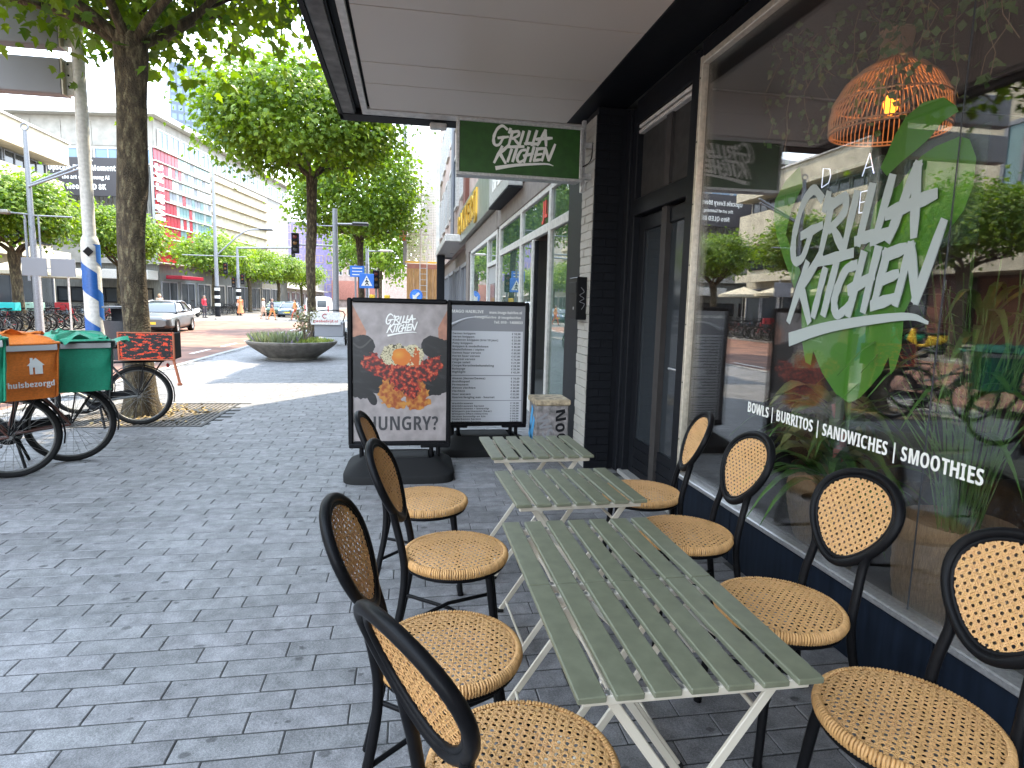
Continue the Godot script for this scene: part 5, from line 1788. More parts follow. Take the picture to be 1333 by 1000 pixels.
# ---------------------------------------------------------------- pavement boards
func stand(called: String, label: String, at: Vector3, turn: float) -> Node3D:
	var t := thing(called, label, "poster stand", at, turn, "black poster stands on the pavement")
	var b := MB.new()
	# rubber foot: a low block with sloping sides
	var rows := []
	for q in [[0.0, 0.47, 0.40], [0.055, 0.47, 0.40], [0.075, 0.455, 0.385], [0.15, 0.33, 0.20], [0.165, 0.30, 0.17]]:
		var row := PackedVector3Array()
		for k in 40:
			var a := TAU * (k + 0.5) / 40
			var c := cos(a)
			var s := sin(a)
			row.append(Vector3(signf(c) * pow(absf(c), 0.32) * q[1], q[0], signf(s) * pow(absf(s), 0.32) * q[2]))
		rows.append(row)
	b.grid(rows, false, true)
	b.box(Vector3(0, 0.155, 0), Vector3(0.5, 0.02, 0.28), 0.004)
	obj("foot", b, M.rubber, t)
	for x in [-0.335, -0.275, 0.275, 0.335]:
		var p := MB.new()
		p.tube(PackedVector3Array([Vector3(x, 0.10, 0), Vector3(x, 0.27, 0)]), 0.02, 10)
		obj("post", p, M.black_frame, t)
	var f := MB.new()
	for s: float in [-1.0, 1.0]:
		f.box(Vector3(s * 0.425, 0.89, 0), Vector3(0.042, 1.29, 0.055), 0.012)
		f.box(Vector3(0, 0.89 + s * 0.627, 0), Vector3(0.81, 0.042, 0.055), 0.012)
	f.box(Vector3(-0.31, 0.245, 0), Vector3(0.26, 0.04, 0.075), 0.008)
	f.box(Vector3(0.31, 0.245, 0), Vector3(0.26, 0.04, 0.075), 0.008)
	f.box(Vector3(0, 0.89, -0.012), Vector3(0.81, 1.22, 0.016))
	obj("frame", f, M.black_frame, t)
	return t

func boards() -> void:
	var t := stand("poster_stand", "black framed poster stand with the HUNGRY sandwich poster", Vector3(-0.07, 0, -5.42), -0.015)
	var p := MB.new()
	p.box(Vector3.ZERO, Vector3(0.81, 1.215, 0.004))
	p.quad(Vector3(-0.405, 0.6075, 0.0045), Vector3(0.405, 0.6075, 0.0045), Vector3(0.405, -0.6075, 0.0045), Vector3(-0.405, -0.6075, 0.0045), Vector3.BACK)
	# the picture must run over the whole sheet
	var q := MB.new()
	var n := Vector3.BACK
	q.tri(Vector3(-0.405, 0.6075, 0), Vector3(0.405, 0.6075, 0), Vector3(0.405, -0.6075, 0), n, n, n, Vector2(0, 0), Vector2(1, 0), Vector2(1, 1))
	q.tri(Vector3(-0.405, 0.6075, 0), Vector3(0.405, -0.6075, 0), Vector3(-0.405, -0.6075, 0), n, n, n, Vector2(0, 0), Vector2(1, 1), Vector2(0, 1))
	obj("poster", q, M.poster_print, t, Vector3(0, 0.89, 0.004))
	obj("logo", logo_mesh(0.27, 0.19, 0.055, 0.0015), M.sign_white, t, Vector3(-0.125, 1.215, 0.006))
	letters("lettering", "HUNGRY?", 0.125, M.print_dark, t, Vector3(0.02, 0.44, 0.006), 0, 0.62, 0.002)
	var m := stand("poster_stand", "black framed price list stand with a grey printed table, half behind the poster stand", Vector3(0.79, 0, -6.28), -0.01)
	obj("poster", boxm(Vector3(0, 0.89, 0.003), Vector3(0.81, 1.215, 0.004)), M.print_grey, m)
	var hs := [[1.125, 0.50], [0.745, 0.265], [0.46, 0.30]]
	obj("price_panel", boxm(Vector3(0.01, 1.005, 0.006), Vector3(0.75, 0.455, 0.003)), M.print_paper, m)
	obj("price_panel", boxm(Vector3(0.01, 0.640, 0.006), Vector3(0.75, 0.255, 0.003)), M.print_paper, m)
	obj("price_panel", boxm(Vector3(0.01, 0.370, 0.006), Vector3(0.75, 0.27, 0.003)), M.print_paper, m)
	var blocks := [
		[1.005, 0.455, ["Dames knippen", "Heren knippen", "Kinderen knippen (t/m 10 jaar)", "Pony knippen", "Knippen & modelfohnen", "Modelfohnen / stylen", "Dames haar verven", "Heren haar verven", "Uitgroei verven", "Coupe soleil", "Coupe/Keratinebehandeling", "Balayage", "Highlight"], 0.68],
		[0.640, 0.255, ["Waxen (Heren/Dames)", "Bruidkapsel", "Permanent", "Weven vlechten", "Vlechten", "Haar wassen", "Haarverlenging aan - haarset"], 0.72],
		[0.370, 0.27, ["Wenkbrauwen", "Wenkbrauwen harsen", "Wenkbrauwen + bovenlip", "Wimpers permanent (haar)", "Wimpers liften (kleuren)", "Harsen bovenlip en kin", "Onderbenen harsen", "Bovenbenen harsen", "Gezichtsharsen"], 0.72]]
	for bk in blocks:
		var pr := []
		for i in bk[2].size(): pr.append("€ %d,00" % [18 + (i * 7) % 60])
		var lt := text_mesh("\n".join(PackedStringArray(bk[2])), 0.020, 0.0012, "Droid Sans", 700, 4.0, HORIZONTAL_ALIGNMENT_LEFT)
		var a := lt.get_aabb()
		var o := inst("lettering", lt, M.print_dark, m, Vector3.ZERO)
		var k: float = (bk[1] - 0.03) / a.size.y
		o.scale = Vector3(1.15, k, 1)
		o.position = Vector3(-0.345 - a.position.x * 1.15, bk[0] - (a.position.y + a.size.y * 0.5) * k, 0.0085)
		var rt := text_mesh("\n".join(PackedStringArray(pr)), 0.020, 0.0012, "Droid Sans", 700, 4.0, HORIZONTAL_ALIGNMENT_RIGHT)
		a = rt.get_aabb()
		var o2 := inst("lettering", rt, M.print_dark, m, Vector3.ZERO)
		k = (bk[1] - 0.03) / a.size.y
		o2.scale = Vector3(1.0, k, 1)
		o2.position = Vector3(0.36 - a.position.x - a.size.x, bk[0] - (a.position.y + a.size.y * 0.5) * k, 0.0085)
	letters("lettering", "www.imago-hairlive.nl", 0.026, M.sign_white, m, Vector3(0.20, 1.425, 0.0065), 0, 0.34)
	letters("lettering", "f imagohairlive  @ imagohairlive", 0.022, M.sign_white, m, Vector3(0.12, 1.375, 0.0065), 0, 0.48)
	letters("lettering", "Tel: 010 - 1400033", 0.026, M.sign_white, m, Vector3(0.23, 1.325, 0.0065), 0, 0.30)
	letters("lettering", "IMAGO HAIRLIVE", 0.03, M.sign_white, m, Vector3(-0.20, 1.43, 0.0065), 0, 0.34)
	var sw := MB.new()
	sw.tube(curve([Vector3(-0.36, 1.29, 0.007), Vector3(-0.2, 1.36, 0.007), Vector3(0.02, 1.39, 0.007)], 6), 0.012, 5, false, PackedFloat32Array([0.02, 0.018, 0.016, 0.014, 0.012, 0.01, 0.009, 0.008, 0.007, 0.005, 0.004, 0.003, 0.002]), 0.1)
	obj("emblem", sw, M.print_paper, m)

# ---------------------------------------------------------------- bicycles
func bike_wheel(r: float, fine: bool) -> Array:
	# tyre, rim, spokes; axle along z
	var ty := MB.new()
	var ri := MB.new()
	var n := 48 if fine else 18
	var p := PackedVector3Array()
	var q := PackedVector3Array()
	for k in n:
		var a := TAU * k / n
		p.append(Vector3(cos(a), sin(a), 0) * (r - 0.02))
		q.append(Vector3(cos(a), sin(a), 0) * (r - 0.045))
	ty.tube(p, 0.024 if fine else 0.026, 8 if fine else 5, true)
	ri.tube(q, 0.011, 6 if fine else 4, true)
	var sp := MB.new()
	var m := 32 if fine else 10
	for k in m:
		var a := TAU * k / m
		var hub := Vector3(cos(a + (0.9 if k % 2 else -0.9)) * 0.022, sin(a + (0.9 if k % 2 else -0.9)) * 0.022, 0.03 if k % 4 < 2 else -0.03)
		sp.tube(PackedVector3Array([hub, Vector3(cos(a), sin(a), 0) * (r - 0.05)]), 0.0014 if fine else 0.004, 4)
	sp.tube(PackedVector3Array([Vector3(0, 0, -0.06), Vector3(0, 0, 0.06)]), 0.024, 10)
	return [ty.mesh(), ri.mesh(), sp.mesh()]

func make_bicycle(label: String, paint: Material, fine: bool, group := "") -> Node3D:
	# forward is +x, origin on the ground midway between the wheels
	var t := thing("bicycle", label, "bicycle", Vector3.ZERO, 0, group)
	var s := 10 if fine else 5
	var ws := bike_wheel(0.345, fine)
	for x in [-0.55, 0.56]:
		var w := inst("wheel", ws[0], M.rubber, t, Vector3(x, 0.345, 0))
		if fine:
			inst("rim", ws[1], M.bike_grey, w)
			inst("spokes", ws[2], M.spoke, w)
		else:
			inst("rim", ws[1], M.far_paint if false else M.spoke, w)
			inst("spokes", ws[2], M.spoke, w)
	var f := MB.new()
	var bb := Vector3(-0.10, 0.29, 0)
	var st := Vector3(-0.245, 0.80, 0)
	var ht := Vector3(0.36, 0.90, 0)
	var hb := Vector3(0.385, 0.72, 0)
	f.tube(PackedVector3Array([bb, st]), 0.017, s)
	f.tube(curve([hb, Vector3(0.2, 0.50, 0), bb], 4), 0.019, s)
	f.tube(PackedVector3Array([Vector3(0.375, 0.80, 0), Vector3(0.1, 0.62, 0), Vector3(-0.18, 0.56, 0)]), 0.015, s)
	f.tube(PackedVector3Array([ht + Vector3(-0.01, 0.03, 0), hb + Vector3(0.01, -0.03, 0)]), 0.021, s)
	for z in [-0.055, 0.055]:
		f.tube(PackedVector3Array([bb + Vector3(0, 0, z * 0.6), Vector3(-0.55, 0.345, z)]), 0.010, s)
		f.tube(PackedVector3Array([st + Vector3(0, -0.04, z * 0.3), Vector3(-0.55, 0.345, z)]), 0.009, s)
	obj("frame", f, paint, t)
	var fk := MB.new()
	for z in [-0.05, 0.05]:
		fk.tube(curve([hb + Vector3(0.012, -0.03, z), Vector3(0.45, 0.52, z), Vector3(0.56, 0.345, z)], 3), 0.011, s)
	obj("fork", fk, paint, t)
	var hbm := MB.new()
	hbm.tube(PackedVector3Array([ht, ht + Vector3(-0.02, 0.16, 0)]), 0.013, s)
	hbm.tube(curve([Vector3(0.17, 1.06, -0.30), Vector3(0.30, 1.08, -0.27), Vector3(0.35, 1.06, 0), Vector3(0.30, 1.08, 0.27), Vector3(0.17, 1.06, 0.30)], 4), 0.011, s)
	obj("handlebar", hbm, M.bike_black, t)
	var sd := MB.new()
	var rows := []
	for i in 9:
		var x := i / 8.0
		var hw: float = lerpf(0.095, 0.022, smoothstep(0.1, 0.75, x)) * (0.6 if i == 0 else 1.0)
		var row := PackedVector3Array()
		for k in 10:
			var a := TAU * k / 10
			row.append(Vector3(-0.40 + x * 0.27, 0.935 - 0.012 * sin(x * 3.0), 0) + Vector3(0, sin(a) * 0.032, cos(a) * hw))
		rows.append(row)
	sd.grid(rows, false, true)
	sd.tube(PackedVector3Array([st, Vector3(-0.265, 0.91, 0)]), 0.013, s)
	obj("saddle", sd, M.bike_black, t)
	var mg := MB.new()
	for x in [-0.55, 0.56]:
		var r2 := []
		for i in (14 if fine else 6):
			var n: float = 13.0 if fine else 5.0
			var a: float = lerpf(-0.25, 2.75, i / n) if x < 0 else lerpf(0.1, 2.5, i / n)
			if x < 0: a = PI - a
			var row := PackedVector3Array()
			for k in 5:
				var u := (k - 2) / 2.0
				row.append(Vector3(x, 0.345, 0) + Vector3(cos(a), sin(a), 0) * (0.372 - 0.012 * u * u) + Vector3(0, 0, u * 0.028))
			r2.append(row)
		mg.grid(r2)
	obj("mudguard", mg, M.bike_black, t)
	var rk := MB.new()
	for z in [-0.07, 0.07]:
		rk.tube(PackedVector3Array([Vector3(-0.26, 0.74, z), Vector3(-0.82, 0.75, z)]), 0.007, s)
		rk.tube(PackedVector3Array([Vector3(-0.62, 0.75, z), Vector3(-0.55, 0.36, z)]), 0.006, s)
		rk.tube(PackedVector3Array([Vector3(-0.80, 0.75, z), Vector3(-0.56, 0.36, z)]), 0.006, s)
	rk.tube(PackedVector3Array([Vector3(-0.82, 0.75, -0.07), Vector3(-0.82, 0.75, 0.07)]), 0.007, s)
	obj("carrier", rk, M.bike_black, t)
	if fine:
		var cc := MB.new()
		cc.lathe([Vector2(0.0, 0.02), Vector2(0.10, 0.02), Vector2(0.105, 0.01), Vector2(0.10, 0.0), Vector2(0, 0)], 20, Vector3.ZERO, Transform3D(Basis(Vector3.RIGHT, PI / 2), bb + Vector3(0, 0, 0.045)))
		cc.bar(bb + Vector3(0, 0.03, 0.055), Vector3(-0.55, 0.375, 0.055), 0.10, 0.02, Vector3.UP, 0.008)
		obj("chain_case", cc, M.bike_black, t)
		var ck := MB.new()
		ck.tube(PackedVector3Array([bb + Vector3(0.10, -0.13, 0.10), bb + Vector3(0, 0, 0.09), bb + Vector3(0, 0, -0.09), bb + Vector3(-0.10, 0.13, -0.10)]), 0.009, 8)
		ck.box(bb + Vector3(0.10, -0.13, 0.15), Vector3(0.09, 0.02, 0.08), 0.005)
		ck.box(bb + Vector3(-0.10, 0.13, -0.15), Vector3(0.09, 0.02, 0.08), 0.005)
		obj("crank", ck, M.bike_black, t)
		var ks := MB.new()
		ks.tube(PackedVector3Array([bb + Vector3(-0.06, -0.05, 0.05), bb + Vector3(-0.10, -0.20, 0.14), bb + Vector3(-0.12, -0.28, 0.19)]), 0.013, 8)
		ks.tube(PackedVector3Array([bb + Vector3(-0.06, -0.05, -0.05), bb + Vector3(-0.10, -0.20, -0.14), bb + Vector3(-0.12, -0.28, -0.19)]), 0.013, 8)
		obj("kickstand", ks, M.bike_black, t)
		var rl := MB.new()
		rl.box(Vector3(-0.86, 0.70, 0), Vector3(0.03, 0.05, 0.09), 0.008)
		obj("rear_lamp", rl, M.red_lamp, t)
	return t

func set_bike(t: Node3D, rear: Vector3, f: Vector2) -> void:
	# rear wheel's contact point and the direction (x, z) it heads
	f = f.normalized()
	t.rotation.y = atan2(-f.y, f.x)
	t.position = rear + Vector3(f.x, 0, f.y) * 0.55

func bag(label: String, m: Material, at: Vector3, turn: float, open: bool) -> Node3D:
	# insulated delivery bag: rounded soft box with piping, flap and reflective band
	var t := thing("delivery_bag", label, "delivery bag", at, turn, "delivery bags on the parked bicycles")
	var b := MB.new()
	var rows := []
	var lr := RandomNumberGenerator.new()
	lr.seed = int(at.x * 100.0) + 77
	for i in 13:
		var f := i / 12.0
		var hw := 0.215 + 0.025 * f
		var row := PackedVector3Array()
		for k in 48:
			var a := TAU * (k + 0.5) / 48
			var c := cos(a)
			var s := sin(a)
			var wob := 1.0 + 0.02 * sin(k * 0.9 + i * 0.8) * sin(f * 3.1) + lr.randf_range(-0.006, 0.006)
			row.append(Vector3(signf(c) * pow(absf(c), 0.31) * hw * wob, f * 0.44 - 0.012 * sin(f * 3.1) * cos(a * 2.0), signf(s) * pow(absf(s), 0.31) * hw * wob))
		rows.append(row)
	for q in [[0.9, 0.475], [0.6, 0.50], [0.25, 0.515], [0.02, 0.52]]:
		var row := PackedVector3Array()
		for k in 48:
			var a := TAU * (k + 0.5) / 48
			var c := cos(a)
			var s := sin(a)
			row.append(Vector3(signf(c) * pow(absf(c), 0.3) * 0.24 * q[0], q[1] + 0.03 * sin(c * 3.0 + s * 5.0) * q[0] + lr.randf_range(-0.006, 0.006), signf(s) * pow(absf(s), 0.3) * 0.24 * q[0]))
		rows.append(row)
	b.grid(rows, false, true)
	obj("body", b, m, t)
	var pp := MB.new()
	for sx: float in [-1.0, 1.0]:
		for sz: float in [-1.0, 1.0]:
			pp.tube(PackedVector3Array([Vector3(sx * 0.197, 0.01, sz * 0.197), Vector3(sx * 0.218, 0.44, sz * 0.218)]), 0.009, 6)
	var rim := PackedVector3Array()
	for k in 48:
		var a := TAU * (k + 0.5) / 48
		rim.append(Vector3(signf(cos(a)) * pow(absf(cos(a)), 0.26) * 0.244, 0.435, signf(sin(a)) * pow(absf(sin(a)), 0.26) * 0.244))
	pp.tube(rim, 0.010, 6, true)
	obj("piping", pp, M.bag_dark if open else m, t)
	var rf := MB.new()
	rf.box(Vector3(0, 0.405, 0.247), Vector3(0.40, 0.045, 0.008), 0.003)
	rf.box(Vector3(-0.247, 0.405, 0), Vector3(0.008, 0.045, 0.36), 0.003)
	rf.box(Vector3(0.247, 0.405, 0), Vector3(0.008, 0.045, 0.36), 0.003)
	obj("reflective_band", rf, M.reflector, t)
	var fl := MB.new()
	for q in ([[0.23, 0.42, 0.0, 0.9], [0.0, 0.46, 0.22, 0.5], [-0.1, 0.5, -0.05, 0.2]] if open else [[0.0, 0.5, 0.05, 0.15]]):
		var fr := []
		for i in 7:
			var fw := PackedVector3Array()
			for k in 9:
				var u := (i / 6.0)
				var v := (k - 4) / 4.0
				var out := Vector3(q[0], 0, q[2]).normalized()
				var sd := Vector3(-out.z, 0, out.x)
				fw.append(Vector3(q[0], q[1], q[2]) * Vector3(1, 1, 1) + out * (0.02 + 0.16 * u * q[3]) + sd * v * (0.19 - 0.04 * u) + Vector3(0, 0.05 * u * (1.6 - u) + 0.025 * sin(v * 5.0 + q[0] * 9.0) * u - 0.05 * u * u * v * v, 0))
			fr.append(fw)
		fl.grid(fr)
		obj("flap", fl, m, t)
		fl = MB.new()
	return t

func near_bicycles() -> void:
	var g := "delivery bicycles parked on the near pavement"
	var a := make_bicycle("rusty brown delivery bicycle under the orange bag, its front cut off by the frame", M.bike_brown, true, g)
	set_bike(a, Vector3(-3.2, 0, -5.5), Vector2(-0.93, 0.37))
	var b := dup(a, Vector3.ZERO, 0, "delivery bicycle under the open green bag, between the orange bag and the tree")
	set_bike(b, Vector3(-3.01, 0, -6.03), Vector2(-0.90, 0.42))
	var c := make_bicycle("grey bicycle with a worn orange crate, leaning by the plane tree", M.bike_grey, true, g)
	set_bike(c, Vector3(-3.12, 0, -7.75), Vector2(-0.97, 0.25))
	var d := dup(c, Vector3.ZERO, 0, "dark bicycle half hidden behind the green bag and the grey bicycle")
	set_bike(d, Vector3(-4.1, 0, -8.5), Vector2(-0.9, 0.45))
	(d.get_node("frame") as MeshInstance3D).material_override = M.bike_black
	var e := dup(a, Vector3.ZERO, 0, "bicycle beyond the left edge carrying a second green bag")
	set_bike(e, Vector3(-3.45, 0, -4.60), Vector2(-0.93, 0.37))
	var o := bag("orange insulated delivery bag with a white house symbol", M.bag_orange, Vector3(-3.08, 0.68, -5.42), 0.86, false)
	var hs := MB.new()
	hs.prism(poly2([-0.07, 0.0, -0.035, 0.0, -0.035, 0.07, -0.012, 0.07, -0.012, 0.0, 0.07, 0.0, 0.07, 0.09, 0.095, 0.09, 0.0, 0.17, -0.03, 0.145, -0.03, 0.17, -0.06, 0.17, -0.06, 0.12, -0.095, 0.09, -0.07, 0.09]), 0.003, Transform3D(Basis().scaled(Vector3(0.62, 0.75, 1)), Vector3(0.05, 0.20, 0.236)))
	obj("emblem", hs, M.sign_white, o)
	letters("lettering", "Thuisbezorgd", 0.042, M.sign_white, o, Vector3(0.0, 0.12, 0.236), 0, 0.34, 0.004)
	bag("green insulated delivery bag with loose flaps on top", M.bag_green, Vector3(-2.92, 0.66, -6.05), 0.62, true)
	bag("green insulated delivery bag cut off by the left edge", M.bag_green, Vector3(-3.0, 0.76, -4.66), 0.75, false)
	var k := thing("crate", "worn black and orange painted crate above the grey bicycle's rear wheel", "crate", Vector3(-2.98, 0.78, -7.78), 0.12)
	var cb := MB.new()
	cb.box(Vector3(0, 0.155, -0.36 * 0.5 + 0.01), Vector3(0.56, 0.30, 0.02), 0.003)
	cb.box(Vector3(-0.27, 0.155, 0), Vector3(0.02, 0.30, 0.36), 0.003)
	cb.box(Vector3(0.27, 0.155, 0), Vector3(0.02, 0.30, 0.36), 0.003)
	cb.box(Vector3(0, 0.012, 0), Vector3(0.56, 0.02, 0.36), 0.003)
	obj("body", cb, M.black_matt, k)
	var fq := MB.new()
	fq.quad(Vector3(-0.285, 0.315, 0.186), Vector3(0.285, 0.315, 0.186), Vector3(0.285, 0, 0.186), Vector3(-0.285, 0, 0.186), Vector3.BACK)
	fq.quad(Vector3(-0.285, 0.315, 0.168), Vector3(0.285, 0.315, 0.168), Vector3(0.285, 0, 0.168), Vector3(-0.285, 0, 0.168), Vector3.FORWARD)
	obj("front", fq, M.worn_paint, k)
	var ed := MB.new()
	for s: float in [-1.0, 1.0]:
		ed.box(Vector3(s * 0.28, 0.157, 0.18), Vector3(0.02, 0.325, 0.03), 0.004)
		ed.box(Vector3(0, 0.157 + s * 0.155, 0.18), Vector3(0.54, 0.014, 0.03), 0.004)
	obj("edge", ed, mat("rust_orange", [0.55, 0.16, 0.07], 0.7, 0.0, "grain", 6.0), k)
	var sk := MB.new()
	sk.bar(Vector3(0.27, 0.0, 0.17), Vector3(0.33, -0.28, 0.19), 0.028, 0.02, Vector3.RIGHT, 0.004)
	sk.box(Vector3(0.328, -0.285, 0.19), Vector3(0.05, 0.03, 0.03), 0.006)
	obj("prop", sk, M.rust_orange, k)

func far_bicycles() -> void:
	var g := "bicycles parked in rows across the road"
	var ml := [M.bike_black, M.bike_grey, M.spoke, M.bike_brown, M.car_blue, M.red_panel, M.bike_black]
	var proto := make_bicycle("parked bicycle in the crowded rows between the road and the cafe across the street", M.bike_black, false, g)
	var n := 0
	var first := true
	var tens := ["first", "second", "third", "fourth", "fifth", "sixth", "seventh", "eighth", "ninth", "tenth", "eleventh", "twelfth", "thirteenth", "fourteenth", "fifteenth", "sixteenth", "seventeenth", "eighteenth", "nineteenth", "twentieth"]
	var nth := []
	for k in 26: nth.append(tens[k] if k < 20 else "twenty-" + tens[k - 20])
	for r in 3:
		for k in 26:
			var p := Vector3(-15.0 - r * 1.9 + rng.randf_range(-0.25, 0.25), 0, -23.5 - k * 0.52 + rng.randf_range(-0.12, 0.12))
			var o := proto
			var lb := "%s bicycle from the near end in the %s parked row across the road" % [nth[k], ["front", "middle", "back"][r]]
			if not first: o = dup(proto, p, 0)
			o.set_meta("label", lb)
			first = false
			o.position = p
			o.rotation = Vector3(rng.randf_range(-0.05, 0.12), PI * (rng.randi() % 2) + rng.randf_range(-0.25, 0.25) + 0.35, 0)
			(o.get_node("frame") as MeshInstance3D).material_override = ml[n % 7]
			(o.get_node("fork") as MeshInstance3D).material_override = ml[n % 7]
			n += 1
	for k in 14:
		var o := dup(proto, Vector3(-17.6 + rng.randf_range(-0.6, 0.6), 0, -57.0 - k * 0.9), PI * (rng.randi() % 2) + rng.randf_range(-0.4, 0.4) + 0.4, "parked bicycle in the group beyond the striped traffic light posts")
		o.set_meta("label", "%s bicycle from the near end of the group beyond the striped traffic light feet" % nth[k])
		o.set_meta("group", "bicycles parked beyond the traffic lights")
	# a few bright crates and baskets on the parked bicycles
	var bl := ["turquoise crate on a parked bicycle at the left edge", "red child seat on a parked bicycle left of the striped pole", "orange crate on a parked bicycle behind the grey lamp post", "pale green crate on a parked bicycle by the white signs"]
	var bp := [Vector3(-15.0, 0.85, -26.4), Vector3(-14.8, 0.85, -29.6), Vector3(-16.7, 0.85, -27.4), Vector3(-15.0, 0.85, -28.0)]
	var bm := [mat("turquoise", [0.02, 0.42, 0.40], 0.5), M.red_panel, M.orange_banner, mat("pale_green", [0.35, 0.55, 0.45], 0.5)]
	for i in 4:
		var t := thing("bike_crate", bl[i], "crate", bp[i], 0.4 * i)
		var c := MB.new()
		c.box(Vector3(0, 0.01, 0), Vector3(0.5, 0.02, 0.38))
		for s: float in [-1.0, 1.0]:
			c.box(Vector3(s * 0.25, 0.16, 0), Vector3(0.02, 0.30, 0.38), 0.005)
			c.box(Vector3(0, 0.16, s * 0.19), Vector3(0.5, 0.30, 0.02), 0.005)
		obj("body", c, bm[i], t)

# ---------------------------------------------------------------- street furniture
func pole(b: MB, h: float, r0: float, r1: float, at := Vector3.ZERO) -> void:
	b.lathe([Vector2(r0, 0), Vector2(lerpf(r0, r1, 0.5), h * 0.5), Vector2(r1, h), Vector2(r1, h), Vector2(0, h + 0.01)], 16, at)

func street_furniture() -> void:
	# tall banner pole with blue and white spiral
	var t := thing("banner_pole", "tall white pole with blue spiral stripes and two blank grey boards high on it", "pole", Vector3(-4.97, 0, -10.85))
	var b := MB.new()
	b.lathe([Vector2(0.132, 0.12), Vector2(0.13, 1.4), Vector2(0.128, 2.32), Vector2(0.11, 2.40), Vector2(0.09, 2.44), Vector2(0.085, 5.0), Vector2(0.075, 8.5), Vector2(0, 8.5)], 28)
	b.lathe([Vector2(0.21, 0.0), Vector2(0.21, 0.12), Vector2(0.0, 0.13)], 24)
	obj("shaft", b, M.white_paint, t)
	for k in 3:
		var rows := []
		for i in 37:
			var a := TAU * i / 36.0
			var y0: float = 0.55 + k * 0.86 + 0.62 * (i / 36.0)
			var row := PackedVector3Array()
			for q in 4: row.append(Vector3(cos(a + 0.6) * 0.1345, minf(y0 + q * 0.145, 2.30), sin(a + 0.6) * 0.1345))
			rows.append(row)
		var st := MB.new()
		st.grid(rows)
		obj("stripe", st, M.blue_paint, t)
	var lb := MB.new()
	lb.box(Vector3.ZERO, Vector3(0.11, 0.11, 0.004), 0.0, Transform3D(Basis(Vector3(0, 0, 1), PI / 4), Vector3(0.03, 2.18, 0.137)))
	obj("sticker", lb, M.black_matt, t)
	for q in [[4.51, 0.52, 2.6], [5.19, 0.58, 2.6]]:
		var bd := MB.new()
		bd.box(Vector3(-0.2 - q[2] * 0.5, q[0] + q[1] * 0.5, 0), Vector3(q[2], q[1], 0.22), 0.02)
		var bo := obj("sign_board", bd, M.grey_paint, t)
		obj("end_cap", boxm(Vector3(-0.19, q[0] + q[1] * 0.5, 0), Vector3(0.03, q[1] + 0.01, 0.23), 0.006), M.aluminium, bo)
		var cl := MB.new()
		cl.box(Vector3(-0.13, q[0] + q[1] * 0.5, 0.0), Vector3(0.10, 0.5, 0.05), 0.006)
		obj("clamp", cl, M.white_paint, bo)
		for k in 3:
			var bt := MB.new()
			bt.ball(Vector3(-0.14, q[0] + 0.14 + k * 0.16, 0.03), Vector3(0.016, 0.016, 0.012), 8)
			obj("bolt", bt, M.iron, bo)
	# litter bin
	t = thing("litter_bin", "dark grey tapered litter bin with a hooded opening beside the striped pole", "bin", Vector3(-4.42, 0, -10.55))
	var bn := MB.new()
	bn.lathe([Vector2(0.15, 0.50), Vector2(0.22, 0.52), Vector2(0.27, 1.12), Vector2(0.27, 1.12), Vector2(0.24, 1.12), Vector2(0.21, 0.9), Vector2(0.0, 0.9)], 24)
	obj("body", bn, M.bin_grey, t)
	var hd := MB.new()
	var rows := []
	for i in 15:
		var a := lerpf(-0.4, 2.6, i / 14.0)
		var row := PackedVector3Array()
		for q in 5: row.append(Vector3(cos(a) * 0.272, 1.10 + 0.22 * q / 4.0, -sin(a) * 0.272))
		rows.append(row)
	hd.grid(rows)
	hd.lathe([Vector2(0.28, 1.31), Vector2(0.28, 1.34), Vector2(0, 1.36)], 20)
	obj("hood", hd, M.bin_grey, t)
	var pt := MB.new()
	pole(pt, 0.52, 0.05, 0.05)
	obj("post", pt, M.bin_grey, t)
	# round planter
	t = thing("round_planter", "wide shallow concrete bowl planter with lavender and a thin shrub", "planter", Vector3(-2.95, 0, -16.5))
	var pl := MB.new()
	pl.lathe([Vector2(0.60, 0.0), Vector2(0.62, 0.06), Vector2(0.62, 0.06), Vector2(0.66, 0.08), Vector2(0.95, 0.28), Vector2(1.10, 0.40), Vector2(1.12, 0.46), Vector2(1.09, 0.48), Vector2(1.04, 0.47), Vector2(1.0, 0.40), Vector2(0, 0.40)], 56)
	obj("bowl", pl, M.concrete, t)
	var lv := MB.new()
	lv.use_c = true
	for k in 2600:
		var a := rng.randf() * TAU
		var r := 0.98 * sqrt(rng.randf())
		var p := Vector3(cos(a) * r, 0.40, sin(a) * r)
		var h := rng.randf_range(0.08, 0.24) * (1.5 if p.x < 0.2 else 0.7)
		var d := Vector3(rng.randfn() * 0.3 + p.x * 0.35, 1, rng.randfn() * 0.3 + p.z * 0.35).normalized() * h
		var s := Vector3(rng.randfn(), 0, rng.randfn()).normalized() * 0.016
		lv.col = Color(0.13, 0.17, 0.09).lerp(Color(0.30, 0.33, 0.16), rng.randf()) if p.x < 0.2 else Color(0.12, 0.20, 0.04).lerp(Color(0.34, 0.36, 0.06), rng.randf())
		if rng.randf() < 0.07 and p.x < 0.3: lv.col = Color(0.30, 0.22, 0.38)
		lv.quad(p - s, p + d * 0.5 - s * 1.2, p + d, p + d * 0.5 + s, Vector3(s.z, 0.2, -s.x))
	stuff(obj("plants", lv, M.far_paint, t))
	var sh := MB.new()
	sh.use_c = true
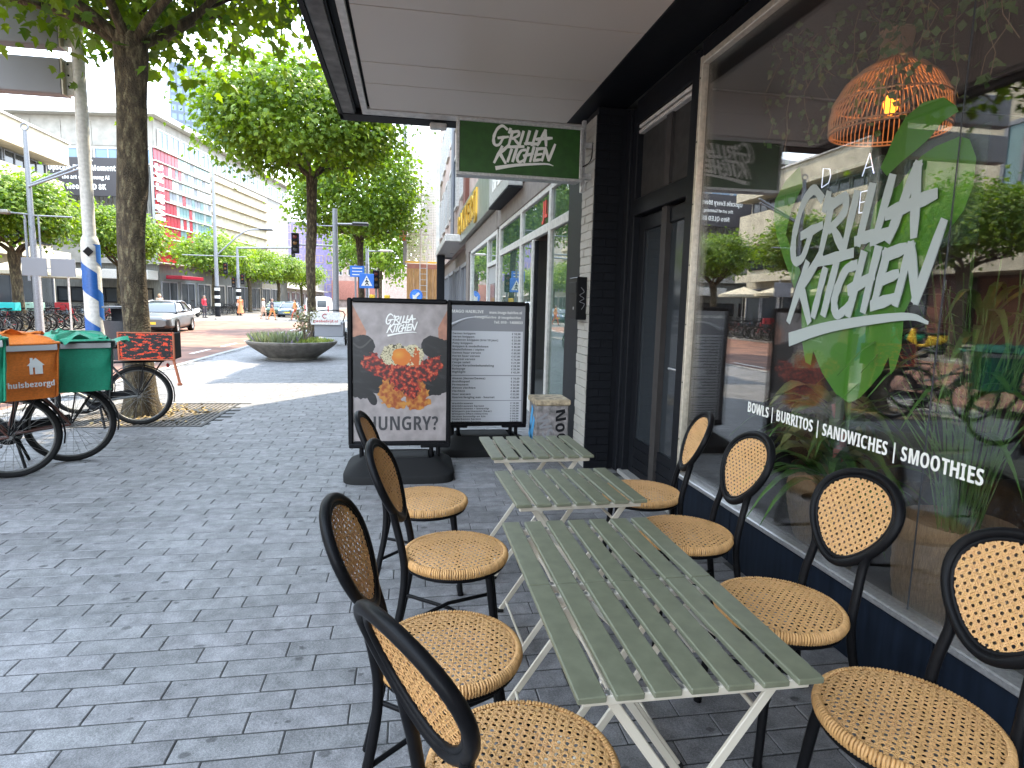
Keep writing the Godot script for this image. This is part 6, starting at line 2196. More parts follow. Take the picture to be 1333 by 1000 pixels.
	for k in 9:
		var e := Vector3(0.28 + rng.randfn() * 0.16, 0.40 + rng.randf_range(0.4, 0.85), 0.1 + rng.randfn() * 0.16)
		sh.col = Color(0.14, 0.10, 0.07)
		sh.tube(PackedVector3Array([Vector3(0.33, 0.40, 0.1), Vector3(0.33, 0.40, 0.1).lerp(e, 0.5) + Vector3(0.03, 0.05, 0), e]), 0.008, 4)
		for m in 26:
			sh.col = Color(0.10, 0.13, 0.05).lerp(Color(0.30, 0.26, 0.14), rng.randf())
			leaf_at(sh, e + Vector3(rng.randfn(), rng.randfn(), rng.randfn()) * 0.09, 0.075)
	stuff(obj("shrub", sh, M.far_paint, t))
	# lamp post across the road with a ring top
	t = thing("street_lamp", "slim grey lamp post with a ring on top, among the bicycles at the left", "street lamp", Vector3(-13.95, 0, -26.2))
	var lp := MB.new()
	pole(lp, 7.45, 0.13, 0.075)
	var rg := PackedVector3Array()
	for k in 16: rg.append(Vector3(0.12 * cos(TAU * k / 16), 7.60 + 0.12 * sin(TAU * k / 16), 0))
	lp.tube(rg, 0.03, 6, true)
	obj("shaft", lp, M.pole_grey, t)
	var ar := MB.new()
	ar.tube(PackedVector3Array([Vector3(0, 4.45, 0), Vector3(-0.9, 4.5, 0.1)]), 0.035, 6)
	ar.tube(PackedVector3Array([Vector3(0, 4.42, 0), Vector3(1.4, 4.42, 0)]), 0.03, 6)
	ar.tube(PackedVector3Array([Vector3(0.05, 5.55, 0), Vector3(2.2, 6.55, 0)]), 0.045, 6)
	ar.tube(PackedVector3Array([Vector3(0.05, 5.45, 0.1), Vector3(2.2, 6.35, 0.1)]), 0.045, 6)
	ar.tube(PackedVector3Array([Vector3(-0.22, 2.0, 0), Vector3(-0.22, 4.45, 0)]), 0.05, 6)
	ar.tube(PackedVector3Array([Vector3(0.24, 2.6, 0), Vector3(0.24, 4.45, 0)]), 0.035, 6)
	obj("arm", ar, M.pole_grey, t)
	obj("luminaire", boxm(Vector3(-1.05, 4.5, 0.1), Vector3(0.8, 0.16, 0.35), 0.05), M.pale_wall, t)
	# backs of two signs on thin posts
	for i in 2:
		t = thing("road_sign", ["blank grey sign back on a thin post, left of the pair above the bicycles", "blank grey sign back on a thin post, right of the pair above the bicycles"][i], "sign", Vector3(-12.95 + i * 0.86, 0, -24.3 - i * 0.1))
		obj("panel", boxm(Vector3(0, 2.45, 0), Vector3(0.8, 0.62, 0.03), 0.005), M.grey_paint, t)
		var pp := MB.new()
		pole(pp, 3.0, 0.03, 0.03, Vector3(0.12, -0.1, -0.05))
		obj("post", pp, M.white_frame, t)
	# traffic light masts across the road
	var tl := [["tall grey mast with a striped foot and a curved lamp arm, left of the two", Vector3(-15.75, 0, -55.0), 12.5], ["grey signal mast with a striped foot and a long arm over the road", Vector3(-15.35, 0, -60.0), 6.2]]
	for i in 2:
		t = thing("signal_mast", tl[i][0], "traffic light", tl[i][1])
		var mp := MB.new()
		pole(mp, tl[i][2], 0.17, 0.10)
		obj("shaft", mp, M.pole_grey, t)
		for k in 6:
			var sb := MB.new()
			sb.lathe([Vector2(0.215, 0.0), Vector2(0.215, 0.24)], 16, Vector3(0, 0.55 + k * 0.32, 0))
			obj("stripe", sb, M.white_paint if k % 2 else M.black_matt, t)
		var fb := MB.new()
		fb.lathe([Vector2(0.21, 0), Vector2(0.21, 0.55), Vector2(0.0, 0.56)], 16)
		fb.lathe([Vector2(0.205, 0.5), Vector2(0.205, 2.5)], 16)
		obj("foot", fb, M.black_matt, t)
		var am := MB.new()
		if i == 0:
			am.tube(curve([Vector3(0, 5.0, 0), Vector3(2.2, 7.0, 0), Vector3(3.6, 7.3, 0)], 4), 0.06, 6)
			am.tube(PackedVector3Array([Vector3(-2.6, 5.0, 0), Vector3(2.4, 5.0, 0)]), 0.04, 6)
		else:
			am.tube(PackedVector3Array([Vector3(0, 6.1, 0), Vector3(5.0, 6.3, 0)]), 0.09, 8)
		obj("arm", am, M.pole_grey, t)
		if i == 0:
			obj("luminaire", boxm(Vector3(4.0, 7.3, 0), Vector3(1.1, 0.14, 0.4), 0.05), M.bin_grey, t)
			signal_head(t, Vector3(0.75, 4.0, 0.1))
		else:
			signal_head(t, Vector3(4.9, 5.9, 0.15))
			signal_head(t, Vector3(0.42, 3.3, 0.15))
			signal_head(t, Vector3(-0.35, 3.0, 0.15))
	# lamp posts on the near pavement
	t = thing("street_lamp", "grey lamp post with a flat lantern and signal arm, right of the slim plane", "street lamp", Vector3(-3.36, 0, -30.0))
	lp = MB.new()
	pole(lp, 5.75, 0.16, 0.11)
	obj("shaft", lp, M.pole_grey, t)
	ar = MB.new()
	ar.tube(PackedVector3Array([Vector3(0, 5.05, 0), Vector3(0.9, 5.08, 0)]), 0.05, 6)
	ar.tube(PackedVector3Array([Vector3(0, 4.95, 0), Vector3(-1.0, 4.95, 0), Vector3(-1.0, 2.9, 0)]), 0.035, 6)
	ar.tube(PackedVector3Array([Vector3(0, 4.05, 0), Vector3(-1.75, 4.05, 0)]), 0.04, 6)
	obj("arm", ar, M.pole_grey, t)
	obj("luminaire", boxm(Vector3(1.15, 5.10, 0), Vector3(0.75, 0.14, 0.4), 0.05), M.bin_grey, t)
	signal_head(t, Vector3(-1.75, 4.1, 0.15))
	t = thing("street_lamp", "second grey lamp post with a flat lantern, behind the crossing sign", "street lamp", Vector3(-2.87, 0, -45.0))
	lp = MB.new()
	pole(lp, 5.4, 0.16, 0.11)
	obj("shaft", lp, M.pole_grey, t)
	ar = MB.new()
	ar.tube(PackedVector3Array([Vector3(0, 5.05, 0), Vector3(1.0, 5.1, 0)]), 0.05, 6)
	obj("arm", ar, M.pole_grey, t)
	obj("luminaire", boxm(Vector3(1.3, 5.12, 0), Vector3(0.9, 0.14, 0.4), 0.05), M.white_frame, t)
	# crossing sign, its signal, the blue arrow sign and a small blue sign
	t = thing("crossing_sign", "square blue pedestrian crossing sign on a grey post, above the poster stand's corner", "sign", Vector3(-2.07, 0, -32.0))
	lp = MB.new()
	pole(lp, 3.4, 0.06, 0.06)
	obj("post", lp, M.pole_grey, t)
	obj("panel", boxm(Vector3(0, 2.55, 0.07), Vector3(0.72, 0.72, 0.03), 0.02), M.sign_blue, t)
	var tr := MB.new()
	tr.prism(poly2([-0.27, -0.24, 0.27, -0.24, 0.0, 0.28]), 0.006, Transform3D(Basis(), Vector3(0, 2.55, 0.086)))
	obj("triangle", tr, M.sign_white, t)
	var wk := MB.new()
	for q in [[0.0, 0.06, 0.02, -0.10], [0.02, -0.10, 0.10, -0.21], [0.02, -0.10, -0.08, -0.21], [0.0, 0.03, 0.09, -0.05], [0.0, 0.03, -0.08, -0.06]]:
		wk.bar(Vector3(q[0], 2.55 + q[1], 0.095), Vector3(q[2], 2.55 + q[3], 0.095), 0.045, 0.004, Vector3.RIGHT)
	wk.ball(Vector3(0, 2.66, 0.095), Vector3(0.035, 0.035, 0.004), 10)
	obj("symbol", wk, M.black_matt, t)
	t = thing("signal_post", "pedestrian signal on a post with yellow push buttons, right of the blue crossing sign", "traffic light", Vector3(-1.62, 0, -32.2))
	lp = MB.new()
	pole(lp, 2.3, 0.06, 0.06)
	obj("shaft", lp, M.pole_grey, t)
	signal_head(t, Vector3(0, 2.65, 0.08))
	for s in [-0.2, 0.55]: obj("push_button", boxm(Vector3(s, 1.75, 0.1), Vector3(0.28, 0.26, 0.12), 0.03), M.yellow, t)
	t = thing("arrow_sign", "round blue road sign with a white arrow peeping over the poster stand", "sign", Vector3(0.37, 0, -30.0))
	lp = MB.new()
	pole(lp, 1.85, 0.04, 0.04)
	obj("post", lp, M.pole_grey, t)
	var dc := MB.new()
	dc.lathe([Vector2(0, 0.02), Vector2(0.30, 0.02), Vector2(0.30, 0.02), Vector2(0.31, 0.0), Vector2(0.31, -0.02), Vector2(0, -0.02)], 28, Vector3.ZERO, Transform3D(Basis(Vector3.RIGHT, PI / 2), Vector3(0, 1.86, 0.06)))
	obj("disc", dc, M.sign_blue, t)
	var aw := MB.new()
	aw.prism(poly2([-0.17, -0.17, 0.06, -0.17, -0.0, -0.10, 0.17, 0.09, 0.09, 0.17, -0.10, -0.0, -0.17, 0.06]), 0.006, Transform3D(Basis(), Vector3(0, 1.86, 0.082)))
	obj("arrow", aw, M.sign_white, t)
	t = thing("street_sign", "small blue street sign panel fixed on a post beyond the lamp post", "sign", Vector3(-2.95, 0, -36.0))
	lp = MB.new()
	pole(lp, 3.6, 0.05, 0.05)
	obj("post", lp, M.pole_grey, t)
	obj("panel", boxm(Vector3(0.1, 3.2, 0.07), Vector3(0.8, 0.62, 0.03), 0.01), M.sign_blue, t)
	var ln := MB.new()
	for k in 3: ln.box(Vector3(0.1, 3.02 + k * 0.18, 0.088), Vector3(0.55, 0.05, 0.004))
	obj("lines", ln, M.sign_white, t)
	# hand cart with a white board
	t = thing("hand_cart", "small grey cart carrying a white board with red print by the slim plane tree", "cart", Vector3(-2.75, 0, -21.5))
	obj("box", boxm(Vector3(0.1, 0.55, -0.3), Vector3(0.95, 0.5, 0.6), 0.02), M.grey_paint, t)
	obj("board", boxm(Vector3(0, 0.92, 0.05), Vector3(0.98, 0.42, 0.03), 0.006), M.white_paint, t)
	letters("lettering", "glasbedrijf.nl", 0.08, M.red_panel, t, Vector3(0, 0.83, 0.07), 0, 0.8)
	var em := MB.new()
	var rr := PackedVector3Array()
	for k in 10: rr.append(Vector3(-0.02 + 0.07 * cos(0.6 + TAU * k / 12), 1.0 + 0.07 * sin(0.6 + TAU * k / 12), 0.072))
	em.tube(rr, 0.014, 5)
	obj("emblem", em, M.red_panel, t)
	var ws := bike_wheel(0.24, false)
	for x in [-0.42, 0.62]:
		var w := inst("wheel", ws[0], M.rubber, t, Vector3(x, 0.24, -0.3))
		w.rotation.y = PI / 2
		var sp := inst("spokes", ws[2], M.spoke, w)
	var hb := MB.new()
	hb.tube(curve([Vector3(-0.35, 0.8, -0.6), Vector3(-0.35, 1.15, -0.75), Vector3(0.5, 1.15, -0.75), Vector3(0.5, 0.8, -0.6)], 3), 0.02, 6)
	obj("handle", hb, M.black_matt, t)

func signal_head(t: Node3D, at: Vector3) -> void:
	var h := obj("signal_head", boxm(Vector3.ZERO, Vector3(0.32, 0.92, 0.22), 0.03), M.black_matt, t, at)
	for k in 3:
		var l := MB.new()
		l.ball(Vector3(0, 0.28 - k * 0.28, 0.11), Vector3(0.095, 0.095, 0.03), 12)
		obj("lamp", l, [M.signal_red, M.signal_amber, M.bin_grey][k], h)
		obj("visor", boxm(Vector3(0, 0.385 - k * 0.28, 0.17), Vector3(0.2, 0.015, 0.12)), M.black_matt, h)

# ---------------------------------------------------------------- traffic
func car_wheel(t: Node3D, at: Vector3, r: float) -> void:
	var ty := MB.new()
	var q := Transform3D(Basis(Vector3(0, 0, 1), PI / 2), Vector3.ZERO)
	ty.lathe([Vector2(r * 0.66, 0.10), Vector2(r * 0.94, 0.11), Vector2(r, 0.07), Vector2(r, -0.07), Vector2(r * 0.94, -0.11), Vector2(r * 0.66, -0.10)], 24, Vector3.ZERO, q)
	var w := obj("wheel", ty, M.rubber, t, at)
	var ri := MB.new()
	for s in [-0.095, 0.095]:
		ri.lathe([Vector2(r * 0.66, s), Vector2(r * 0.60, s * 0.8), Vector2(r * 0.1, s * 0.75), Vector2(0, s)], 20, Vector3.ZERO, q)
	obj("rim", ri, M.steel, w)

func loft(b: MB, secs: Array, n: int) -> void:
	# secs: [z, y_low, y_high, half_width_low, half_width_high, roundness]
	var rows := []
	for s in secs:
		var row := PackedVector3Array()
		for k in n:
			var a := TAU * (k + 0.5) / n
			var c := cos(a)
			var d := sin(a)
			var u := signf(c) * pow(absf(c), s[5])
			var v := signf(d) * pow(absf(d), s[5])
			var f := (v + 1.0) * 0.5
			row.append(Vector3(u * lerpf(s[3], s[4], f), lerpf(s[1], s[2], f), s[0]))
		rows.append(row)
	b.grid(rows, false, true)
	for e in [0, rows.size() - 1]:
		var nz := Vector3(0, 0, 1.0 if rows[e][0].z > rows[(rows.size() - 1) if e == 0 else 0][0].z else -1.0)
		for k in range(1, n - 1):
			b.tri(rows[e][0], rows[e][k], rows[e][k + 1], nz, nz, nz)

func make_car(label: String, paint: Material, at: Vector3, turn: float) -> Node3D:
	# front faces +z
	var t := thing("parked_car" if false else "car", label, "car", at, turn)
	var b := MB.new()
	loft(b, [[2.32, 0.30, 0.62, 0.66, 0.62, 0.5], [2.24, 0.22, 0.72, 0.80, 0.74, 0.42], [2.0, 0.19, 0.79, 0.89, 0.82, 0.4], [1.4, 0.18, 0.87, 0.915, 0.84, 0.4], [0.85, 0.18, 0.93, 0.92, 0.85, 0.4], [0.0, 0.18, 0.95, 0.92, 0.86, 0.4], [-1.2, 0.18, 0.97, 0.92, 0.86, 0.4], [-1.9, 0.20, 0.99, 0.90, 0.84, 0.4], [-2.2, 0.25, 0.98, 0.84, 0.78, 0.42], [-2.32, 0.34, 0.88, 0.74, 0.70, 0.5]], 28)
	obj("body", b, paint, t)
	var g := MB.new()
	loft(g, [[1.05, 0.86, 0.93, 0.82, 0.78, 0.35], [0.55, 0.86, 1.24, 0.835, 0.66, 0.35], [0.15, 0.86, 1.41, 0.84, 0.60, 0.35], [-0.5, 0.86, 1.455, 0.84, 0.60, 0.35], [-1.2, 0.86, 1.39, 0.83, 0.59, 0.35], [-1.75, 0.86, 1.16, 0.80, 0.60, 0.35], [-2.05, 0.86, 0.98, 0.76, 0.66, 0.35]], 24)
	obj("windows", g, M.car_glass, t)
	var r := MB.new()
	var rows := []
	for q in [[0.22, 1.405, 0.55], [-0.1, 1.445, 0.585], [-0.6, 1.468, 0.595], [-1.1, 1.425, 0.585], [-1.3, 1.385, 0.56]]:
		var row := PackedVector3Array()
		for k in 9:
			var u := (k - 4) / 4.0
			row.append(Vector3(u * q[2], q[1] - 0.05 * u * u * u * u, q[0]))
		rows.append(row)
	r.grid(rows)
	for s: float in [-1.0, 1.0]:
		r.tube(PackedVector3Array([Vector3(s * 0.55, 1.38, 0.22), Vector3(s * 0.67, 1.22, 0.58), Vector3(s * 0.80, 0.94, 1.05)]), 0.035, 6)
		r.tube(PackedVector3Array([Vector3(s * 0.60, 1.40, 0.1), Vector3(s * 0.62, 1.43, -0.6), Vector3(s * 0.60, 1.38, -1.2), Vector3(s * 0.64, 1.15, -1.75), Vector3(s * 0.76, 0.96, -2.05)]), 0.04, 6)
		r.tube(PackedVector3Array([Vector3(s * 0.62, 1.42, -0.45), Vector3(s * 0.845, 0.94, -0.42)]), 0.03, 6)
	obj("roof", r, paint, t)
	for s: float in [-1.0, 1.0]:
		for z in [1.42, -1.38]: car_wheel(t, Vector3(s * 0.82, 0.33, z), 0.335)
		var hl := MB.new()
		hl.ball(Vector3(s * 0.60, 0.66, 2.20), Vector3(0.20, 0.06, 0.09), 12)
		obj("headlight", hl, M.lamp_glass, t)
		var tl := MB.new()
		tl.ball(Vector3(s * 0.62, 0.82, -2.24), Vector3(0.16, 0.07, 0.06), 12)
		obj("tail_light", tl, M.red_lamp, t)
		var mi := MB.new()
		mi.ball(Vector3(s * 1.0, 0.98, 0.72), Vector3(0.10, 0.065, 0.06), 10)
		obj("mirror", mi, paint, t)
		for z in [0.35, -0.75]: obj("handle", boxm(Vector3(s * 0.905, 0.80, z), Vector3(0.03, 0.03, 0.16), 0.01), M.steel, t)
	obj("grille", boxm(Vector3(0, 0.36, 2.285), Vector3(1.15, 0.20, 0.06), 0.03), M.black_matt, t)
	obj("number_plate", boxm(Vector3(0, 0.46, 2.325), Vector3(0.50, 0.11, 0.02)), M.plate, t)
	obj("number_plate", boxm(Vector3(0, 0.62, -2.33), Vector3(0.50, 0.11, 0.02)), M.plate, t)
	obj("underside", boxm(Vector3(0, 0.22, 0), Vector3(1.6, 0.12, 4.2)), M.black_matt, t)
	return t

func traffic() -> void:
	make_car("silver grey saloon driving towards the camera beside the leaning tree trunk", M.car_silver, Vector3(-11.35, -0.10, -31.3), 0.10)
	make_car("dark blue car with a yellow plate waiting left of the white van", M.car_blue, Vector3(-11.2, -0.10, -62), 0.04)
	make_car("dark green car behind the walking women, left of the blue car", M.car_green, Vector3(-13.3, -0.10, -66), 0.04)
	# white van seen from behind
	var t := thing("van", "white delivery van seen from behind next to the slim plane tree", "van", Vector3(-7.1, -0.10, -52.5))
	var b := MB.new()
	loft(b, [[2.3, 0.45, 1.75, 0.90, 0.76, 0.28], [2.2, 0.30, 1.90, 0.93, 0.80, 0.25], [0.0, 0.26, 1.95, 0.94, 0.82, 0.25], [-0.9, 0.26, 1.90, 0.94, 0.80, 0.26], [-1.7, 0.26, 1.15, 0.92, 0.82, 0.3], [-2.3, 0.32, 0.92, 0.80, 0.70, 0.4]], 28)
	obj("body", b, M.car_white, t)
	obj("rear_window", boxm(Vector3(-0.40, 1.38, 2.30), Vector3(0.66, 0.52, 0.06), 0.03), M.car_glass, t)
	obj("rear_window", boxm(Vector3(0.40, 1.38, 2.30), Vector3(0.66, 0.52, 0.06), 0.03), M.car_glass, t)
	letters("lettering", "TSB", 0.13, M.print_dark, t, Vector3(-0.25, 0.88, 2.335), 0, 0.55)
	for s: float in [-1.0, 1.0]:
		obj("tail_light", boxm(Vector3(s * 0.86, 1.0, 2.26), Vector3(0.12, 0.5, 0.1), 0.03), M.red_lamp, t)
		for z in [1.45, -1.4]: car_wheel(t, Vector3(s * 0.82, 0.33, z), 0.335)
	obj("bumper", boxm(Vector3(0, 0.42, 2.30), Vector3(1.7, 0.16, 0.14), 0.04), M.bin_grey, t)
	obj("underside", boxm(Vector3(0, 0.28, 0), Vector3(1.6, 0.14, 4.2)), M.black_matt, t)
	# mopeds
	var ml := ["pale moped parked right behind the silver saloon", "white moped parked left of the striped traffic light foot", "green black moped with a white panel, seen in the window's reflection", "yellow nosed moped parked by the tree seen in the window's reflection"]
	var mp := [Vector3(-15.6, 0, -47.0), Vector3(-16.6, 0, -51.5), Vector3(-17.2, 0, -23.2), Vector3(-17.0, 0, -21.9)]
	var m0 := make_moped(ml[0])
	m0.position = mp[0]
	m0.rotation.y = 0.5
	for i in range(1, 4):
		var o := dup(m0, mp[i], [0.5, -0.3, 2.9, 2.6][i], ml[i])
		(o.get_node("body") as MeshInstance3D).material_override = [M.car_silver, M.car_white, M.bag_green, M.yellow][i]

func make_moped(label: String) -> Node3D:
	var t := thing("moped", label, "moped", Vector3.ZERO, 0, "mopeds parked across the road")
	for z in [0.62, -0.60]: 
		var ty := MB.new()
		ty.lathe([Vector2(0.12, 0.05), Vector2(0.21, 0.055), Vector2(0.24, 0.0), Vector2(0.21, -0.055), Vector2(0.12, -0.05), Vector2(0.12, -0.05), Vector2(0.0, -0.03)], 18, Vector3.ZERO, Transform3D(Basis(Vector3(0, 0, 1), PI / 2), Vector3(0, 0.24, z)))
		obj("wheel", ty, M.rubber, t)
	var b := MB.new()
	loft(b, [[0.62, 0.48, 0.62, 0.06, 0.04, 0.6], [0.50, 0.40, 0.95, 0.18, 0.10, 0.6], [0.38, 0.30, 0.98, 0.20, 0.10, 0.6], [0.30, 0.22, 0.34, 0.18, 0.17, 0.5], [-0.05, 0.22, 0.34, 0.18, 0.17, 0.5], [-0.15, 0.24, 0.70, 0.18, 0.14, 0.6], [-0.6, 0.36, 0.76, 0.18, 0.12, 0.6], [-0.85, 0.55, 0.72, 0.08, 0.05, 0.6]], 20)
	obj("body", b, M.car_silver, t)
	var s := MB.new()
	loft(s, [[-0.02, 0.70, 0.78, 0.10, 0.08, 0.6], [-0.3, 0.72, 0.82, 0.15, 0.12, 0.6], [-0.8, 0.74, 0.86, 0.13, 0.10, 0.6]], 14)
	obj("seat", s, M.black_matt, t)
	var h := MB.new()
	h.tube(PackedVector3Array([Vector3(-0.32, 1.04, 0.30), Vector3(0, 1.02, 0.40), Vector3(0.32, 1.04, 0.30)]), 0.018, 6)
	h.tube(PackedVector3Array([Vector3(0, 1.02, 0.40), Vector3(0, 0.24, 0.62)]), 0.025, 6)
	for x in [-0.25, 0.25]:
		h.tube(PackedVector3Array([Vector3(x, 1.04, 0.36), Vector3(x * 1.4, 1.28, 0.36)]), 0.008, 5)
		h.ball(Vector3(x * 1.5, 1.30, 0.36), Vector3(0.07, 0.05, 0.015), 8)
	obj("handlebar", h, M.black_matt, t)
	var l := MB.new()
	l.ball(Vector3(0, 0.90, 0.50), Vector3(0.08, 0.07, 0.05), 10)
	obj("headlight", l, M.lamp_glass, t)
	return t

# ---------------------------------------------------------------- people
func body_mesh(bones: Array, cell: float, paint: Callable) -> ArrayMesh:
	# tapered capsules joined with a smooth minimum, meshed as surface nets
	var lo := Vector3(9, 9, 9)
	var hi := -lo
	for b in bones:
		for e in [0, 1]:
			lo = lo.min(b[e] - Vector3.ONE * (b[2] + 0.08))
			hi = hi.max(b[e] + Vector3.ONE * (b[2] + 0.08))
	var n := Vector3i(((hi - lo) / cell).ceil()) + Vector3i.ONE
	var F := PackedFloat32Array()
	F.resize(n.x * n.y * n.z)
	F.fill(0.3)
	var k := 0.035
	for b in bones:
		var a: Vector3 = b[0]
		var c: Vector3 = b[1]
		var ab := c - a
		var l2 := maxf(ab.length_squared(), 1e-6)
		var m: float = maxf(b[2], b[3]) + 0.09
		var i0 := Vector3i((a.min(c) - Vector3.ONE * m - lo) / cell).max(Vector3i.ZERO)
		var i1 := Vector3i((a.max(c) + Vector3.ONE * m - lo) / cell + Vector3.ONE).min(n - Vector3i.ONE)
		for z in range(i0.z, i1.z + 1):
			for y in range(i0.y, i1.y + 1):
				for x in range(i0.x, i1.x + 1):
					var p := lo + Vector3(x, y, z) * cell
					var t := clampf((p - a).dot(ab) / l2, 0.0, 1.0)
					var d: float = (p - a - ab * t).length() - lerpf(b[2], b[3], t)
					var q := (z * n.y + y) * n.x + x
					var o := F[q]
					var h := maxf(k - absf(o - d), 0.0) / k
					F[q] = minf(o, d) - h * h * k * 0.25
	var ids := PackedInt32Array()
	ids.resize(n.x * n.y * n.z)
	ids.fill(-1)
	var V := PackedVector3Array()
	var st := [1, n.x, n.x * n.y]
	for z in n.z - 1:
		for y in n.y - 1:
			for x in n.x - 1:
				var q := (z * n.y + y) * n.x + x
				var s := Vector3.ZERO
				var cnt := 0
				for ax in 3:
					for u in 2:
						for w in 2:
							var q0: int = q + u * st[(ax + 1) % 3] + w * st[(ax + 2) % 3]
							var f0 := F[q0]
							var f1 := F[q0 + st[ax]]
							if (f0 < 0.0) != (f1 < 0.0):
								var p := Vector3.ZERO
								p[ax] = f0 / (f0 - f1)
								p[(ax + 1) % 3] = u
								p[(ax + 2) % 3] = w
								s += p
								cnt += 1
				if cnt:
					ids[q] = V.size()
					V.append(lo + (Vector3(x, y, z) + s / cnt) * cell)
	var N := PackedVector3Array()
	var C := PackedColorArray()
	for p in V:
		var g := Vector3.ZERO
		var c := Vector3i((p - lo) / cell)
		for ax in 3:
			var q := (c.z * n.y + c.y) * n.x + c.x
			g[ax] = F[q + st[ax]] - F[maxi(q - (st[ax] if c[ax] > 0 else 0), 0)]
		N.append(g.normalized() if g.length() > 1e-6 else Vector3.UP)
		C.append(paint.call(p))
	var I := PackedInt32Array()
	for z in range(1, n.z - 1):
		for y in range(1, n.y - 1):
			for x in range(1, n.x - 1):
				var q := (z * n.y + y) * n.x + x
				for ax in 3:
					if (F[q] < 0.0) != (F[q + st[ax]] < 0.0):
						var a1: int = st[(ax + 1) % 3]
						var a2: int = st[(ax + 2) % 3]
						var v := [ids[q], ids[q - a1], ids[q - a1 - a2], ids[q - a2]]
						if v.min() < 0: continue
						var nn := N[v[0]]
						if (V[v[1]] - V[v[0]]).cross(V[v[2]] - V[v[0]]).dot(nn) > 0.0: v.reverse()
						I.append_array([v[0], v[1], v[2], v[0], v[2], v[3]])
	var arr := []
	arr.resize(Mesh.ARRAY_MAX)
	arr[Mesh.ARRAY_VERTEX] = V
	arr[Mesh.ARRAY_NORMAL] = N
	arr[Mesh.ARRAY_COLOR] = C
	arr[Mesh.ARRAY_INDEX] = I
	var m := ArrayMesh.new()
	m.add_surface_from_arrays(Mesh.PRIMITIVE_TRIANGLES, arr)
	return m

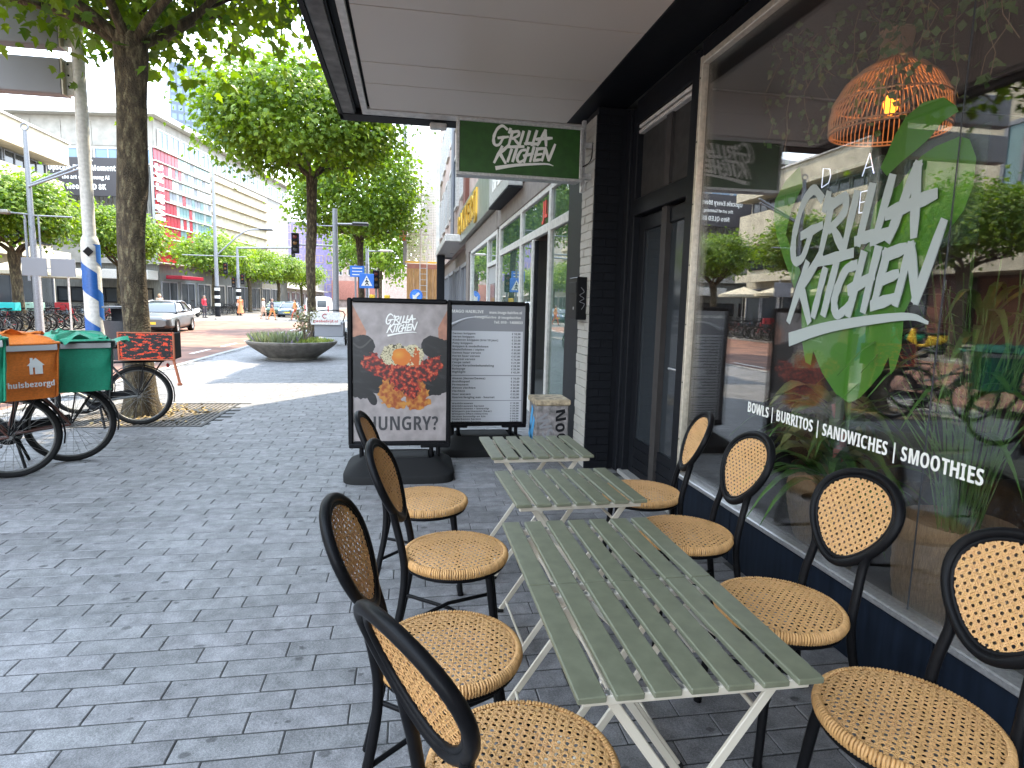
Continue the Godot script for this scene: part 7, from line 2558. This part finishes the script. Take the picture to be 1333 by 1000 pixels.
func person(label: String, at: Vector3, turn: float, top: Color, legs: Color, hair: Color, dress: float, stride: float, sleeves := 0.2) -> void:
	# 1.72 m tall, faces +z; stride > 0 walking
	var skin := Color(0.50, 0.30, 0.21)
	var B := []
	var hipy := 0.90
	for s: float in [-1.0, 1.0]:
		var w := stride * s
		var hip := Vector3(s * 0.09, hipy, 0)
		var knee := Vector3(s * 0.095, 0.49, 0.16 * w + 0.03)
		var ank := Vector3(s * 0.09, 0.09 + maxf(0.0, -w) * 0.08, 0.30 * w - 0.02)
		B.append([hip, knee, 0.088, 0.058])
		B.append([knee, ank, 0.056, 0.038])
		B.append([ank + Vector3(0, -0.04, -0.03), ank + Vector3(0.01 * s, -0.055, 0.15), 0.04, 0.032])
		var sh := Vector3(s * 0.175, 1.40, -0.01)
		var el := Vector3(s * 0.225, 1.12, -0.14 * w - 0.02)
		var wr := Vector3(s * 0.225, 0.90, -0.20 * w + 0.08)
		B.append([sh, el, 0.050, 0.040])
		B.append([el, wr, 0.038, 0.027])
		B.append([wr, wr + Vector3(-0.005 * s, -0.085, 0.015), 0.028, 0.022])
		for f in 4:
			B.append([wr + Vector3(-0.005 * s, -0.08, 0.03 - f * 0.015), wr + Vector3(-0.012 * s, -0.165 + absf(f - 1.4) * 0.012, 0.045 - f * 0.02), 0.010, 0.009])
		B.append([wr + Vector3(-0.01 * s, -0.03, 0.02), wr + Vector3(-0.015 * s, -0.09, 0.055), 0.012, 0.010])
		B.append([Vector3(s * 0.06, 1.36, 0), sh, 0.065, 0.052])
	B.append([Vector3(0, 0.93, 0), Vector3(0, 1.08, 0.005), 0.135, 0.120])
	B.append([Vector3(0, 1.08, 0.005), Vector3(0, 1.30, 0.01), 0.120, 0.135])
	B.append([Vector3(0, 1.38, 0), Vector3(0, 1.50, 0.02), 0.06, 0.052])
	B.append([Vector3(0, 1.60, 0.015), Vector3(0, 1.56, 0.04), 0.098, 0.075])
	B.append([Vector3(0, 1.575, 0.105), Vector3(0, 1.555, 0.125), 0.016, 0.018])
	for s: float in [-1.0, 1.0]: B.append([Vector3(s * 0.094, 1.585, 0.01), Vector3(s * 0.098, 1.56, 0.0), 0.022, 0.016])
	var slv := 1.40 - sleeves
	var t := thing("person", label, "person", at, turn)
	var paint := func(p: Vector3) -> Color:
		if p.y > 1.66 or (p.y > 1.50 and p.z < -0.02): return hair
		if p.y > 1.54 and p.y < 1.562 + 0.04 and absf(absf(p.x) - 0.036) < 0.014 and p.z > 0.08 and p.y > 1.585: return Color(0.03, 0.02, 0.02)
		if p.y > 1.45: return skin
		if absf(p.x) > 0.175 and p.y < slv: return skin
		if p.y < 0.085: return Color(0.10, 0.09, 0.09)
		if p.y > 0.95: return top
		return skin if dress > 0.0 and p.y < 0.6 else legs
	inst("body", body_mesh(B, 0.02, paint), M.skin, t)
	var hb := MB.new()
	hb.use_c = true
	hb.col = hair
	hb.ball(Vector3(0, 1.63, -0.01), Vector3(0.108, 0.095, 0.112), 14)
	if dress >= 0.0: hb.ball(Vector3(0, 1.53, -0.075), Vector3(0.085, 0.14, 0.05), 10)
	obj("hair", hb, M.far_paint, t)
	if dress > 0.0:
		var d := MB.new()
		d.use_c = true
		d.col = legs
		var rows := []
		for i in 6:
			var f := i / 5.0
			var row := PackedVector3Array()
			for k in 22:
				var a := TAU * k / 22
				var r: float = lerpf(0.150, 0.15 + dress * 0.16, f) * (1.0 + 0.06 * sin(a * 5.0) * f)
				row.append(Vector3(cos(a) * r, lerpf(1.02, 1.02 - dress, f), sin(a) * r * 0.95))
			rows.append(row)
		d.grid(rows, false, true)
		obj("skirt", d, M.far_paint, t)

func people() -> void:
	var dark := Color(0.04, 0.025, 0.02)
	var fair := Color(0.30, 0.19, 0.08)
	person("woman in a long orange dress walking past the striped traffic light feet", Vector3(-14.6, 0, -57.5), 0.4, Color(0.75, 0.22, 0.08), Color(0.75, 0.22, 0.08), fair, 0.75, 0.5)
	person("person in a red jacket standing beside the parked mopeds", Vector3(-15.4, 0, -50.4), 1.2, Color(0.55, 0.03, 0.05), Color(0.06, 0.05, 0.06), dark, 0.0, 0.1, 0.6)
	person("woman in a dark top and orange trousers crossing towards the blue car", Vector3(-10.6, -0.10, -51.0), 1.4, Color(0.05, 0.03, 0.04), Color(0.62, 0.22, 0.09), dark, 0.0, 0.8)
	person("woman in a pale top walking just behind the woman in dark", Vector3(-11.5, -0.10, -52.2), 1.4, Color(0.62, 0.55, 0.50), Color(0.50, 0.30, 0.20), fair, 0.4, 0.6)
	person("person in an orange shirt and red shorts striding left of the white van", Vector3(-8.95, -0.10, -51.5), -1.3, Color(0.65, 0.27, 0.10), Color(0.60, 0.12, 0.06), dark, 0.0, 1.0)
	person("person in a white shirt on the far pavement behind the silver saloon", Vector3(-17.3, 0, -43.0), 0.2, Color(0.70, 0.68, 0.66), Color(0.15, 0.18, 0.25), dark, 0.0, 0.3)
	person("person in a beige shirt beside the one in white on the far pavement", Vector3(-16.4, 0, -44.6), 0.7, Color(0.50, 0.38, 0.28), Color(0.10, 0.10, 0.11), fair, 0.0, 0.5)
	person("person in pink seen between parked bicycles and the blue car", Vector3(-15.9, 0, -62.0), 2.4, Color(0.60, 0.30, 0.28), Color(0.20, 0.10, 0.10), dark, 0.0, 0.4)
	person("man in a white T-shirt and cap seen in the window's reflection by the mopeds", Vector3(-17.8, 0, -26.3), 0.6, Color(0.72, 0.70, 0.62), Color(0.16, 0.15, 0.13), Color(0.42, 0.16, 0.05), 0.0, 0.3)
